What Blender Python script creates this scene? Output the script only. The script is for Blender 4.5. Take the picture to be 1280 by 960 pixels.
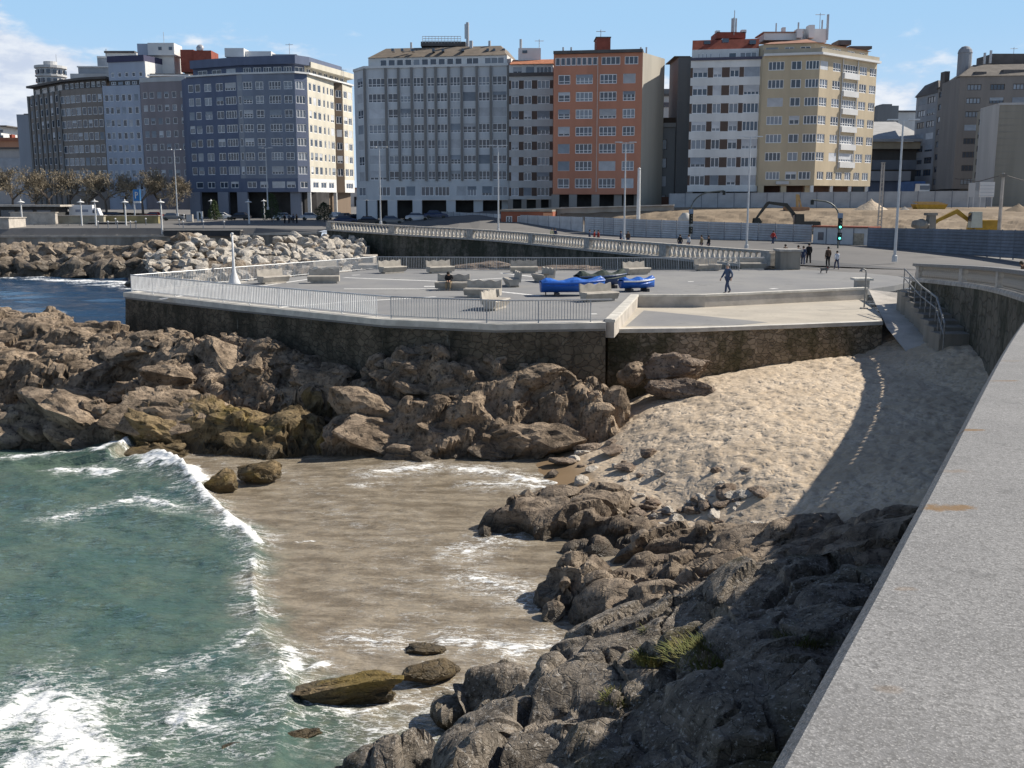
import bpy, bmesh, math, random
import numpy as np
from mathutils import Vector, Matrix, Euler
R = math.radians
rnd = random.Random(7)
for o in list(bpy.data.objects): bpy.data.objects.remove(o)
SC = bpy.context.scene
COL = SC.collection
# ---------------------------------------------------------------- camera
F, PITCH, CZ = 1300.0, R(10.03), 11.0
cam = bpy.data.cameras.new('camera'); cam.sensor_width = 36; cam.lens = 36*F/1280
cam.clip_start = 0.05; cam.clip_end = 9000
co = bpy.data.objects.new('camera', cam); COL.objects.link(co)
co.location = (0, 0, CZ); co.rotation_euler = (R(90)-PITCH, 0, 0)
SC.camera = co
# ---------------------------------------------------------------- light
SUN_EL, SUN_AZ = R(40), R(72)          # azimuth measured from +Y towards +X
S = Vector((math.sin(SUN_AZ)*math.cos(SUN_EL), math.cos(SUN_AZ)*math.cos(SUN_EL), math.sin(SUN_EL)))
sun = bpy.data.lights.new('sun', 'SUN'); sun.energy = 5.0; sun.angle = R(0.53); sun.color = (1.0, .93, .82)
so = bpy.data.objects.new('sun', sun); COL.objects.link(so); so.rotation_euler = S.to_track_quat('Z', 'Y').to_euler()
so.location = (60, 20, 80)
W = bpy.data.worlds.new('World'); SC.world = W; W.use_nodes = True
nt = W.node_tree; nt.nodes.clear()
def nd(nt, t, **k):
    n = nt.nodes.new(t)
    for a, b in k.items():
        if a.startswith('i_'): n.inputs[a[2:].replace('_', ' ')].default_value = b
        else: setattr(n, a, b)
    return n
def lk(nt, a, b): nt.links.new(a, b)
def mth(nt, op, a, b=None, clamp=False):
    n = nt.nodes.new('ShaderNodeMath'); n.operation = op; n.use_clamp = clamp
    for i, v in enumerate((a, b)):
        if v is None: continue
        if isinstance(v, (int, float)): n.inputs[i].default_value = v
        else: nt.links.new(v, n.inputs[i])
    return n.outputs[0]
def maprange(nt, v, a, b, c=0.0, d=1.0, smooth=True):
    n = nt.nodes.new('ShaderNodeMapRange'); n.interpolation_type = 'SMOOTHSTEP' if smooth else 'LINEAR'
    nt.links.new(v, n.inputs[0])
    for i, x in enumerate((a, b, c, d)): n.inputs[i+1].default_value = x
    return n.outputs[0]
def mix(nt, f, a, b, blend='MIX'):
    n = nt.nodes.new('ShaderNodeMix'); n.data_type = 'RGBA'; n.blend_type = blend
    for i, v in ((0, f), (6, a), (7, b)):
        if isinstance(v, (int, float)): n.inputs[i].default_value = v
        elif isinstance(v, tuple): n.inputs[i].default_value = v if len(v) == 4 else v+(1,)
        else: nt.links.new(v, n.inputs[i])
    return n.outputs[2]
sky = nd(nt, 'ShaderNodeTexSky', sky_type='NISHITA', sun_disc=False, sun_elevation=SUN_EL, sun_rotation=SUN_AZ,
         air_density=1.0, dust_density=.15, ozone_density=2.2, altitude=0)
tc = nd(nt, 'ShaderNodeTexCoord')
mp = nd(nt, 'ShaderNodeMapping'); mp.inputs['Scale'].default_value = (1, 1, 2.6); mp.inputs['Location'].default_value = (.3, .1, .02)
lk(nt, tc.outputs['Generated'], mp.inputs[0])
n1 = nd(nt, 'ShaderNodeTexNoise', i_Scale=5.5, i_Detail=9, i_Roughness=.55); lk(nt, mp.outputs[0], n1.inputs[0])
n2 = nd(nt, 'ShaderNodeTexNoise', i_Scale=22, i_Detail=6, i_Roughness=.6); lk(nt, mp.outputs[0], n2.inputs[0])
sp = nd(nt, 'ShaderNodeSeparateXYZ'); lk(nt, tc.outputs['Generated'], sp.inputs[0])
left = maprange(nt, sp.outputs[0], -.12, -.46)           # cloud bank stands over the sea side
right = maprange(nt, sp.outputs[0], .28, .46)
elev = maprange(nt, sp.outputs[2], .05, .17, 1, 0)
cov = mth(nt, 'ADD', mth(nt, 'MULTIPLY', left, .42), mth(nt, 'MULTIPLY', right, .16))
cov = mth(nt, 'MULTIPLY', mth(nt, 'ADD', cov, .17), elev)
den = mth(nt, 'ADD', n1.outputs[0], cov)
den = mth(nt, 'ADD', den, mth(nt, 'MULTIPLY', mth(nt, 'SUBTRACT', n2.outputs[0], .5), .16))
dmask = maprange(nt, den, .62, .76, 0, .85)
shade = maprange(nt, n2.outputs[0], .35, .65)
ccol = mix(nt, shade, (3.1, 3.4, 4.1), (4.6, 4.7, 4.9))
up = maprange(nt, sp.outputs[2], .16, .45, 1.0, .0)
skyc = mix(nt, 1.0, sky.outputs[0], (.50, .46, .46), 'MULTIPLY')
skyc = mix(nt, up, skyc, (1.95, 3.2, 4.6))
hz = maprange(nt, sp.outputs[2], .0, .17, .95, .0)
skyc = mix(nt, hz, skyc, (3.2, 3.9, 4.7))
wc = mix(nt, dmask, skyc, ccol)
bg = nd(nt, 'ShaderNodeBackground', i_Strength=.15); lk(nt, wc, bg.inputs[0])
ow = nd(nt, 'ShaderNodeOutputWorld'); lk(nt, bg.outputs[0], ow.inputs[0])
SC.view_settings.view_transform = 'Standard'; SC.view_settings.look = 'None'
SC.view_settings.exposure = 0.4; SC.view_settings.gamma = 1.0; SC.view_settings.use_curve_mapping = False
SC.render.engine = 'CYCLES'
SC.cycles.max_bounces = 6
# ---------------------------------------------------------------- picture -> place
cp, sn = math.cos(PITCH), math.sin(PITCH)
def ray(u, v):
    a, b = (u-640)/F, (v-480)/F
    return Vector((a, cp-b*sn, -sn-b*cp))
def at(u, v, Y):
    d = ray(u, v); t = Y/d.y
    return Vector((d.x*t, Y, CZ+d.z*t))
def onz(u, v, z):
    d = ray(u, v); t = (z-CZ)/d.z
    return Vector((d.x*t, d.y*t, z))
# ---------------------------------------------------------------- objects
def tag(o, label=None, cat=None, group=None, kind=None):
    if label: o['label'] = label
    if cat: o['category'] = cat
    if group: o['group'] = group
    if kind: o['kind'] = kind
    return o
def thing(name, label, cat, loc=(0, 0, 0), rz=0, group=None):
    o = bpy.data.objects.new(name, None); COL.objects.link(o); o.empty_display_size = .5
    o.location = loc; o.rotation_euler = (0, 0, rz)
    return tag(o, label, cat, group)
def link(name, me, parent=None, loc=None, rz=0):
    o = bpy.data.objects.new(name, me); COL.objects.link(o)
    if parent is not None: o.parent = parent
    if loc is not None: o.location = loc
    if rz: o.rotation_euler = (0, 0, rz)
    return o
KIDS = {}
def copy_tree(o, parent=None):
    c = o.copy(); COL.objects.link(c)
    if parent is not None: c.parent = parent
    for ch in list(o.children): copy_tree(ch, c)
    return c
class MB:
    def __init__(s): s.v = []; s.f = []; s.m = []; s.sm = []
    def add(s, vs, fs, m=0, smooth=False):
        b = len(s.v); s.v += [tuple(p) for p in vs]
        for f in fs: s.f.append(tuple(b+i for i in f)); s.m.append(m); s.sm.append(smooth)
        return s
    def box(s, c, d, rz=0, m=0, taper=1.0):
        x, y, z = d[0]/2, d[1]/2, d[2]/2; ca, sa = math.cos(rz), math.sin(rz); vs = []
        for k, (i, j) in ((-1, (-1, -1)), (-1, (1, -1)), (-1, (1, 1)), (-1, (-1, 1)), (1, (-1, -1)), (1, (1, -1)), (1, (1, 1)), (1, (-1, 1))):
            t = taper if k > 0 else 1
            px, py = i*x*t, j*y*t
            vs.append((c[0]+px*ca-py*sa, c[1]+px*sa+py*ca, c[2]+k*z))
        return s.add(vs, [(0, 3, 2, 1), (4, 5, 6, 7), (0, 1, 5, 4), (1, 2, 6, 5), (2, 3, 7, 6), (3, 0, 4, 7)], m)
    def bar(s, a, b, w, d=None, m=0):
        return s.tube([a, b], [w/2*1.414]*2, 4, m, rot=math.pi/4)
    def tube(s, path, rad, n=8, m=0, cap=True, smooth=False, rot=0):
        path = [Vector(p) for p in path]; rings = []
        if isinstance(rad, (int, float)): rad = [rad]*len(path)
        for i, p in enumerate(path):
            t = (path[min(i+1, len(path)-1)]-path[max(i-1, 0)]).normalized()
            up = Vector((0, 0, 1)) if abs(t.z) < .9 else Vector((1, 0, 0))
            a = t.cross(up).normalized(); b = t.cross(a).normalized()
            rings.append([p+(a*math.cos(rot+2*math.pi*k/n)+b*math.sin(rot+2*math.pi*k/n))*rad[i] for k in range(n)])
        vs = [q for r in rings for q in r]; fs = []
        for i in range(len(path)-1):
            for k in range(n):
                a0 = i*n+k; a1 = i*n+(k+1) % n
                fs.append((a0, a0+n, a1+n, a1))
        if cap: fs.append(tuple(range(n))); fs.append(tuple(range(len(vs)-1, len(vs)-1-n, -1)))
        return s.add(vs, fs, m, smooth)
    def lathe(s, c, prof, n=12, m=0, smooth=True):
        vs = []; fs = []
        for r, z in prof:
            for k in range(n): vs.append((c[0]+r*math.cos(2*math.pi*k/n), c[1]+r*math.sin(2*math.pi*k/n), c[2]+z))
        for i in range(len(prof)-1):
            for k in range(n): fs.append((i*n+k, i*n+(k+1) % n, (i+1)*n+(k+1) % n, (i+1)*n+k))
        fs.append(tuple(range(n-1, -1, -1))); fs.append(tuple(range(len(vs)-n, len(vs))))
        return s.add(vs, fs, m, smooth)
    def prism(s, poly, z0, z1, m=0):
        n = len(poly); a = sum(poly[i][0]*poly[(i+1) % n][1]-poly[(i+1) % n][0]*poly[i][1] for i in range(n))
        if a < 0: poly = poly[::-1]
        vs = [(p[0], p[1], z0) for p in poly]+[(p[0], p[1], z1) for p in poly]
        fs = [tuple(range(n-1, -1, -1)), tuple(range(n, 2*n))]+[(i, (i+1) % n, n+(i+1) % n, n+i) for i in range(n)]
        return s.add(vs, fs, m)
    def frustum(s, p0, z0, p1, z1, m=0):
        n = len(p0); a = sum(p0[i][0]*p0[(i+1) % n][1]-p0[(i+1) % n][0]*p0[i][1] for i in range(n))
        if a < 0: p0 = p0[::-1]; p1 = p1[::-1]
        vs = [(p[0], p[1], z0) for p in p0]+[(p[0], p[1], z1) for p in p1]
        fs = [tuple(range(n-1, -1, -1)), tuple(range(n, 2*n))]+[(i, (i+1) % n, n+(i+1) % n, n+i) for i in range(n)]
        return s.add(vs, fs, m)
    def sweep(s, path, prof, m=0, closed=True, cap=True):
        # path: list of Vectors; prof: (offset to the left, dz) pairs, or absolute z as ('abs', z)
        path = [Vector(p) for p in path]; n = len(prof); vs = []; fs = []
        for i, p in enumerate(path):
            t = path[min(i+1, len(path)-1)]-path[max(i-1, 0)]; t.z = 0; t.normalize()
            nl = Vector((-t.y, t.x, 0))
            for o, dz in prof:
                q = p+nl*o
                vs.append((q.x, q.y, dz[1] if isinstance(dz, tuple) else p.z+dz))
        for i in range(len(path)-1):
            for k in range(n if closed else n-1):
                a0 = i*n+k; a1 = i*n+(k+1) % n
                fs.append((a0, a0+n, a1+n, a1))
        if cap and closed: fs.append(tuple(range(n))); fs.append(tuple(range(len(vs)-1, len(vs)-1-n, -1)))
        return s.add(vs, fs, m)
    def mesh(s, name, mats, off=None):
        me = bpy.data.meshes.new(name)
        v = s.v if off is None else [(x-off[0], y-off[1], z-off[2]) for x, y, z in s.v]
        me.from_pydata(v, [], s.f)
        for m in (mats if isinstance(mats, (list, tuple)) else [mats]): me.materials.append(m)
        me.polygons.foreach_set('material_index', s.m); me.polygons.foreach_set('use_smooth', s.sm)
        bm = bmesh.new(); bm.from_mesh(me); bmesh.ops.recalc_face_normals(bm, faces=bm.faces); bm.to_mesh(me); bm.free()
        me.update(); return me
    def build(s, name, mats, parent=None, world=False):
        off = parent.location if (world and parent is not None) else None
        return link(name, s.mesh(name, mats, off), parent)
def smooth_path(pts, n=8):
    pts = [Vector(p) for p in pts]; out = []
    for i in range(len(pts)-1):
        p0, p1, p2, p3 = pts[max(i-1, 0)], pts[i], pts[i+1], pts[min(i+2, len(pts)-1)]
        for k in range(n):
            t = k/n
            out.append(.5*((2*p1)+(p2-p0)*t+(2*p0-5*p1+4*p2-p3)*t*t+(3*p1-p0-3*p2+p3)*t**3))
    out.append(pts[-1]); return out
def walk(path, step, start=0.0):
    # points every `step` along a polyline, with heading
    out = []; d = start; acc = 0
    for a, b in zip(path[:-1], path[1:]):
        L = (b-a).length
        while d <= acc+L and L > 0:
            t = (d-acc)/L; q = a.lerp(b, t); out.append((q, math.atan2(b.y-a.y, b.x-a.x), d)); d += step
        acc += L
    return out
# ---------------------------------------------------------------- numpy noise
def _h(ix, iy, iz, s):
    n = (ix.astype(np.int64)*374761393+iy.astype(np.int64)*668265263+iz.astype(np.int64)*1274126177+s*974711) & 0xffffffff
    n = ((n ^ (n >> 13))*1274126177) & 0xffffffff
    n = ((n ^ (n >> 16))*2246822519) & 0xffffffff
    return ((n ^ (n >> 15)) & 0xffffff)/float(0xffffff)
def vnoise(p, s=0):
    i = np.floor(p).astype(np.int64); f = p-i; f = f*f*(3-2*f); r = 0
    for dx in (0, 1):
        for dy in (0, 1):
            for dz in (0, 1):
                w = (f[:, 0] if dx else 1-f[:, 0])*(f[:, 1] if dy else 1-f[:, 1])*(f[:, 2] if dz else 1-f[:, 2])
                r = r+w*_h(i[:, 0]+dx, i[:, 1]+dy, i[:, 2]+dz, s)
    return r
def fbm(p, o=4, s=0):
    r = 0; a = .5; t = 0
    for k in range(o): r = r+a*vnoise(p*2**k+17.3*k, s+k); t += a; a *= .5
    return r/t-.5
def voro(p, s=0):
    i = np.floor(p).astype(np.int64); f1 = np.full(len(p), 9.); f2 = np.full(len(p), 9.); idr = np.zeros(len(p))
    vec = np.zeros_like(p)
    for dx in (-1, 0, 1):
        for dy in (-1, 0, 1):
            for dz in (-1, 0, 1):
                c = i+np.array([dx, dy, dz])
                q = np.stack([c[:, 0]+_h(c[:, 0], c[:, 1], c[:, 2], s+1), c[:, 1]+_h(c[:, 0], c[:, 1], c[:, 2], s+2), c[:, 2]+_h(c[:, 0], c[:, 1], c[:, 2], s+3)], 1)
                dv = p-q; d = np.sqrt((dv**2).sum(1)); h = _h(c[:, 0], c[:, 1], c[:, 2], s+4)
                near = d < f1
                f2 = np.where(near, f1, np.minimum(f2, d)); idr = np.where(near, h, idr); vec = np.where(near[:, None], dv, vec); f1 = np.where(near, d, f1)
    return f1, f2, idr, vec
def grid_mesh(name, X, Y, Z, mats, attrs=None, keep=None, smooth=True):
    ny, nx = X.shape; V = np.stack([X, Y, Z], -1).reshape(-1, 3).astype(np.float32)
    idx = np.arange(nx*ny).reshape(ny, nx)
    q = np.stack([idx[:-1, :-1], idx[:-1, 1:], idx[1:, 1:], idx[1:, :-1]], -1).reshape(-1, 4)
    if keep is not None:
        k = keep.reshape(-1); q = q[k[q].any(1)]
        used = np.unique(q); mp_ = np.full(nx*ny, -1); mp_[used] = np.arange(len(used)); q = mp_[q]; V = V[used]
        if attrs: attrs = {a: b.reshape(-1)[used] for a, b in attrs.items()}
    me = bpy.data.meshes.new(name); me.vertices.add(len(V)); me.vertices.foreach_set('co', V.ravel())
    me.loops.add(q.size); me.loops.foreach_set('vertex_index', q.ravel().astype(np.int32))
    me.polygons.add(len(q)); me.polygons.foreach_set('loop_start', np.arange(0, q.size, 4, dtype=np.int32))
    try: me.polygons.foreach_set('loop_total', np.full(len(q), 4, dtype=np.int32))
    except Exception: pass
    me.update(calc_edges=True); me.validate()
    me.polygons.foreach_set('use_smooth', np.full(len(me.polygons), smooth))
    for a, b in (attrs or {}).items():
        at_ = me.attributes.new(a, 'FLOAT', 'POINT'); at_.data.foreach_set('value', b.reshape(-1).astype(np.float32))
    for m in (mats if isinstance(mats, (list, tuple)) else [mats]): me.materials.append(m)
    return me
# ---------------------------------------------------------------- materials
def newmat(name):
    m = bpy.data.materials.new(name); m.use_nodes = True; t = m.node_tree; t.nodes.clear()
    b = t.nodes.new('ShaderNodeBsdfPrincipled'); o = t.nodes.new('ShaderNodeOutputMaterial'); t.links.new(b.outputs[0], o.inputs[0])
    return m, t, b
def coords(t, which='Object', scale=None):
    c = t.nodes.new('ShaderNodeTexCoord')
    if which == 'World':
        g = t.nodes.new('ShaderNodeNewGeometry'); s = g.outputs['Position']
    else: s = c.outputs[which]
    if scale:
        m = t.nodes.new('ShaderNodeMapping'); m.inputs['Scale'].default_value = scale; t.links.new(s, m.inputs[0]); s = m.outputs[0]
    return s
def noise(t, s, scale, detail=4, rough=.55, out=0):
    n = t.nodes.new('ShaderNodeTexNoise'); n.inputs['Scale'].default_value = scale; n.inputs['Detail'].default_value = detail; n.inputs['Roughness'].default_value = rough
    t.links.new(s, n.inputs[0]); return n.outputs[out]
def bump(t, b, h, strength, dist=.1, prev=None):
    n = t.nodes.new('ShaderNodeBump'); n.inputs['Strength'].default_value = strength; n.inputs['Distance'].default_value = dist
    t.links.new(h, n.inputs['Height'])
    if prev is not None: t.links.new(prev, n.inputs['Normal'])
    t.links.new(n.outputs[0], b.inputs['Normal']); return n.outputs[0]
_mc = {}
def mk(name, c, var=.15, sc=1.5, rough=.8, metal=0.0, bmp=0.0, bsc=20, spec=.3, streak=False, c2=None, obj_rand=0.0):
    if name in _mc: return _mc[name]
    m, t, b = newmat(name); b.inputs['Roughness'].default_value = rough; b.inputs['Metallic'].default_value = metal
    b.inputs['Specular IOR Level'].default_value = spec
    s = coords(t, 'Object', (1, 1, .15) if streak else None)
    n = noise(t, s, sc, 5, .6); f = maprange(t, n, .3, .7)
    lo = c2 if c2 else tuple(x*(1-var) for x in c); hi = tuple(min(1, x*(1+var*.6)) for x in c)
    col = mix(t, f, lo, hi)
    if obj_rand:
        oi = t.nodes.new('ShaderNodeObjectInfo')
        r = maprange(t, oi.outputs['Random'], 0, 1, 1-obj_rand, 1+obj_rand, False)
        cc = t.nodes.new('ShaderNodeCombineXYZ')
        for k in range(3): lk(t, r, cc.inputs[k])
        col = mix(t, 1.0, col, cc.outputs[0], 'MULTIPLY')
    lk(t, col, b.inputs['Base Color'])
    if bmp: bump(t, b, noise(t, coords(t), bsc, 4, .6), bmp, .05)
    _mc[name] = m; return m
# ================================================================ setting materials
def rock_mat(name, base, light, dark, lichen=None, grey=None, wet=.7, bs=1.0):
    m, t, b = newmat(name); b.inputs['Roughness'].default_value = .85; b.inputs['Specular IOR Level'].default_value = .25
    s = coords(t, 'World')
    n1 = noise(t, s, .9*bs, 6, .65); n2 = noise(t, s, 4.5*bs, 6, .7); n3 = noise(t, s, 22*bs, 5, .7)
    c = mix(t, maprange(t, n1, .35, .65), base, light)
    c = mix(t, maprange(t, n2, .48, .68), c, dark)
    c = mix(t, mth(t, 'MULTIPLY', maprange(t, n3, .5, .8), .55), c, light)
    if lichen:
        n4 = noise(t, s, .45, 4, .6); c = mix(t, mth(t, 'MULTIPLY', maprange(t, n4, .52, .66), .8), c, lichen)
    if grey:
        n5 = noise(t, s, 14, 5, .75); c = mix(t, maprange(t, n5, .56, .64), c, grey)
    x = t.nodes.new('ShaderNodeSeparateXYZ'); lk(t, s, x.inputs[0])
    z = mth(t, 'ADD', x.outputs[2], mth(t, 'MULTIPLY', mth(t, 'SUBTRACT', n2, .5), .8))
    w = maprange(t, z, wet*.5, wet)                               # tide mark: wet, weed-stained band at the water
    c = mix(t, w, mix(t, .6, c, (.03, .026, .018)), c)
    lk(t, c, b.inputs['Base Color'])
    lk(t, maprange(t, w, 0, 1, .35, .88), b.inputs['Roughness'])
    st = t.nodes.new('ShaderNodeMapping'); st.inputs['Scale'].default_value = (.7, 1.0, 2.4); st.inputs['Rotation'].default_value = (.3, .35, .5); lk(t, s, st.inputs[0])
    vo = t.nodes.new('ShaderNodeTexVoronoi'); vo.feature = 'DISTANCE_TO_EDGE'; vo.inputs['Scale'].default_value = 2.2*bs
    ds = t.nodes.new('ShaderNodeVectorMath'); ds.operation = 'ADD'; lk(t, st.outputs[0], ds.inputs[0])
    nn = t.nodes.new('ShaderNodeTexNoise'); nn.inputs['Scale'].default_value = 1.6; lk(t, s, nn.inputs[0]); lk(t, nn.outputs[1], ds.inputs[1])
    lk(t, ds.outputs[0], vo.inputs[0])
    cr = maprange(t, vo.outputs[0], 0, .05)
    h = mth(t, 'ADD', mth(t, 'MULTIPLY', n2, .8), mth(t, 'MULTIPLY', n3, .35)); h = mth(t, 'ADD', h, mth(t, 'MULTIPLY', cr, .25))
    bump(t, b, h, .9, .12); return m
M_HEAD = rock_mat('granite_brown', (.15, .112, .078), (.39, .30, .215), (.045, .036, .028), None, None, .55)
M_LICH = rock_mat('granite_ochre', (.115, .082, .042), (.29, .215, .12), (.04, .03, .018), (.18, .13, .035), None, .5)
M_NEAR = rock_mat('granite_grey', (.14, .12, .098), (.32, .275, .225), (.042, .036, .03), (.09, .075, .035), (.46, .43, .39), .5, 1.6)
M_SLOPE = rock_mat('granite_smooth', (.15, .115, .085), (.33, .265, .20), (.05, .04, .032), None, None, .5, 1.0)
M_BEACHROCK = rock_mat('granite_tan', (.19, .14, .105), (.34, .27, .21), (.07, .055, .045), None, None, .35, 1.6)
M_PALE = rock_mat('granite_pale', (.42, .38, .325), (.58, .53, .465), (.22, .19, .155), None, None, .2, 1.0)
M_BRK = rock_mat('granite_shore', (.16, .125, .09), (.34, .28, .22), (.045, .036, .028), None, None, 3.0, .6)

def sand_mat():
    m, t, b = newmat('sand'); s = coords(t, 'World'); b.inputs['Specular IOR Level'].default_value = .2
    n1 = noise(t, s, .5, 4); n2 = noise(t, s, 9, 4, .6)
    c = mix(t, maprange(t, n1, .3, .7), (.49, .40, .30), (.60, .505, .395)); c = mix(t, maprange(t, n2, .35, .75), c, (.45, .35, .24))
    x = t.nodes.new('ShaderNodeSeparateXYZ'); lk(t, s, x.inputs[0])
    z = mth(t, 'ADD', x.outputs[2], mth(t, 'MULTIPLY', mth(t, 'SUBTRACT', n1, .5), .25))
    w = maprange(t, z, .10, .40)
    c = mix(t, w, (.235, .165, .10), c); lk(t, c, b.inputs['Base Color'])
    lk(t, maprange(t, w, 0, 1, .35, .95), b.inputs['Roughness'])
    f = noise(t, s, 3.4, 4, .6); g = noise(t, s, 30, 3, .6)
    vo = t.nodes.new('ShaderNodeTexVoronoi'); vo.feature = 'SMOOTH_F1'; vo.inputs['Scale'].default_value = 4.2; wv = t.nodes.new('ShaderNodeVectorMath'); wv.operation = 'MULTIPLY_ADD'
    nn = t.nodes.new('ShaderNodeTexNoise'); nn.inputs['Scale'].default_value = 2.0; lk(t, s, nn.inputs[0]); lk(t, nn.outputs[1], wv.inputs[0]); wv.inputs[1].default_value = (.7, .7, 0); lk(t, s, wv.inputs[2]); lk(t, wv.outputs[0], vo.inputs[0])
    pr_ = mth(t, 'MULTIPLY', maprange(t, vo.outputs[0], .08, .5), maprange(t, n1, .3, .6, .5, 1.0))
    h = mth(t, 'ADD', mth(t, 'ADD', mth(t, 'MULTIPLY', f, .8), mth(t, 'MULTIPLY', pr_, .7)), mth(t, 'MULTIPLY', g, .12))
    bump(t, b, mth(t, 'MULTIPLY', h, w), .42, .12); return m
M_SAND = sand_mat()
def sea_mat():
    m, t, b = newmat('sea_water'); s = coords(t, 'World')
    def attr(n):
        a = t.nodes.new('ShaderNodeAttribute'); a.attribute_name = n; return a.outputs['Fac']
    n1 = noise(t, s, .35, 4, .6); n2 = noise(t, s, 1.6, 5, .65)
    st = t.nodes.new('ShaderNodeMapping'); st.inputs['Scale'].default_value = (.55, 1.5, 1); st.inputs['Rotation'].default_value = (0, 0, R(14)); lk(t, s, st.inputs[0])
    n3 = noise(t, st.outputs[0], 5.5, 6, .7)
    sh = mth(t, 'ADD', attr('shallow'), mth(t, 'MULTIPLY', mth(t, 'SUBTRACT', n2, .5), .5))
    sh = maprange(t, sh, .25, .85)
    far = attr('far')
    deep = mix(t, maprange(t, n1, .35, .65), (.06, .112, .095), (.105, .15, .115))
    deep = mix(t, mth(t, 'MULTIPLY', maprange(t, n2, .5, .7), .5), deep, (.07, .12, .075))
    c = mix(t, sh, deep, mix(t, maprange(t, noise(t, st.outputs[0], 1.1, 6, .65), .38, .62), (.19, .155, .11), (.325, .275, .205)))
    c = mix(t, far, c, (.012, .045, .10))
    fo = mth(t, 'ADD', attr('foam'), mth(t, 'MULTIPLY', mth(t, 'SUBTRACT', n3, .5), 2.3))
    fo = mth(t, 'ADD', fo, mth(t, 'MULTIPLY', mth(t, 'SUBTRACT', n2, .5), .7))
    fm = maprange(t, fo, .55, .95)
    # thin foam threads
    nr = noise(t, st.outputs[0], 1.5, 7, .62); nr2 = noise(t, st.outputs[0], 3.4, 6, .65)
    r1 = maprange(t, mth(t, 'ABSOLUTE', mth(t, 'SUBTRACT', nr, .5)), .022, .0); r2 = maprange(t, mth(t, 'ABSOLUTE', mth(t, 'SUBTRACT', nr2, .48)), .02, .0)
    thr = mth(t, 'MAXIMUM', r1, mth(t, 'MULTIPLY', r2, .7))
    thr = mth(t, 'MULTIPLY', thr, maprange(t, mth(t, 'ADD', attr('lace'), mth(t, 'MULTIPLY', mth(t, 'SUBTRACT', n2, .5), 1.3)), .35, .9))
    fm = mth(t, 'MAXIMUM', fm, mth(t, 'MULTIPLY', thr, .75))
    c = mix(t, fm, c, (.86, .87, .86)); lk(t, c, b.inputs['Base Color'])
    lk(t, maprange(t, fm, 0, 1, .05, .8), b.inputs['Roughness']); b.inputs['Specular IOR Level'].default_value = .7
    b.inputs['IOR'].default_value = 1.33
    h1 = noise(t, st.outputs[0], 2.2, 5, .6); h2 = noise(t, st.outputs[0], 9, 4, .6)
    p = bump(t, b, h1, .8, .22); bump(t, b, mth(t, 'ADD', h2, mth(t, 'MULTIPLY', fm, .5)), .35, .05, p); return m
M_SEA = sea_mat()
def asphalt(name, c, c2, sc=.25, grain=30):
    m, t, b = newmat(name); s = coords(t, 'World'); b.inputs['Roughness'].default_value = .9; b.inputs['Specular IOR Level'].default_value = .25
    n1 = noise(t, s, sc, 5, .6); n2 = noise(t, s, grain, 3, .6); n3 = noise(t, s, sc*4, 6, .7)
    k = mix(t, maprange(t, n1, .35, .65), c, c2); k = mix(t, mth(t, 'MULTIPLY', maprange(t, n3, .52, .68), .55), k, tuple(x*.68 for x in c))
    k = mix(t, mth(t, 'MULTIPLY', n2, .35), k, tuple(x*.6 for x in c)); lk(t, k, b.inputs['Base Color'])
    bump(t, b, n2, .25, .02); return m
M_PLAZA = asphalt('plaza_asphalt', (.225, .225, .228), (.28, .275, .265))
M_ROAD = asphalt('road_asphalt', (.10, .10, .105), (.14, .14, .14))
M_PAVE = asphalt('paving', (.30, .285, .26), (.38, .36, .33))
M_DIRT = asphalt('dirt', (.215, .165, .115), (.31, .245, .175), .12, 4)
M_GROUND = asphalt('city_ground', (.16, .155, .15), (.22, .21, .20), .05, 2)
M_LINE = mk('white_paint', (.72, .71, .68), .25, 6)
M_DRIFT = asphalt('sandy_concrete', (.43, .39, .33), (.52, .47, .39), .5, 8)
M_CONC = mk('concrete', (.46, .42, .37), .25, .8, bmp=.3)
M_CONCD = mk('concrete_dark', (.24, .22, .19), .35, .6, bmp=.3, streak=True)
M_KERB = mk('pale_stone_edge', (.58, .55, .49), .2, 1.5, bmp=.2)
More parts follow.
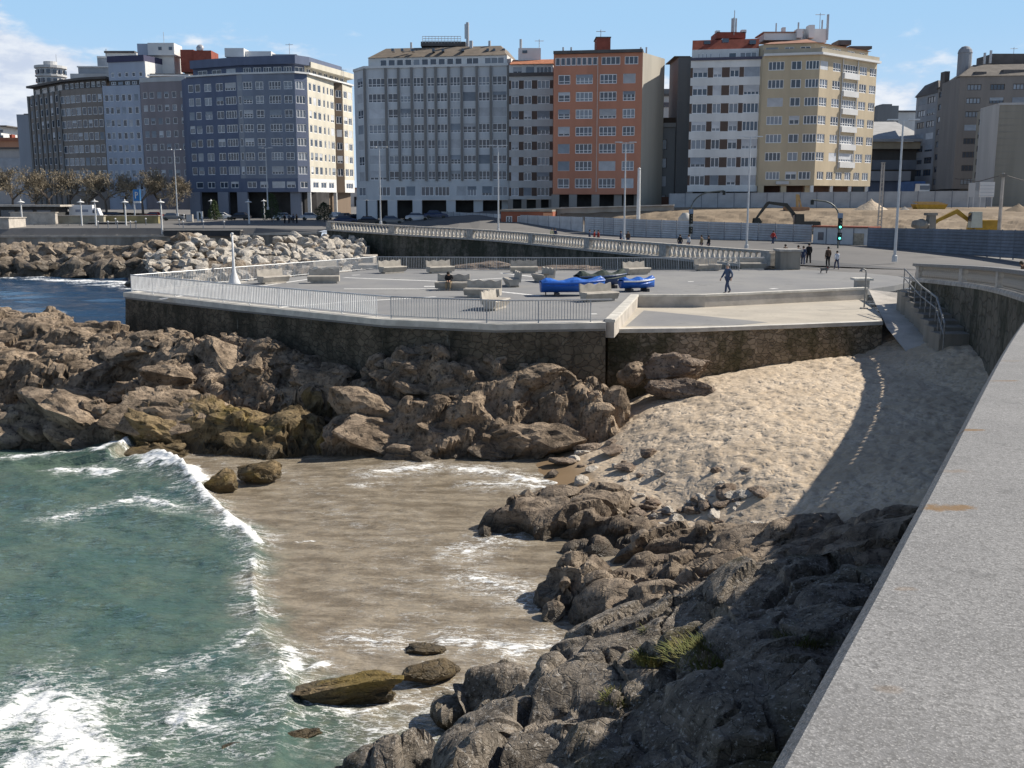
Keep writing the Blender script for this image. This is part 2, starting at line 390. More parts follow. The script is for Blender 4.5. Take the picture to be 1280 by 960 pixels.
def stone_wall(name, c1, c2, moss, scale=1.6, drip=True):
    m, t, b = newmat(name); s = coords(t, 'World'); b.inputs['Roughness'].default_value = .9; b.inputs['Specular IOR Level'].default_value = .2
    st = t.nodes.new('ShaderNodeMapping'); st.inputs['Scale'].default_value = (1, 1, 1.35); lk(t, s, st.inputs[0])
    nn = t.nodes.new('ShaderNodeTexNoise'); nn.inputs['Scale'].default_value = 3; lk(t, s, nn.inputs[0])
    wv = t.nodes.new('ShaderNodeVectorMath'); wv.operation = 'MULTIPLY_ADD'; lk(t, nn.outputs[1], wv.inputs[0]); wv.inputs[1].default_value = (.45, .45, .3); lk(t, st.outputs[0], wv.inputs[2])
    v1 = t.nodes.new('ShaderNodeTexVoronoi'); v1.inputs['Scale'].default_value = scale; lk(t, wv.outputs[0], v1.inputs[0])
    v2 = t.nodes.new('ShaderNodeTexVoronoi'); v2.feature = 'DISTANCE_TO_EDGE'; v2.inputs['Scale'].default_value = scale; lk(t, wv.outputs[0], v2.inputs[0])
    sx = t.nodes.new('ShaderNodeSeparateXYZ'); lk(t, v1.outputs['Color'], sx.inputs[0])
    c = mix(t, sx.outputs[0], c1, c2)
    j = maprange(t, v2.outputs[0], .0, .09)
    c = mix(t, mth(t, 'ADD', mth(t, 'MULTIPLY', j, .55), .45), (.06, .05, .04), c)
    dn = coords(t, 'World', (.55, .55, .12)); n = noise(t, dn, 1.0, 6, .65); n2 = noise(t, s, 1.3, 6, .65)
    c = mix(t, mth(t, 'MULTIPLY', maprange(t, mth(t, 'ADD', mth(t, 'MULTIPLY', n, .6), mth(t, 'MULTIPLY', n2, .4)), .42, .60), .85), c, moss)
    if drip:
        n3 = noise(t, coords(t, 'World', (1.2, 1.2, .08)), 1.5, 4, .7); c = mix(t, mth(t, 'MULTIPLY', maprange(t, n3, .66, .74), .6), c, (.42, .40, .35))
    lk(t, c, b.inputs['Base Color'])
    bump(t, b, mth(t, 'ADD', j, mth(t, 'MULTIPLY', n2, .6)), .7, .08); return m
M_SEAWALL = stone_wall('old_sea_wall', (.115, .092, .066), (.17, .14, .10), (.038, .035, .025), 2.6)
M_RUBBLE = stone_wall('rubble_wall', (.17, .135, .095), (.36, .29, .21), (.075, .068, .035), 3.4, False)
M_RETAIN = stone_wall('retaining_wall', (.13, .12, .10), (.15, .14, .115), (.035, .04, .028), 1.2)
M_DECKW = mk('deck_wall_concrete', (.30, .28, .25), .4, .5, streak=True, c2=(.17, .15, .125))

# ================================================================ sea
def polyd(X, Y, pts, closed=False):
    d = np.full(X.shape, 1e9); pts = [(p[0], p[1]) for p in pts]
    for (ax, ay), (bx, by) in zip(pts[:-1], pts[1:]):
        vx, vy = bx-ax, by-ay; L = vx*vx+vy*vy+1e-9
        t = np.clip(((X-ax)*vx+(Y-ay)*vy)/L, 0, 1)
        d = np.minimum(d, np.hypot(X-ax-t*vx, Y-ay-t*vy))
    return d
def pz(*a): return [onz(u, v, 0) for u, v in a]
xs = np.concatenate([-np.geomspace(2500, 27, 70), np.arange(-26.5, 5.6, .085), [6.5, 8, 12, 30, 60]])
ys = np.concatenate([[-60, -20, 0, 8, 12, 14, 16], np.arange(17, 46.5, .085), np.arange(47, 70, .5), np.geomspace(70, 170, 130), [175, 180]])
X, Y = np.meshgrid(xs, ys); P = np.stack([X.ravel(), Y.ravel(), np.zeros(X.size)], 1)
def wavefield(X, Y):
    z = 0
    rr = random.Random(3)
    for L, a, dr in ((9, .10, 8), (6.1, .07, -14), (3.3, .045, 25), (2.1, .03, -30), (1.3, .018, 12), (.9, .012, -8)):
        k = 2*math.pi/L; th = R(dr)
        ph = k*(X*math.cos(th)*.55+Y*math.sin(th)+Y*.75)+rr.random()*6+1.2*np.sin(.21*X+.37*Y+L)
        z = z+a*(1-np.abs(np.sin(ph/2)))*2-a
    return z
# the breaker that runs along the edge of the cove (crest line, sea side on the left)
crest = pz((135, 583), (190, 578), (225, 596), (262, 633), (300, 665), (322, 685), (316, 715), (322, 770), (330, 800), (352, 842), (368, 878), (350, 930), (340, 990))
dc = polyd(X, Y, crest)
cy = np.array([p.y for p in crest])[::-1]; cx = np.array([p.x for p in crest])[::-1]
cxi = np.interp(Y, cy, cx); side = cxi-X                     # >0 on the sea side
amp = np.interp(Y, [20, 25, 30, 34, 37, 40, 43], [.25, .22, .22, .35, .6, .95, .75])
swell = np.where(side > 0, np.exp(-side/3.2)*amp, np.exp(side/.35)*amp)
swell = np.where(Y > 45.5, 0, swell)
sp1 = fbm(P*np.array([.8, .8, 1]), 4, 3).reshape(X.shape); sp2 = fbm(P*2.6, 4, 9).reshape(X.shape)
calm = np.clip(side/3+.55, .30, 1)
calm = np.where(X < -27, 1.6, calm)
Z = wavefield(X, Y)*calm*.8+swell+sp2*.10*np.clip(calm, .35, 1)
foam = np.zeros(X.shape); lace = np.zeros(X.shape)
def fline(pts, w, s, lw=0):
    global foam, lace
    d = polyd(X, Y, pts)+sp1*w*2.2+sp2*w*.8
    foam = np.maximum(foam, s*np.exp(-(np.maximum(d, 0)/w)**2))
    if lw: lace = np.maximum(lace, np.exp(-(d/lw)**2)*.9)
fline(pz((185, 580), (205, 588), (228, 598)), .75, 1.15, 2)
fline(pz((180, 573), (235, 585), (245, 602)), .55, 1.2)
fline(pz((228, 598), (262, 633), (300, 665), (325, 683)), .32, 1.0, 1.2)
fline(pz((318, 705), (316, 740), (322, 772)), .14, .75, .9)
fline(pz((320, 800), (290, 820), (240, 838), (195, 845)), .16, .75, 1.0)
fline(pz((360, 818), (368, 835), (352, 858), (300, 862)), .42, 1.0, 1.6)
fline(pz((385, 842), (405, 832)), .25, .95)
fline(pz((300, 925), (215, 905), (250, 890), (205, 925)), .45, .85, 2.0)
fline(pz((0, 905), (60, 890), (90, 925), (110, 950), (40, 960)), .85, 1.0, 3.2)
fline(pz((40, 865), (95, 880), (130, 935), (100, 965)), .5, .85, 2)
fline(pz((55, 650), (130, 640), (170, 630), (205, 638), (225, 645)), .22, .8, 1.0)
fline(pz((80, 590), (110, 592), (135, 598)), .42, .95, 1.0)
fline(pz((5, 575), (60, 572), (110, 570), (180, 572)), .25, .75, .8)
fline(pz((125, 575), (155, 568)), .5, 1.1)
fline(pz((470, 590), (540, 583), (600, 588), (650, 598), (700, 606), (690, 618)), .38, .82, 1.6)
fline(pz((590, 605), (650, 608), (695, 612)), .30, .8, 1.2)
fline(pz((580, 690), (630, 668), (665, 650)), .2, .75, 1.5)
fline(pz((590, 722), (640, 735), (672, 748)), .32, .95, 1.8)
fline(pz((440, 795), (470, 803), (500, 800)), .2, .75, 1.2)
fline(pz((560, 800), (600, 805), (640, 812), (690, 805)), .45, .8, 1.6)
fline(pz((390, 885), (450, 895), (500, 880), (560, 872)), .25, .75, 1.8)
fline(pz((370, 678), (395, 676)), .14, .85)
fline(pz((440, 605), (480, 604)), .14, .65, .7)
fline(pz((560, 905), (520, 920), (470, 915)), .3, .7, 1.8)
fline(pz((690, 640), (650, 670)), .22, .6, 1.2)
fline(pz((0, 345), (60, 349), (150, 352), (175, 353)), 1.6, 1.1)
fline(pz((40, 349), (150, 356), (165, 360)), 1.2, .9)
fline(pz((55, 389), (75, 391)), .9, 1.1)
Z = Z+np.clip(foam, 0, 1)*.10*(.6+sp2*2)
wash = np.clip(1-np.abs(side+4.5)/7, 0, 1)*np.where(side < 0.5, 1, 0)*np.clip((Y-17)/2, 0, 1)
lace = np.maximum(lace, wash*.52)
lace = np.maximum(lace, np.where((side < 1.5) & (Y < 46), .30, 0))
lace = np.where(X < -27, 0, lace)
shallow = np.clip(.5-side/4.0+sp1*.6, 0, 1.0)
shallow = np.where(Y < 26, np.clip(shallow*np.clip((Y-13)/12, .25, 1), 0, 1), shallow)
shallow = np.where(Y > 46, 0, shallow)
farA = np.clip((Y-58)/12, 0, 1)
me = grid_mesh('sea', X, Y, Z, M_SEA, dict(foam=foam, lace=lace, shallow=shallow, far=farA))
tag(link('sea', me), 'green sea water breaking white over brown shallows in the cove', kind='structure')

# ================================================================ sand beach
def sandz(x, y):
    xx = [-30, -10, -3, 0, 1.7, 3.2, 4.5, 5.8, 7.2, 10, 13, 16, 18.4, 21, 26]; zz = [-3, -1.6, -.55, -.22, .04, .26, .62, 1.25, 1.8, 2.5, 2.85, 3.1, 3.25, 4.2, 4.8]
    s = x+.165*(np.minimum(y, 46)-42)+.6*np.sin(y*.35)*np.clip((44-y)/6, 0, 1)
    return np.interp(s, xx, zz)
X, Y = np.meshgrid(np.arange(-8, 26.5, .1), np.arange(14, 60, .11))
P = np.stack([X.ravel(), Y.ravel(), X.ravel()*0], 1)
dry = np.clip((sandz(X, Y)-.5)/.8, 0, 1)
f1, f2, _, _ = voro(P*np.array([2.3, 2.6, 1])+fbm(P*1.1, 2, 3)[:, None]*.8, 5)
ft = (np.clip(f1, .05, .5).reshape(X.shape)-.3)*.24
Z = sandz(X, Y)+dry*(ft+fbm(P*.35, 2, 8).reshape(X.shape)*.18+fbm(P*2.4, 3, 4).reshape(X.shape)*.14)+(1-dry)*fbm(P*.7, 2, 8).reshape(X.shape)*.08
Z = np.minimum(Z, np.where(Y > 46.3, np.where(X < 16.4, 4.3, 5.1), 9))
tag(link('sand_beach', grid_mesh('sand_beach', X, Y, Z, M_SAND)), 'pale trampled sand beach sloping to the water', kind='structure')

# ================================================================ rock sheets
def rock_sheet(name, label, x0, x1, y0, y1, sx, sy, blobs, floor, seed, mats, big=1.1, small=.42, amp=.42, cut=-.5, pick=None, warp=.7, an=(1, 1, 1.5), ks=.25, blur=2, yaw=0, edge=.16, fat=1.0, soft=1.0, terr=None):
    X, Y = np.meshgrid(np.arange(x0, x1, sx), np.arange(y0, y1, sy)); sh = X.shape
    P = np.stack([X.ravel(), Y.ravel(), X.ravel()*0+seed], 1)
    wx = X+fbm(P*.5, 2, seed).reshape(sh)*warp*2; wy = Y+fbm(P*.5+9, 2, seed+5).reshape(sh)*warp*1.3
    H = np.full(sh, -6.0)
    for (p, rx, ry, rot, drop, pw) in blobs:
        rx *= fat; ry *= fat; drop *= soft
        c, s = math.cos(R(rot)), math.sin(R(rot)); dx = wx-p[0]; dy = wy-p[1]
        r = np.sqrt(((dx*c+dy*s)/rx)**2+((-dx*s+dy*c)/ry)**2)
        z = p[2]-drop*r**pw
        k = ks; H = np.maximum(H, z)+np.exp(-np.abs(H-z)/k)*k*.3
    if terr:
        tp = -terr[1]*(X*math.cos(yaw)+Y*math.sin(yaw))+fbm(P*.35+3, 3, seed+61).reshape(sh)*terr[0]*2.5
        q = (H-tp)/terr[0]; fl = np.floor(q); fr_ = q-fl; fr_ = np.clip((fr_-.62)/.30, 0, 1); fr_ = fr_*fr_*(3-2*fr_)
        msk = np.clip(fbm(P*.5+7, 2, seed+67).reshape(sh)*3+.75, .15, .95)
        H = H*(1-msk)+((fl+fr_)*terr[0]+tp)*msk
    H = np.maximum(H, floor-3)
    for _ in range(blur):
        H = (H+np.roll(H, 1, 0)+np.roll(H, -1, 0)+np.roll(H, 1, 1)+np.roll(H, -1, 1))/5
    gy, gx = np.gradient(H, sy, sx); nrm = np.stack([-gx, -gy, np.ones(sh)], -1); nrm /= np.linalg.norm(nrm, axis=-1, keepdims=True)
    V = np.stack([X, Y, H], -1).reshape(-1, 3); N = nrm.reshape(-1, 3)
    ca, sa = math.cos(.4), math.sin(.4); cy_, sy_ = math.cos(yaw), math.sin(yaw)
    V0 = V; V = np.stack([V[:, 0]*cy_+V[:, 1]*sy_, -V[:, 0]*sy_+V[:, 1]*cy_, V[:, 2]], 1)
    Q = V.copy(); Q[:, 0], Q[:, 2] = V[:, 0]*ca+V[:, 2]*sa, -V[:, 0]*sa+V[:, 2]*ca      # bedding dips to one side
    Q = Q*np.array(an)+fbm(V*.8, 3, seed+2)[:, None]*.9
    V = V0; d = 0
    for sc, a, cr, sd in ((big, amp, .09, seed+11), (small, amp*.42, .045, seed+23)):
        f1, f2, h, vec = voro(Q/sc, sd)
        tilt = (vec*np.stack([np.sin(h*40), np.cos(h*57), np.sin(h*91)], 1)).sum(1)
        e = (f2-f1)*sc
        w = np.clip(e/(sc*edge), 0, 1); w = w*w*(3-2*w)
        d = d+((h-.35)*a*1.25+tilt*a*.9)*w-a*.28*np.exp(-(e/cr)**2)
    d = d+fbm(V*1.3, 4, seed+31)*amp*.45+fbm(V*5, 4, seed+41)*amp*.24
    V = V+N*d[:, None]
    X2, Y2, Z2 = (V[:, i].reshape(sh) for i in range(3))
    me = grid_mesh(name, X2, Y2, Z2, mats, keep=(Z2 > cut), smooth=False)
    if pick and len(mats) > 1:
        n = len(me.polygons); c = np.zeros(n*3); me.polygons.foreach_get('center', c); c = c.reshape(-1, 3)
        me.polygons.foreach_set('material_index', pick(c).astype(np.int32))
    return tag(link(name, me), label, kind='structure')
def B(u, v, y, rx, ry, rot=0, drop=3, pw=2.6): return (at(u, v, y), rx, ry, rot, drop, pw)
head = [B(-60, 385, 60, 7, 4.5), B(20, 393, 58, 5.5, 3.5, -6), B(90, 402, 56.5, 4.5, 2.8, -8), B(150, 415, 54.5, 3.2, 2.2, -10), B(60, 440, 53, 5.5, 1.7, -6), B(-40, 430, 54, 5, 2.5),
        B(205, 412, 53, 2.6, 1.9, -15), B(245, 425, 52, 1.9, 1.7), B(278, 428, 51.2, 1.7, 1.5), B(300, 418, 52.5, 1.5, 1.2), B(335, 421, 51.5, 2.0, 1.5), B(372, 440, 50.5, 1.7, 1.3), B(215, 455, 50, 2.2, 1.6), B(320, 455, 49.6, 1.9, 1.3),
        B(420, 462, 48.5, 1.7, 1.3), B(450, 470, 47.6, 1.3, 1.2), B(395, 480, 47.8, 1.5, 1.0), B(350, 480, 48.2, 2, 1.1), B(270, 475, 48.6, 2.6, .9),
        B(25, 512, 46.6, 4.6, 1.5, -4), B(-60, 500, 47.5, 4.5, 2), B(110, 500, 46.6, 3.2, 1.4, -3), B(185, 490, 46.4, 2.9, 1.5, 3), B(250, 497, 46.2, 2.2, 1.3), B(310, 508, 45.8, 1.9, 1.2, -5), B(362, 506, 45.6, 1.35, 1.3, 0, 3, 4), B(330, 540, 44.7, 1.7, .7), B(190, 540, 44.5, 1.5, .65), B(385, 585, 43.4, .45, .35),
        B(478, 450, 47.6, 1.3, 1.2), B(510, 436, 47.0, 1.35, 1.2, 0, 3, 4), B(543, 437, 46.7, .95, .9, 0, 3, 4), B(560, 455, 46.2, 1.6, 1.1), B(600, 458, 46.2, 1.8, 1.2, 0, 3, 3.5), B(640, 462, 46.0, 1.4, 1.2), B(575, 441, 47.3, 1.8, .9), B(625, 444, 46.9, 1.8, .9, -6), B(670, 452, 46.5, 1.5, .9, -12), B(705, 464, 46.1, 1.2, .8, -12),
        B(470, 500, 45.5, 1.7, 1.0), B(530, 490, 45.2, 2.0, .9), B(590, 495, 44.9, 1.6, .9), B(640, 500, 45.0, 1.3, .9), B(670, 525, 44.4, .9, .8), B(620, 530, 44.2, 1.5, .7), B(540, 530, 44.2, 2.2, .75), B(455, 530, 44.5, 1.6, .7), B(425, 520, 45.0, 1.2, .9),
        B(730, 482, 45.7, 1.0, .7, -15), B(700, 490, 45.3, 1.1, .8), B(745, 472, 46.2, .9, .6, -10), B(770, 490, 45.6, .6, .5), B(745, 500, 44.9, .8, .5), B(690, 560, 43.6, .6, .4)]
def pick_head(c):
    return np.where((c[:, 1] < 47.2) & (c[:, 0] < -8.3) & (c[:, 0] > -17.5) & (c[:, 2] < 2.7-(np.clip(-10-c[:, 0], 0, 9))*.12), 1, 0)
rock_sheet('rocky_headland', 'brown fractured granite outcrop below the sea wall', -31, 6.5, 42.4, 63.5, .085, .07, head, -1, 5, [M_HEAD, M_LICH], 2.2, .8, .36, -.4, pick_head, .55, (.55, 1, 1.7), .35, 2, -.12, .07, 1.1, .9, (.75, .14))
slope = [B(700, 622, 34.9, 1.3, .6), B(750, 614, 35.3, 1.2, .6), B(660, 640, 34.2, 1.5, .9), B(740, 645, 33.4, 1.5, .9), B(800, 648, 33.0, 1.3, .8), B(690, 655, 33.6, 1.1, .8), B(640, 652, 33.8, 1.0, .6), B(720, 630, 34.2, 1.3, .9), B(755, 622, 34.8, 1.0, .7), B(775, 655, 32.8, .9, .7), B(800, 668, 32.2, .9, .6), B(745, 680, 31.6, 1.3, .45), B(605, 662, 33.4, .4, .35, 0, 2),
         B(728, 702, 27.9, .75, .65, 0, 3, 4), B(705, 720, 27.3, .6, .55, 0, 3, 4), B(755, 725, 27.0, .6, .7), B(690, 760, 26.4, .55, .4), B(790, 712, 28.2, .8, .6), B(770, 745, 26.2, 1.0, .5),
         B(850, 665, 31.2, 2.0, .9, 15), B(900, 655, 31.0, 1.8, .9, 15), B(950, 650, 30.2, 2.4, 1.0, 18), B(1010, 648, 28.8, 2.4, 1.0, 20), B(1075, 650, 27.0, 2.4, 1.2, 25), B(1130, 640, 25.5, 2.4, 1.6, 30),
         B(830, 690, 28.8, 1.5, .7, 12), B(880, 690, 27.6, 1.8, .8, 15), B(950, 690, 26.4, 2.3, .9, 18), B(1040, 680, 24.8, 2.5, 1.1, 22), B(1120, 660, 23, 2.6, 1.4, 30), B(830, 730, 25.4, 1.3, .6, 12), B(880, 725, 24.4, 1.6, .7, 18), B(800, 770, 24, 1.2, .6), B(960, 735, 22.5, 2.2, .9, 20), B(1060, 730, 20.5, 2.5, 1.2, 25)]
rock_sheet('rock_slope', 'smooth dark granite slabs running from the sand to the wall', -3, 16, 19, 37, .06, .055, slope, -1, 31, [M_SLOPE], 2.8, 1.0, .36, -.4, None, .45, (.32, 1, 1.3), .45, 4, .5, .06, 1.28, .65, (.42, -.10))
near = [B(760, 800, 17.0, 1.2, 1.3, 0, 3, 3.5), B(705, 835, 16.2, .7, .9, 0, 3.4, 3.5), B(830, 780, 17.5, 1.4, 1.2, 10), B(905, 755, 17.8, 1.6, 1.2, 15), B(980, 745, 17.2, 1.7, 1.3, 20), B(1060, 738, 16.4, 1.7, 1.5, 20),
        B(640, 890, 14.6, .75, .9, 10, 3.5, 3.5), B(600, 935, 13.6, .55, .9, 10, 3.5, 4), B(700, 880, 14.4, .9, 1.0, 0, 3), B(770, 850, 14.6, 1.1, 1.2), B(860, 830, 14.4, 1.3, 1.2), B(950, 810, 14.0, 1.5, 1.3), B(1050, 790, 13.4, 1.6, 1.5),
        B(720, 935, 12.4, .9, .9), B(640, 965, 12.4, .8, .9, 0, 3.4, 3.5), B(820, 910, 12.2, 1.1, 1.1), B(920, 890, 11.6, 1.3, 1.2), B(1000, 870, 11.2, 1.4, 1.3), B(800, 990, 10.4, 1.5, 1.2), B(950, 980, 9.6, 1.5, 1.2),
        B(510, 945, 18.6, .9, .5, 0, 3), B(455, 958, 18.4, .9, .45, 0, 3), B(555, 930, 18.6, .6, .5, 0, 3),
        B(640, 828, 20.8, .8, .5), B(605, 838, 20.8, .6, .35), B(680, 838, 20, .7, .5), B(730, 810, 20.5, 1.0, .7), B(800, 780, 21, 1.2, .8)]
rock_sheet('near_rocks', 'rough grey rock heap speckled white at the foot of the parapet', -5.5, 8.5, 8, 22.5, .038, .038, near, -1, 77, [M_NEAR], 3.0, .8, .36, -.3, None, .35, (.6, 1, 1.2), .5, 5, .5, .06, 1.42, .7, (.40, -.12))
# ================================================================ platform (plaza on the sea wall)
PZ, TZ = 5.5, 4.9
front = [onz(156, 366, PZ), onz(300, 382, PZ), onz(480, 400, PZ), onz(620, 406, PZ), onz(757, 404, PZ)]
notch = onz(795, 371, PZ)
curb_r = [notch, onz(880, 371, PZ), onz(1083, 362, PZ), onz(1118, 357, PZ), onz(1140, 352, PZ)]
back = [Vector((27, 62, PZ)), Vector((30, 96, PZ)), onz(965, 337, PZ), onz(760, 338, PZ), onz(470, 336, PZ), onz(300, 352, PZ)]
plaza = front+curb_r+back
p2 = [(p.x, p.y) for p in plaza]
mb = MB(); mb.prism(p2, PZ-.35, PZ)
tag(mb.build('plaza', M_PLAZA), 'grey asphalt plaza on top of the sea wall', kind='structure')
# white strips in the paving
mb = MB()
def strip(a, b, w, z, mb=mb, h=.004):
    a = Vector(a[:2]); b = Vector(b[:2]); t = (b-a).normalized(); n = Vector((-t.y, t.x))*w/2
    mb.add([(a.x-n.x, a.y-n.y, z+h), (b.x-n.x, b.y-n.y, z+h), (b.x+n.x, b.y+n.y, z+h), (a.x+n.x, a.y+n.y, z+h)], [(0, 1, 2, 3)])
for (u0, v0, u1, v1, w) in ((430, 347, 560, 352, .35), (430, 361, 545, 361, .3), (590, 350, 640, 347, .3), (625, 341, 668, 346, .35), (620, 364, 676, 370, .35), (420, 378, 545, 371, .3), (350, 384, 440, 377, .3), (330, 357, 400, 347, .3), (250, 361, 330, 357, .3), (440, 344, 450, 343.6, .3), (860, 352, 867, 352, .35), (963, 361, 971, 360.5, .35), (738, 392.5, 746, 392.3, .3), (645, 350, 720, 352, .3), (200, 374, 250, 366, .3), (530, 358, 548, 358, .5)):
    strip(onz(u0, v0, PZ), onz(u1, v1, PZ), w, PZ)
tag(mb.build('plaza_strips', M_LINE), 'white stone strips set in the plaza', kind='structure')
# sea wall below it
w = thing('sea_wall', 'dark mossy stone sea wall holding up the plaza above the brown rocks', 'wall', front[0])
wl = MB(); path = [back[-2]+Vector((-1, -1.2, 0)), front[0]]+front[1:]
pth = [Vector((p.x, p.y, PZ)) for p in [onz(300, 352, PZ)]+front]
wl.sweep(pth, [(.0, -.22), (-.28, ('abs', -1.5)), (.9, ('abs', -1.5)), (.9, -.36), (.0, -.36)][:0] or [(.02, -.24), (-.35, ('abs', -1.0)), (.8, ('abs', -1.0)), (.8, -.24)])
wl.build('wall_face', M_SEAWALL, w, True)
cpn = MB(); cpn.sweep(pth, [(-.10, -.24), (-.10, .035), (.62, .035), (.62, -.24)]); cpn.build('coping', M_KERB, w, True)
# sunken terrace
tf = [onz(760, 412, TZ), onz(860, 411, TZ), onz(1000, 406, TZ), onz(1103, 402, TZ)]
tr = [tf[3], onz(1100, 392, TZ), onz(1083, 378, TZ)]
terr = [(p.x, p.y) for p in tf]+[(p.x, p.y) for p in tr[1:]]+[(p.x, p.y+.1) for p in reversed(curb_r[:3])]
mb = MB(); mb.prism(terr, TZ-.3, TZ); tag(mb.build('terrace', M_DRIFT), 'sunken paved terrace strewn with sand', kind='structure')
# drifted sand and asphalt patch on the terrace
mb = MB(); a = [onz(782, 408, TZ), onz(805, 388, TZ), onz(880, 395, TZ), onz(960, 403, TZ), onz(920, 407, TZ)]
mb.add([(p.x, p.y, TZ+.004) for p in a], [(0, 1, 2, 3, 4)]); tag(mb.build('terrace_patch', M_PLAZA), 'grey asphalt patch on the terrace', kind='structure')
mb = MB(); a = [onz(860, 392, TZ), onz(880, 381, TZ), onz(1075, 375, TZ), onz(1080, 388, TZ), onz(1000, 398, TZ), onz(930, 396, TZ)]
mb.add([(p.x, p.y, TZ+.004) for p in a], [(0, 1, 2, 3, 4, 5)]); tag(mb.build('drifted_sand', M_DRIFT), 'dry sand blown over the terrace', kind='structure')
tw = thing('rubble_wall', 'mossy rubble stone wall under the sunken terrace behind the beach', 'wall', tf[0])
mb = MB(); mb.sweep(tf, [(.0, -.16), (-.12, ('abs', 1.2)), (.7, ('abs', 1.2)), (.7, -.16)])
mb.sweep([tf[3], tf[3]+Vector((.3, 3.6, 0))], [(.0, -.16), (-.05, ('abs', 1.2)), (.6, ('abs', 1.2)), (.6, -.16)]); mb.build('wall_face', M_RUBBLE, tw, True)
mb = MB(); mb.sweep(tf, [(-.06, -.16), (-.06, .03), (.4, .03), (.4, -.16)]); mb.build('coping', M_KERB, tw, True)
lw = thing('low_wall', 'low pale concrete wall along the step down to the sunken terrace', 'wall', notch)
mb = MB(); pts = [Vector((p.x, p.y, PZ)) for p in [front[-1]+Vector((.3, .25, 0))]+curb_r[:3]]
mb.sweep(pts, [(-.12, ('abs', TZ-.1)), (-.12, 0.02), (.28, .02), (.28, ('abs', TZ-.1))]); mb.build('wall_face', M_CONC, lw, True)
mb = MB(); mb.sweep(pts, [(-.16, .021), (-.16, .14), (.32, .14), (.32, .021)]); mb.build('coping', M_KERB, lw, True)
pl = thing('concrete_pillar', 'short concrete pillar with a slab cap at the end of the low wall', 'pillar', onz(1076, 372, TZ))
mb = MB(); mb.box((0, 0, .55), (.75, .75, 1.1)); mb.build('shaft', M_CONC, pl); mb = MB(); mb.box((0, 0, 1.18), (1.15, 1.0, .14)); mb.build('cap', M_KERB, pl)
# ramp from the plaza to the sand
ra = [onz(1084, 361, PZ), onz(1139, 352, PZ)]
mb = MB(); r0 = onz(1103, 403, TZ); r1 = Vector((23.5, 50, 4.6)); A = onz(1086, 362, PZ); Bq = Vector((25.0, 58.5, PZ)); C = Vector((24.2, 49.5, 4.5)); D = Vector((r0.x+.25, r0.y, 4.62))
A2 = onz(1092, 372, PZ-.15)
mb.add([A+Vector((0, 0, .006)), Bq+Vector((0, 0, .006)), C, D], [(0, 1, 2, 3)]); mb.add([D, C, C+Vector((0, -6, -1.5)), D+Vector((0, -5, -1.5))], [(0, 1, 2, 3)])
tag(mb.build('ramp', M_CONC), 'pale concrete ramp from the plaza down to the sand', kind='structure')

# ================================================================ near promenade and parapet
Wp = smooth_path([(-5.0, -9.0, 10.9), (-2.95, -5, 10.70), (.255, 1.0, 10.40), (3.55, 7.3, 10.08), (9.3, 18, 9.53), (14.6, 28.5, 8.98), (18.3, 38, 8.5), (21.4, 48.5, 7.98), (23.0, 60, 7.42)], 9)
pw = thing('sea_front_parapet', 'long granite parapet with balusters, its speckled rust-stained coping filling the right foreground', 'parapet', Wp[0])
def granite():
    m, t, b = newmat('speckled_granite'); s = coords(t, 'World'); b.inputs['Roughness'].default_value = .85; b.inputs['Specular IOR Level'].default_value = .25
    n1 = noise(t, s, 3, 4); n2 = noise(t, s, 95, 4, .7); n3 = noise(t, s, 260, 2, .6)
    c = mix(t, maprange(t, n1, .3, .7), (.195, .193, .192), (.255, .251, .248)); c = mix(t, maprange(t, n2, .42, .62), c, (.155, .153, .15)); c = mix(t, mth(t, 'MULTIPLY', maprange(t, n3, .5, .7), .6), c, (.47, .46, .45))
    c = mix(t, mth(t, 'MULTIPLY', maprange(t, n2, .62, .74), .7), c, (.12, .118, .115))
    n5 = noise(t, s, 22, 4, .7); n4 = noise(t, s, 9, 3, .6)
    for (u, v, rl, rw, k_) in ((1182, 661, .085, .022, .8), (1110, 686, .05, .016, .45), (1213, 556, .07, .014, .75), (1255, 489, .11, .013, .7), (1262, 462, .09, .010, .6), (1190, 612, .05, .018, .3), (1105, 905, .03, .012, .25), (1130, 770, .03, .01, .3)):
        q = ray(u, v); tt = (10.40-CZ-.05*0)/(q.z+.05*q.y); p_ = (q.x*tt, q.y*tt, CZ+q.z*tt)
        mp2 = t.nodes.new('ShaderNodeMapping'); mp2.vector_type = 'TEXTURE'; mp2.inputs['Location'].default_value = p_; mp2.inputs['Rotation'].default_value = (0, 0, R(12)); mp2.inputs['Scale'].default_value = (rl, rw*1.6, 1); lk(t, s, mp2.inputs[0])
        ln = t.nodes.new('ShaderNodeVectorMath'); ln.operation = 'LENGTH'; lk(t, mp2.outputs[0], ln.inputs[0])
        r = maprange(t, mth(t, 'ADD', ln.outputs['Value'], mth(t, 'MULTIPLY', mth(t, 'SUBTRACT', n5, .5), 2.2)), .95, .35); c = mix(t, mth(t, 'MULTIPLY', r, k_), c, (.20, .115, .04))
    c = mix(t, mth(t, 'MULTIPLY', maprange(t, n4, .60, .72), .35), c, (.10, .10, .098))
    n6 = noise(t, s, .9, 5, .7); c = mix(t, mth(t, 'MULTIPLY', maprange(t, n6, .55, .75), .35), c, (.17, .165, .16))
    lk(t, c, b.inputs['Base Color']); bump(t, b, mth(t, 'ADD', n2, mth(t, 'MULTIPLY', n3, .5)), .35, .006); return m
M_GRAN = granite()
mb = MB(); mb.sweep(Wp, [(0, -.15), (0, -.02), (-.02, 0), (-.53, 0), (-.55, -.02), (-.55, -.15)]); mb.build('coping', M_GRAN, pw, True)
M_BAL = mk('weathered_baluster', (.40, .375, .34), .3, 3, bmp=.3)
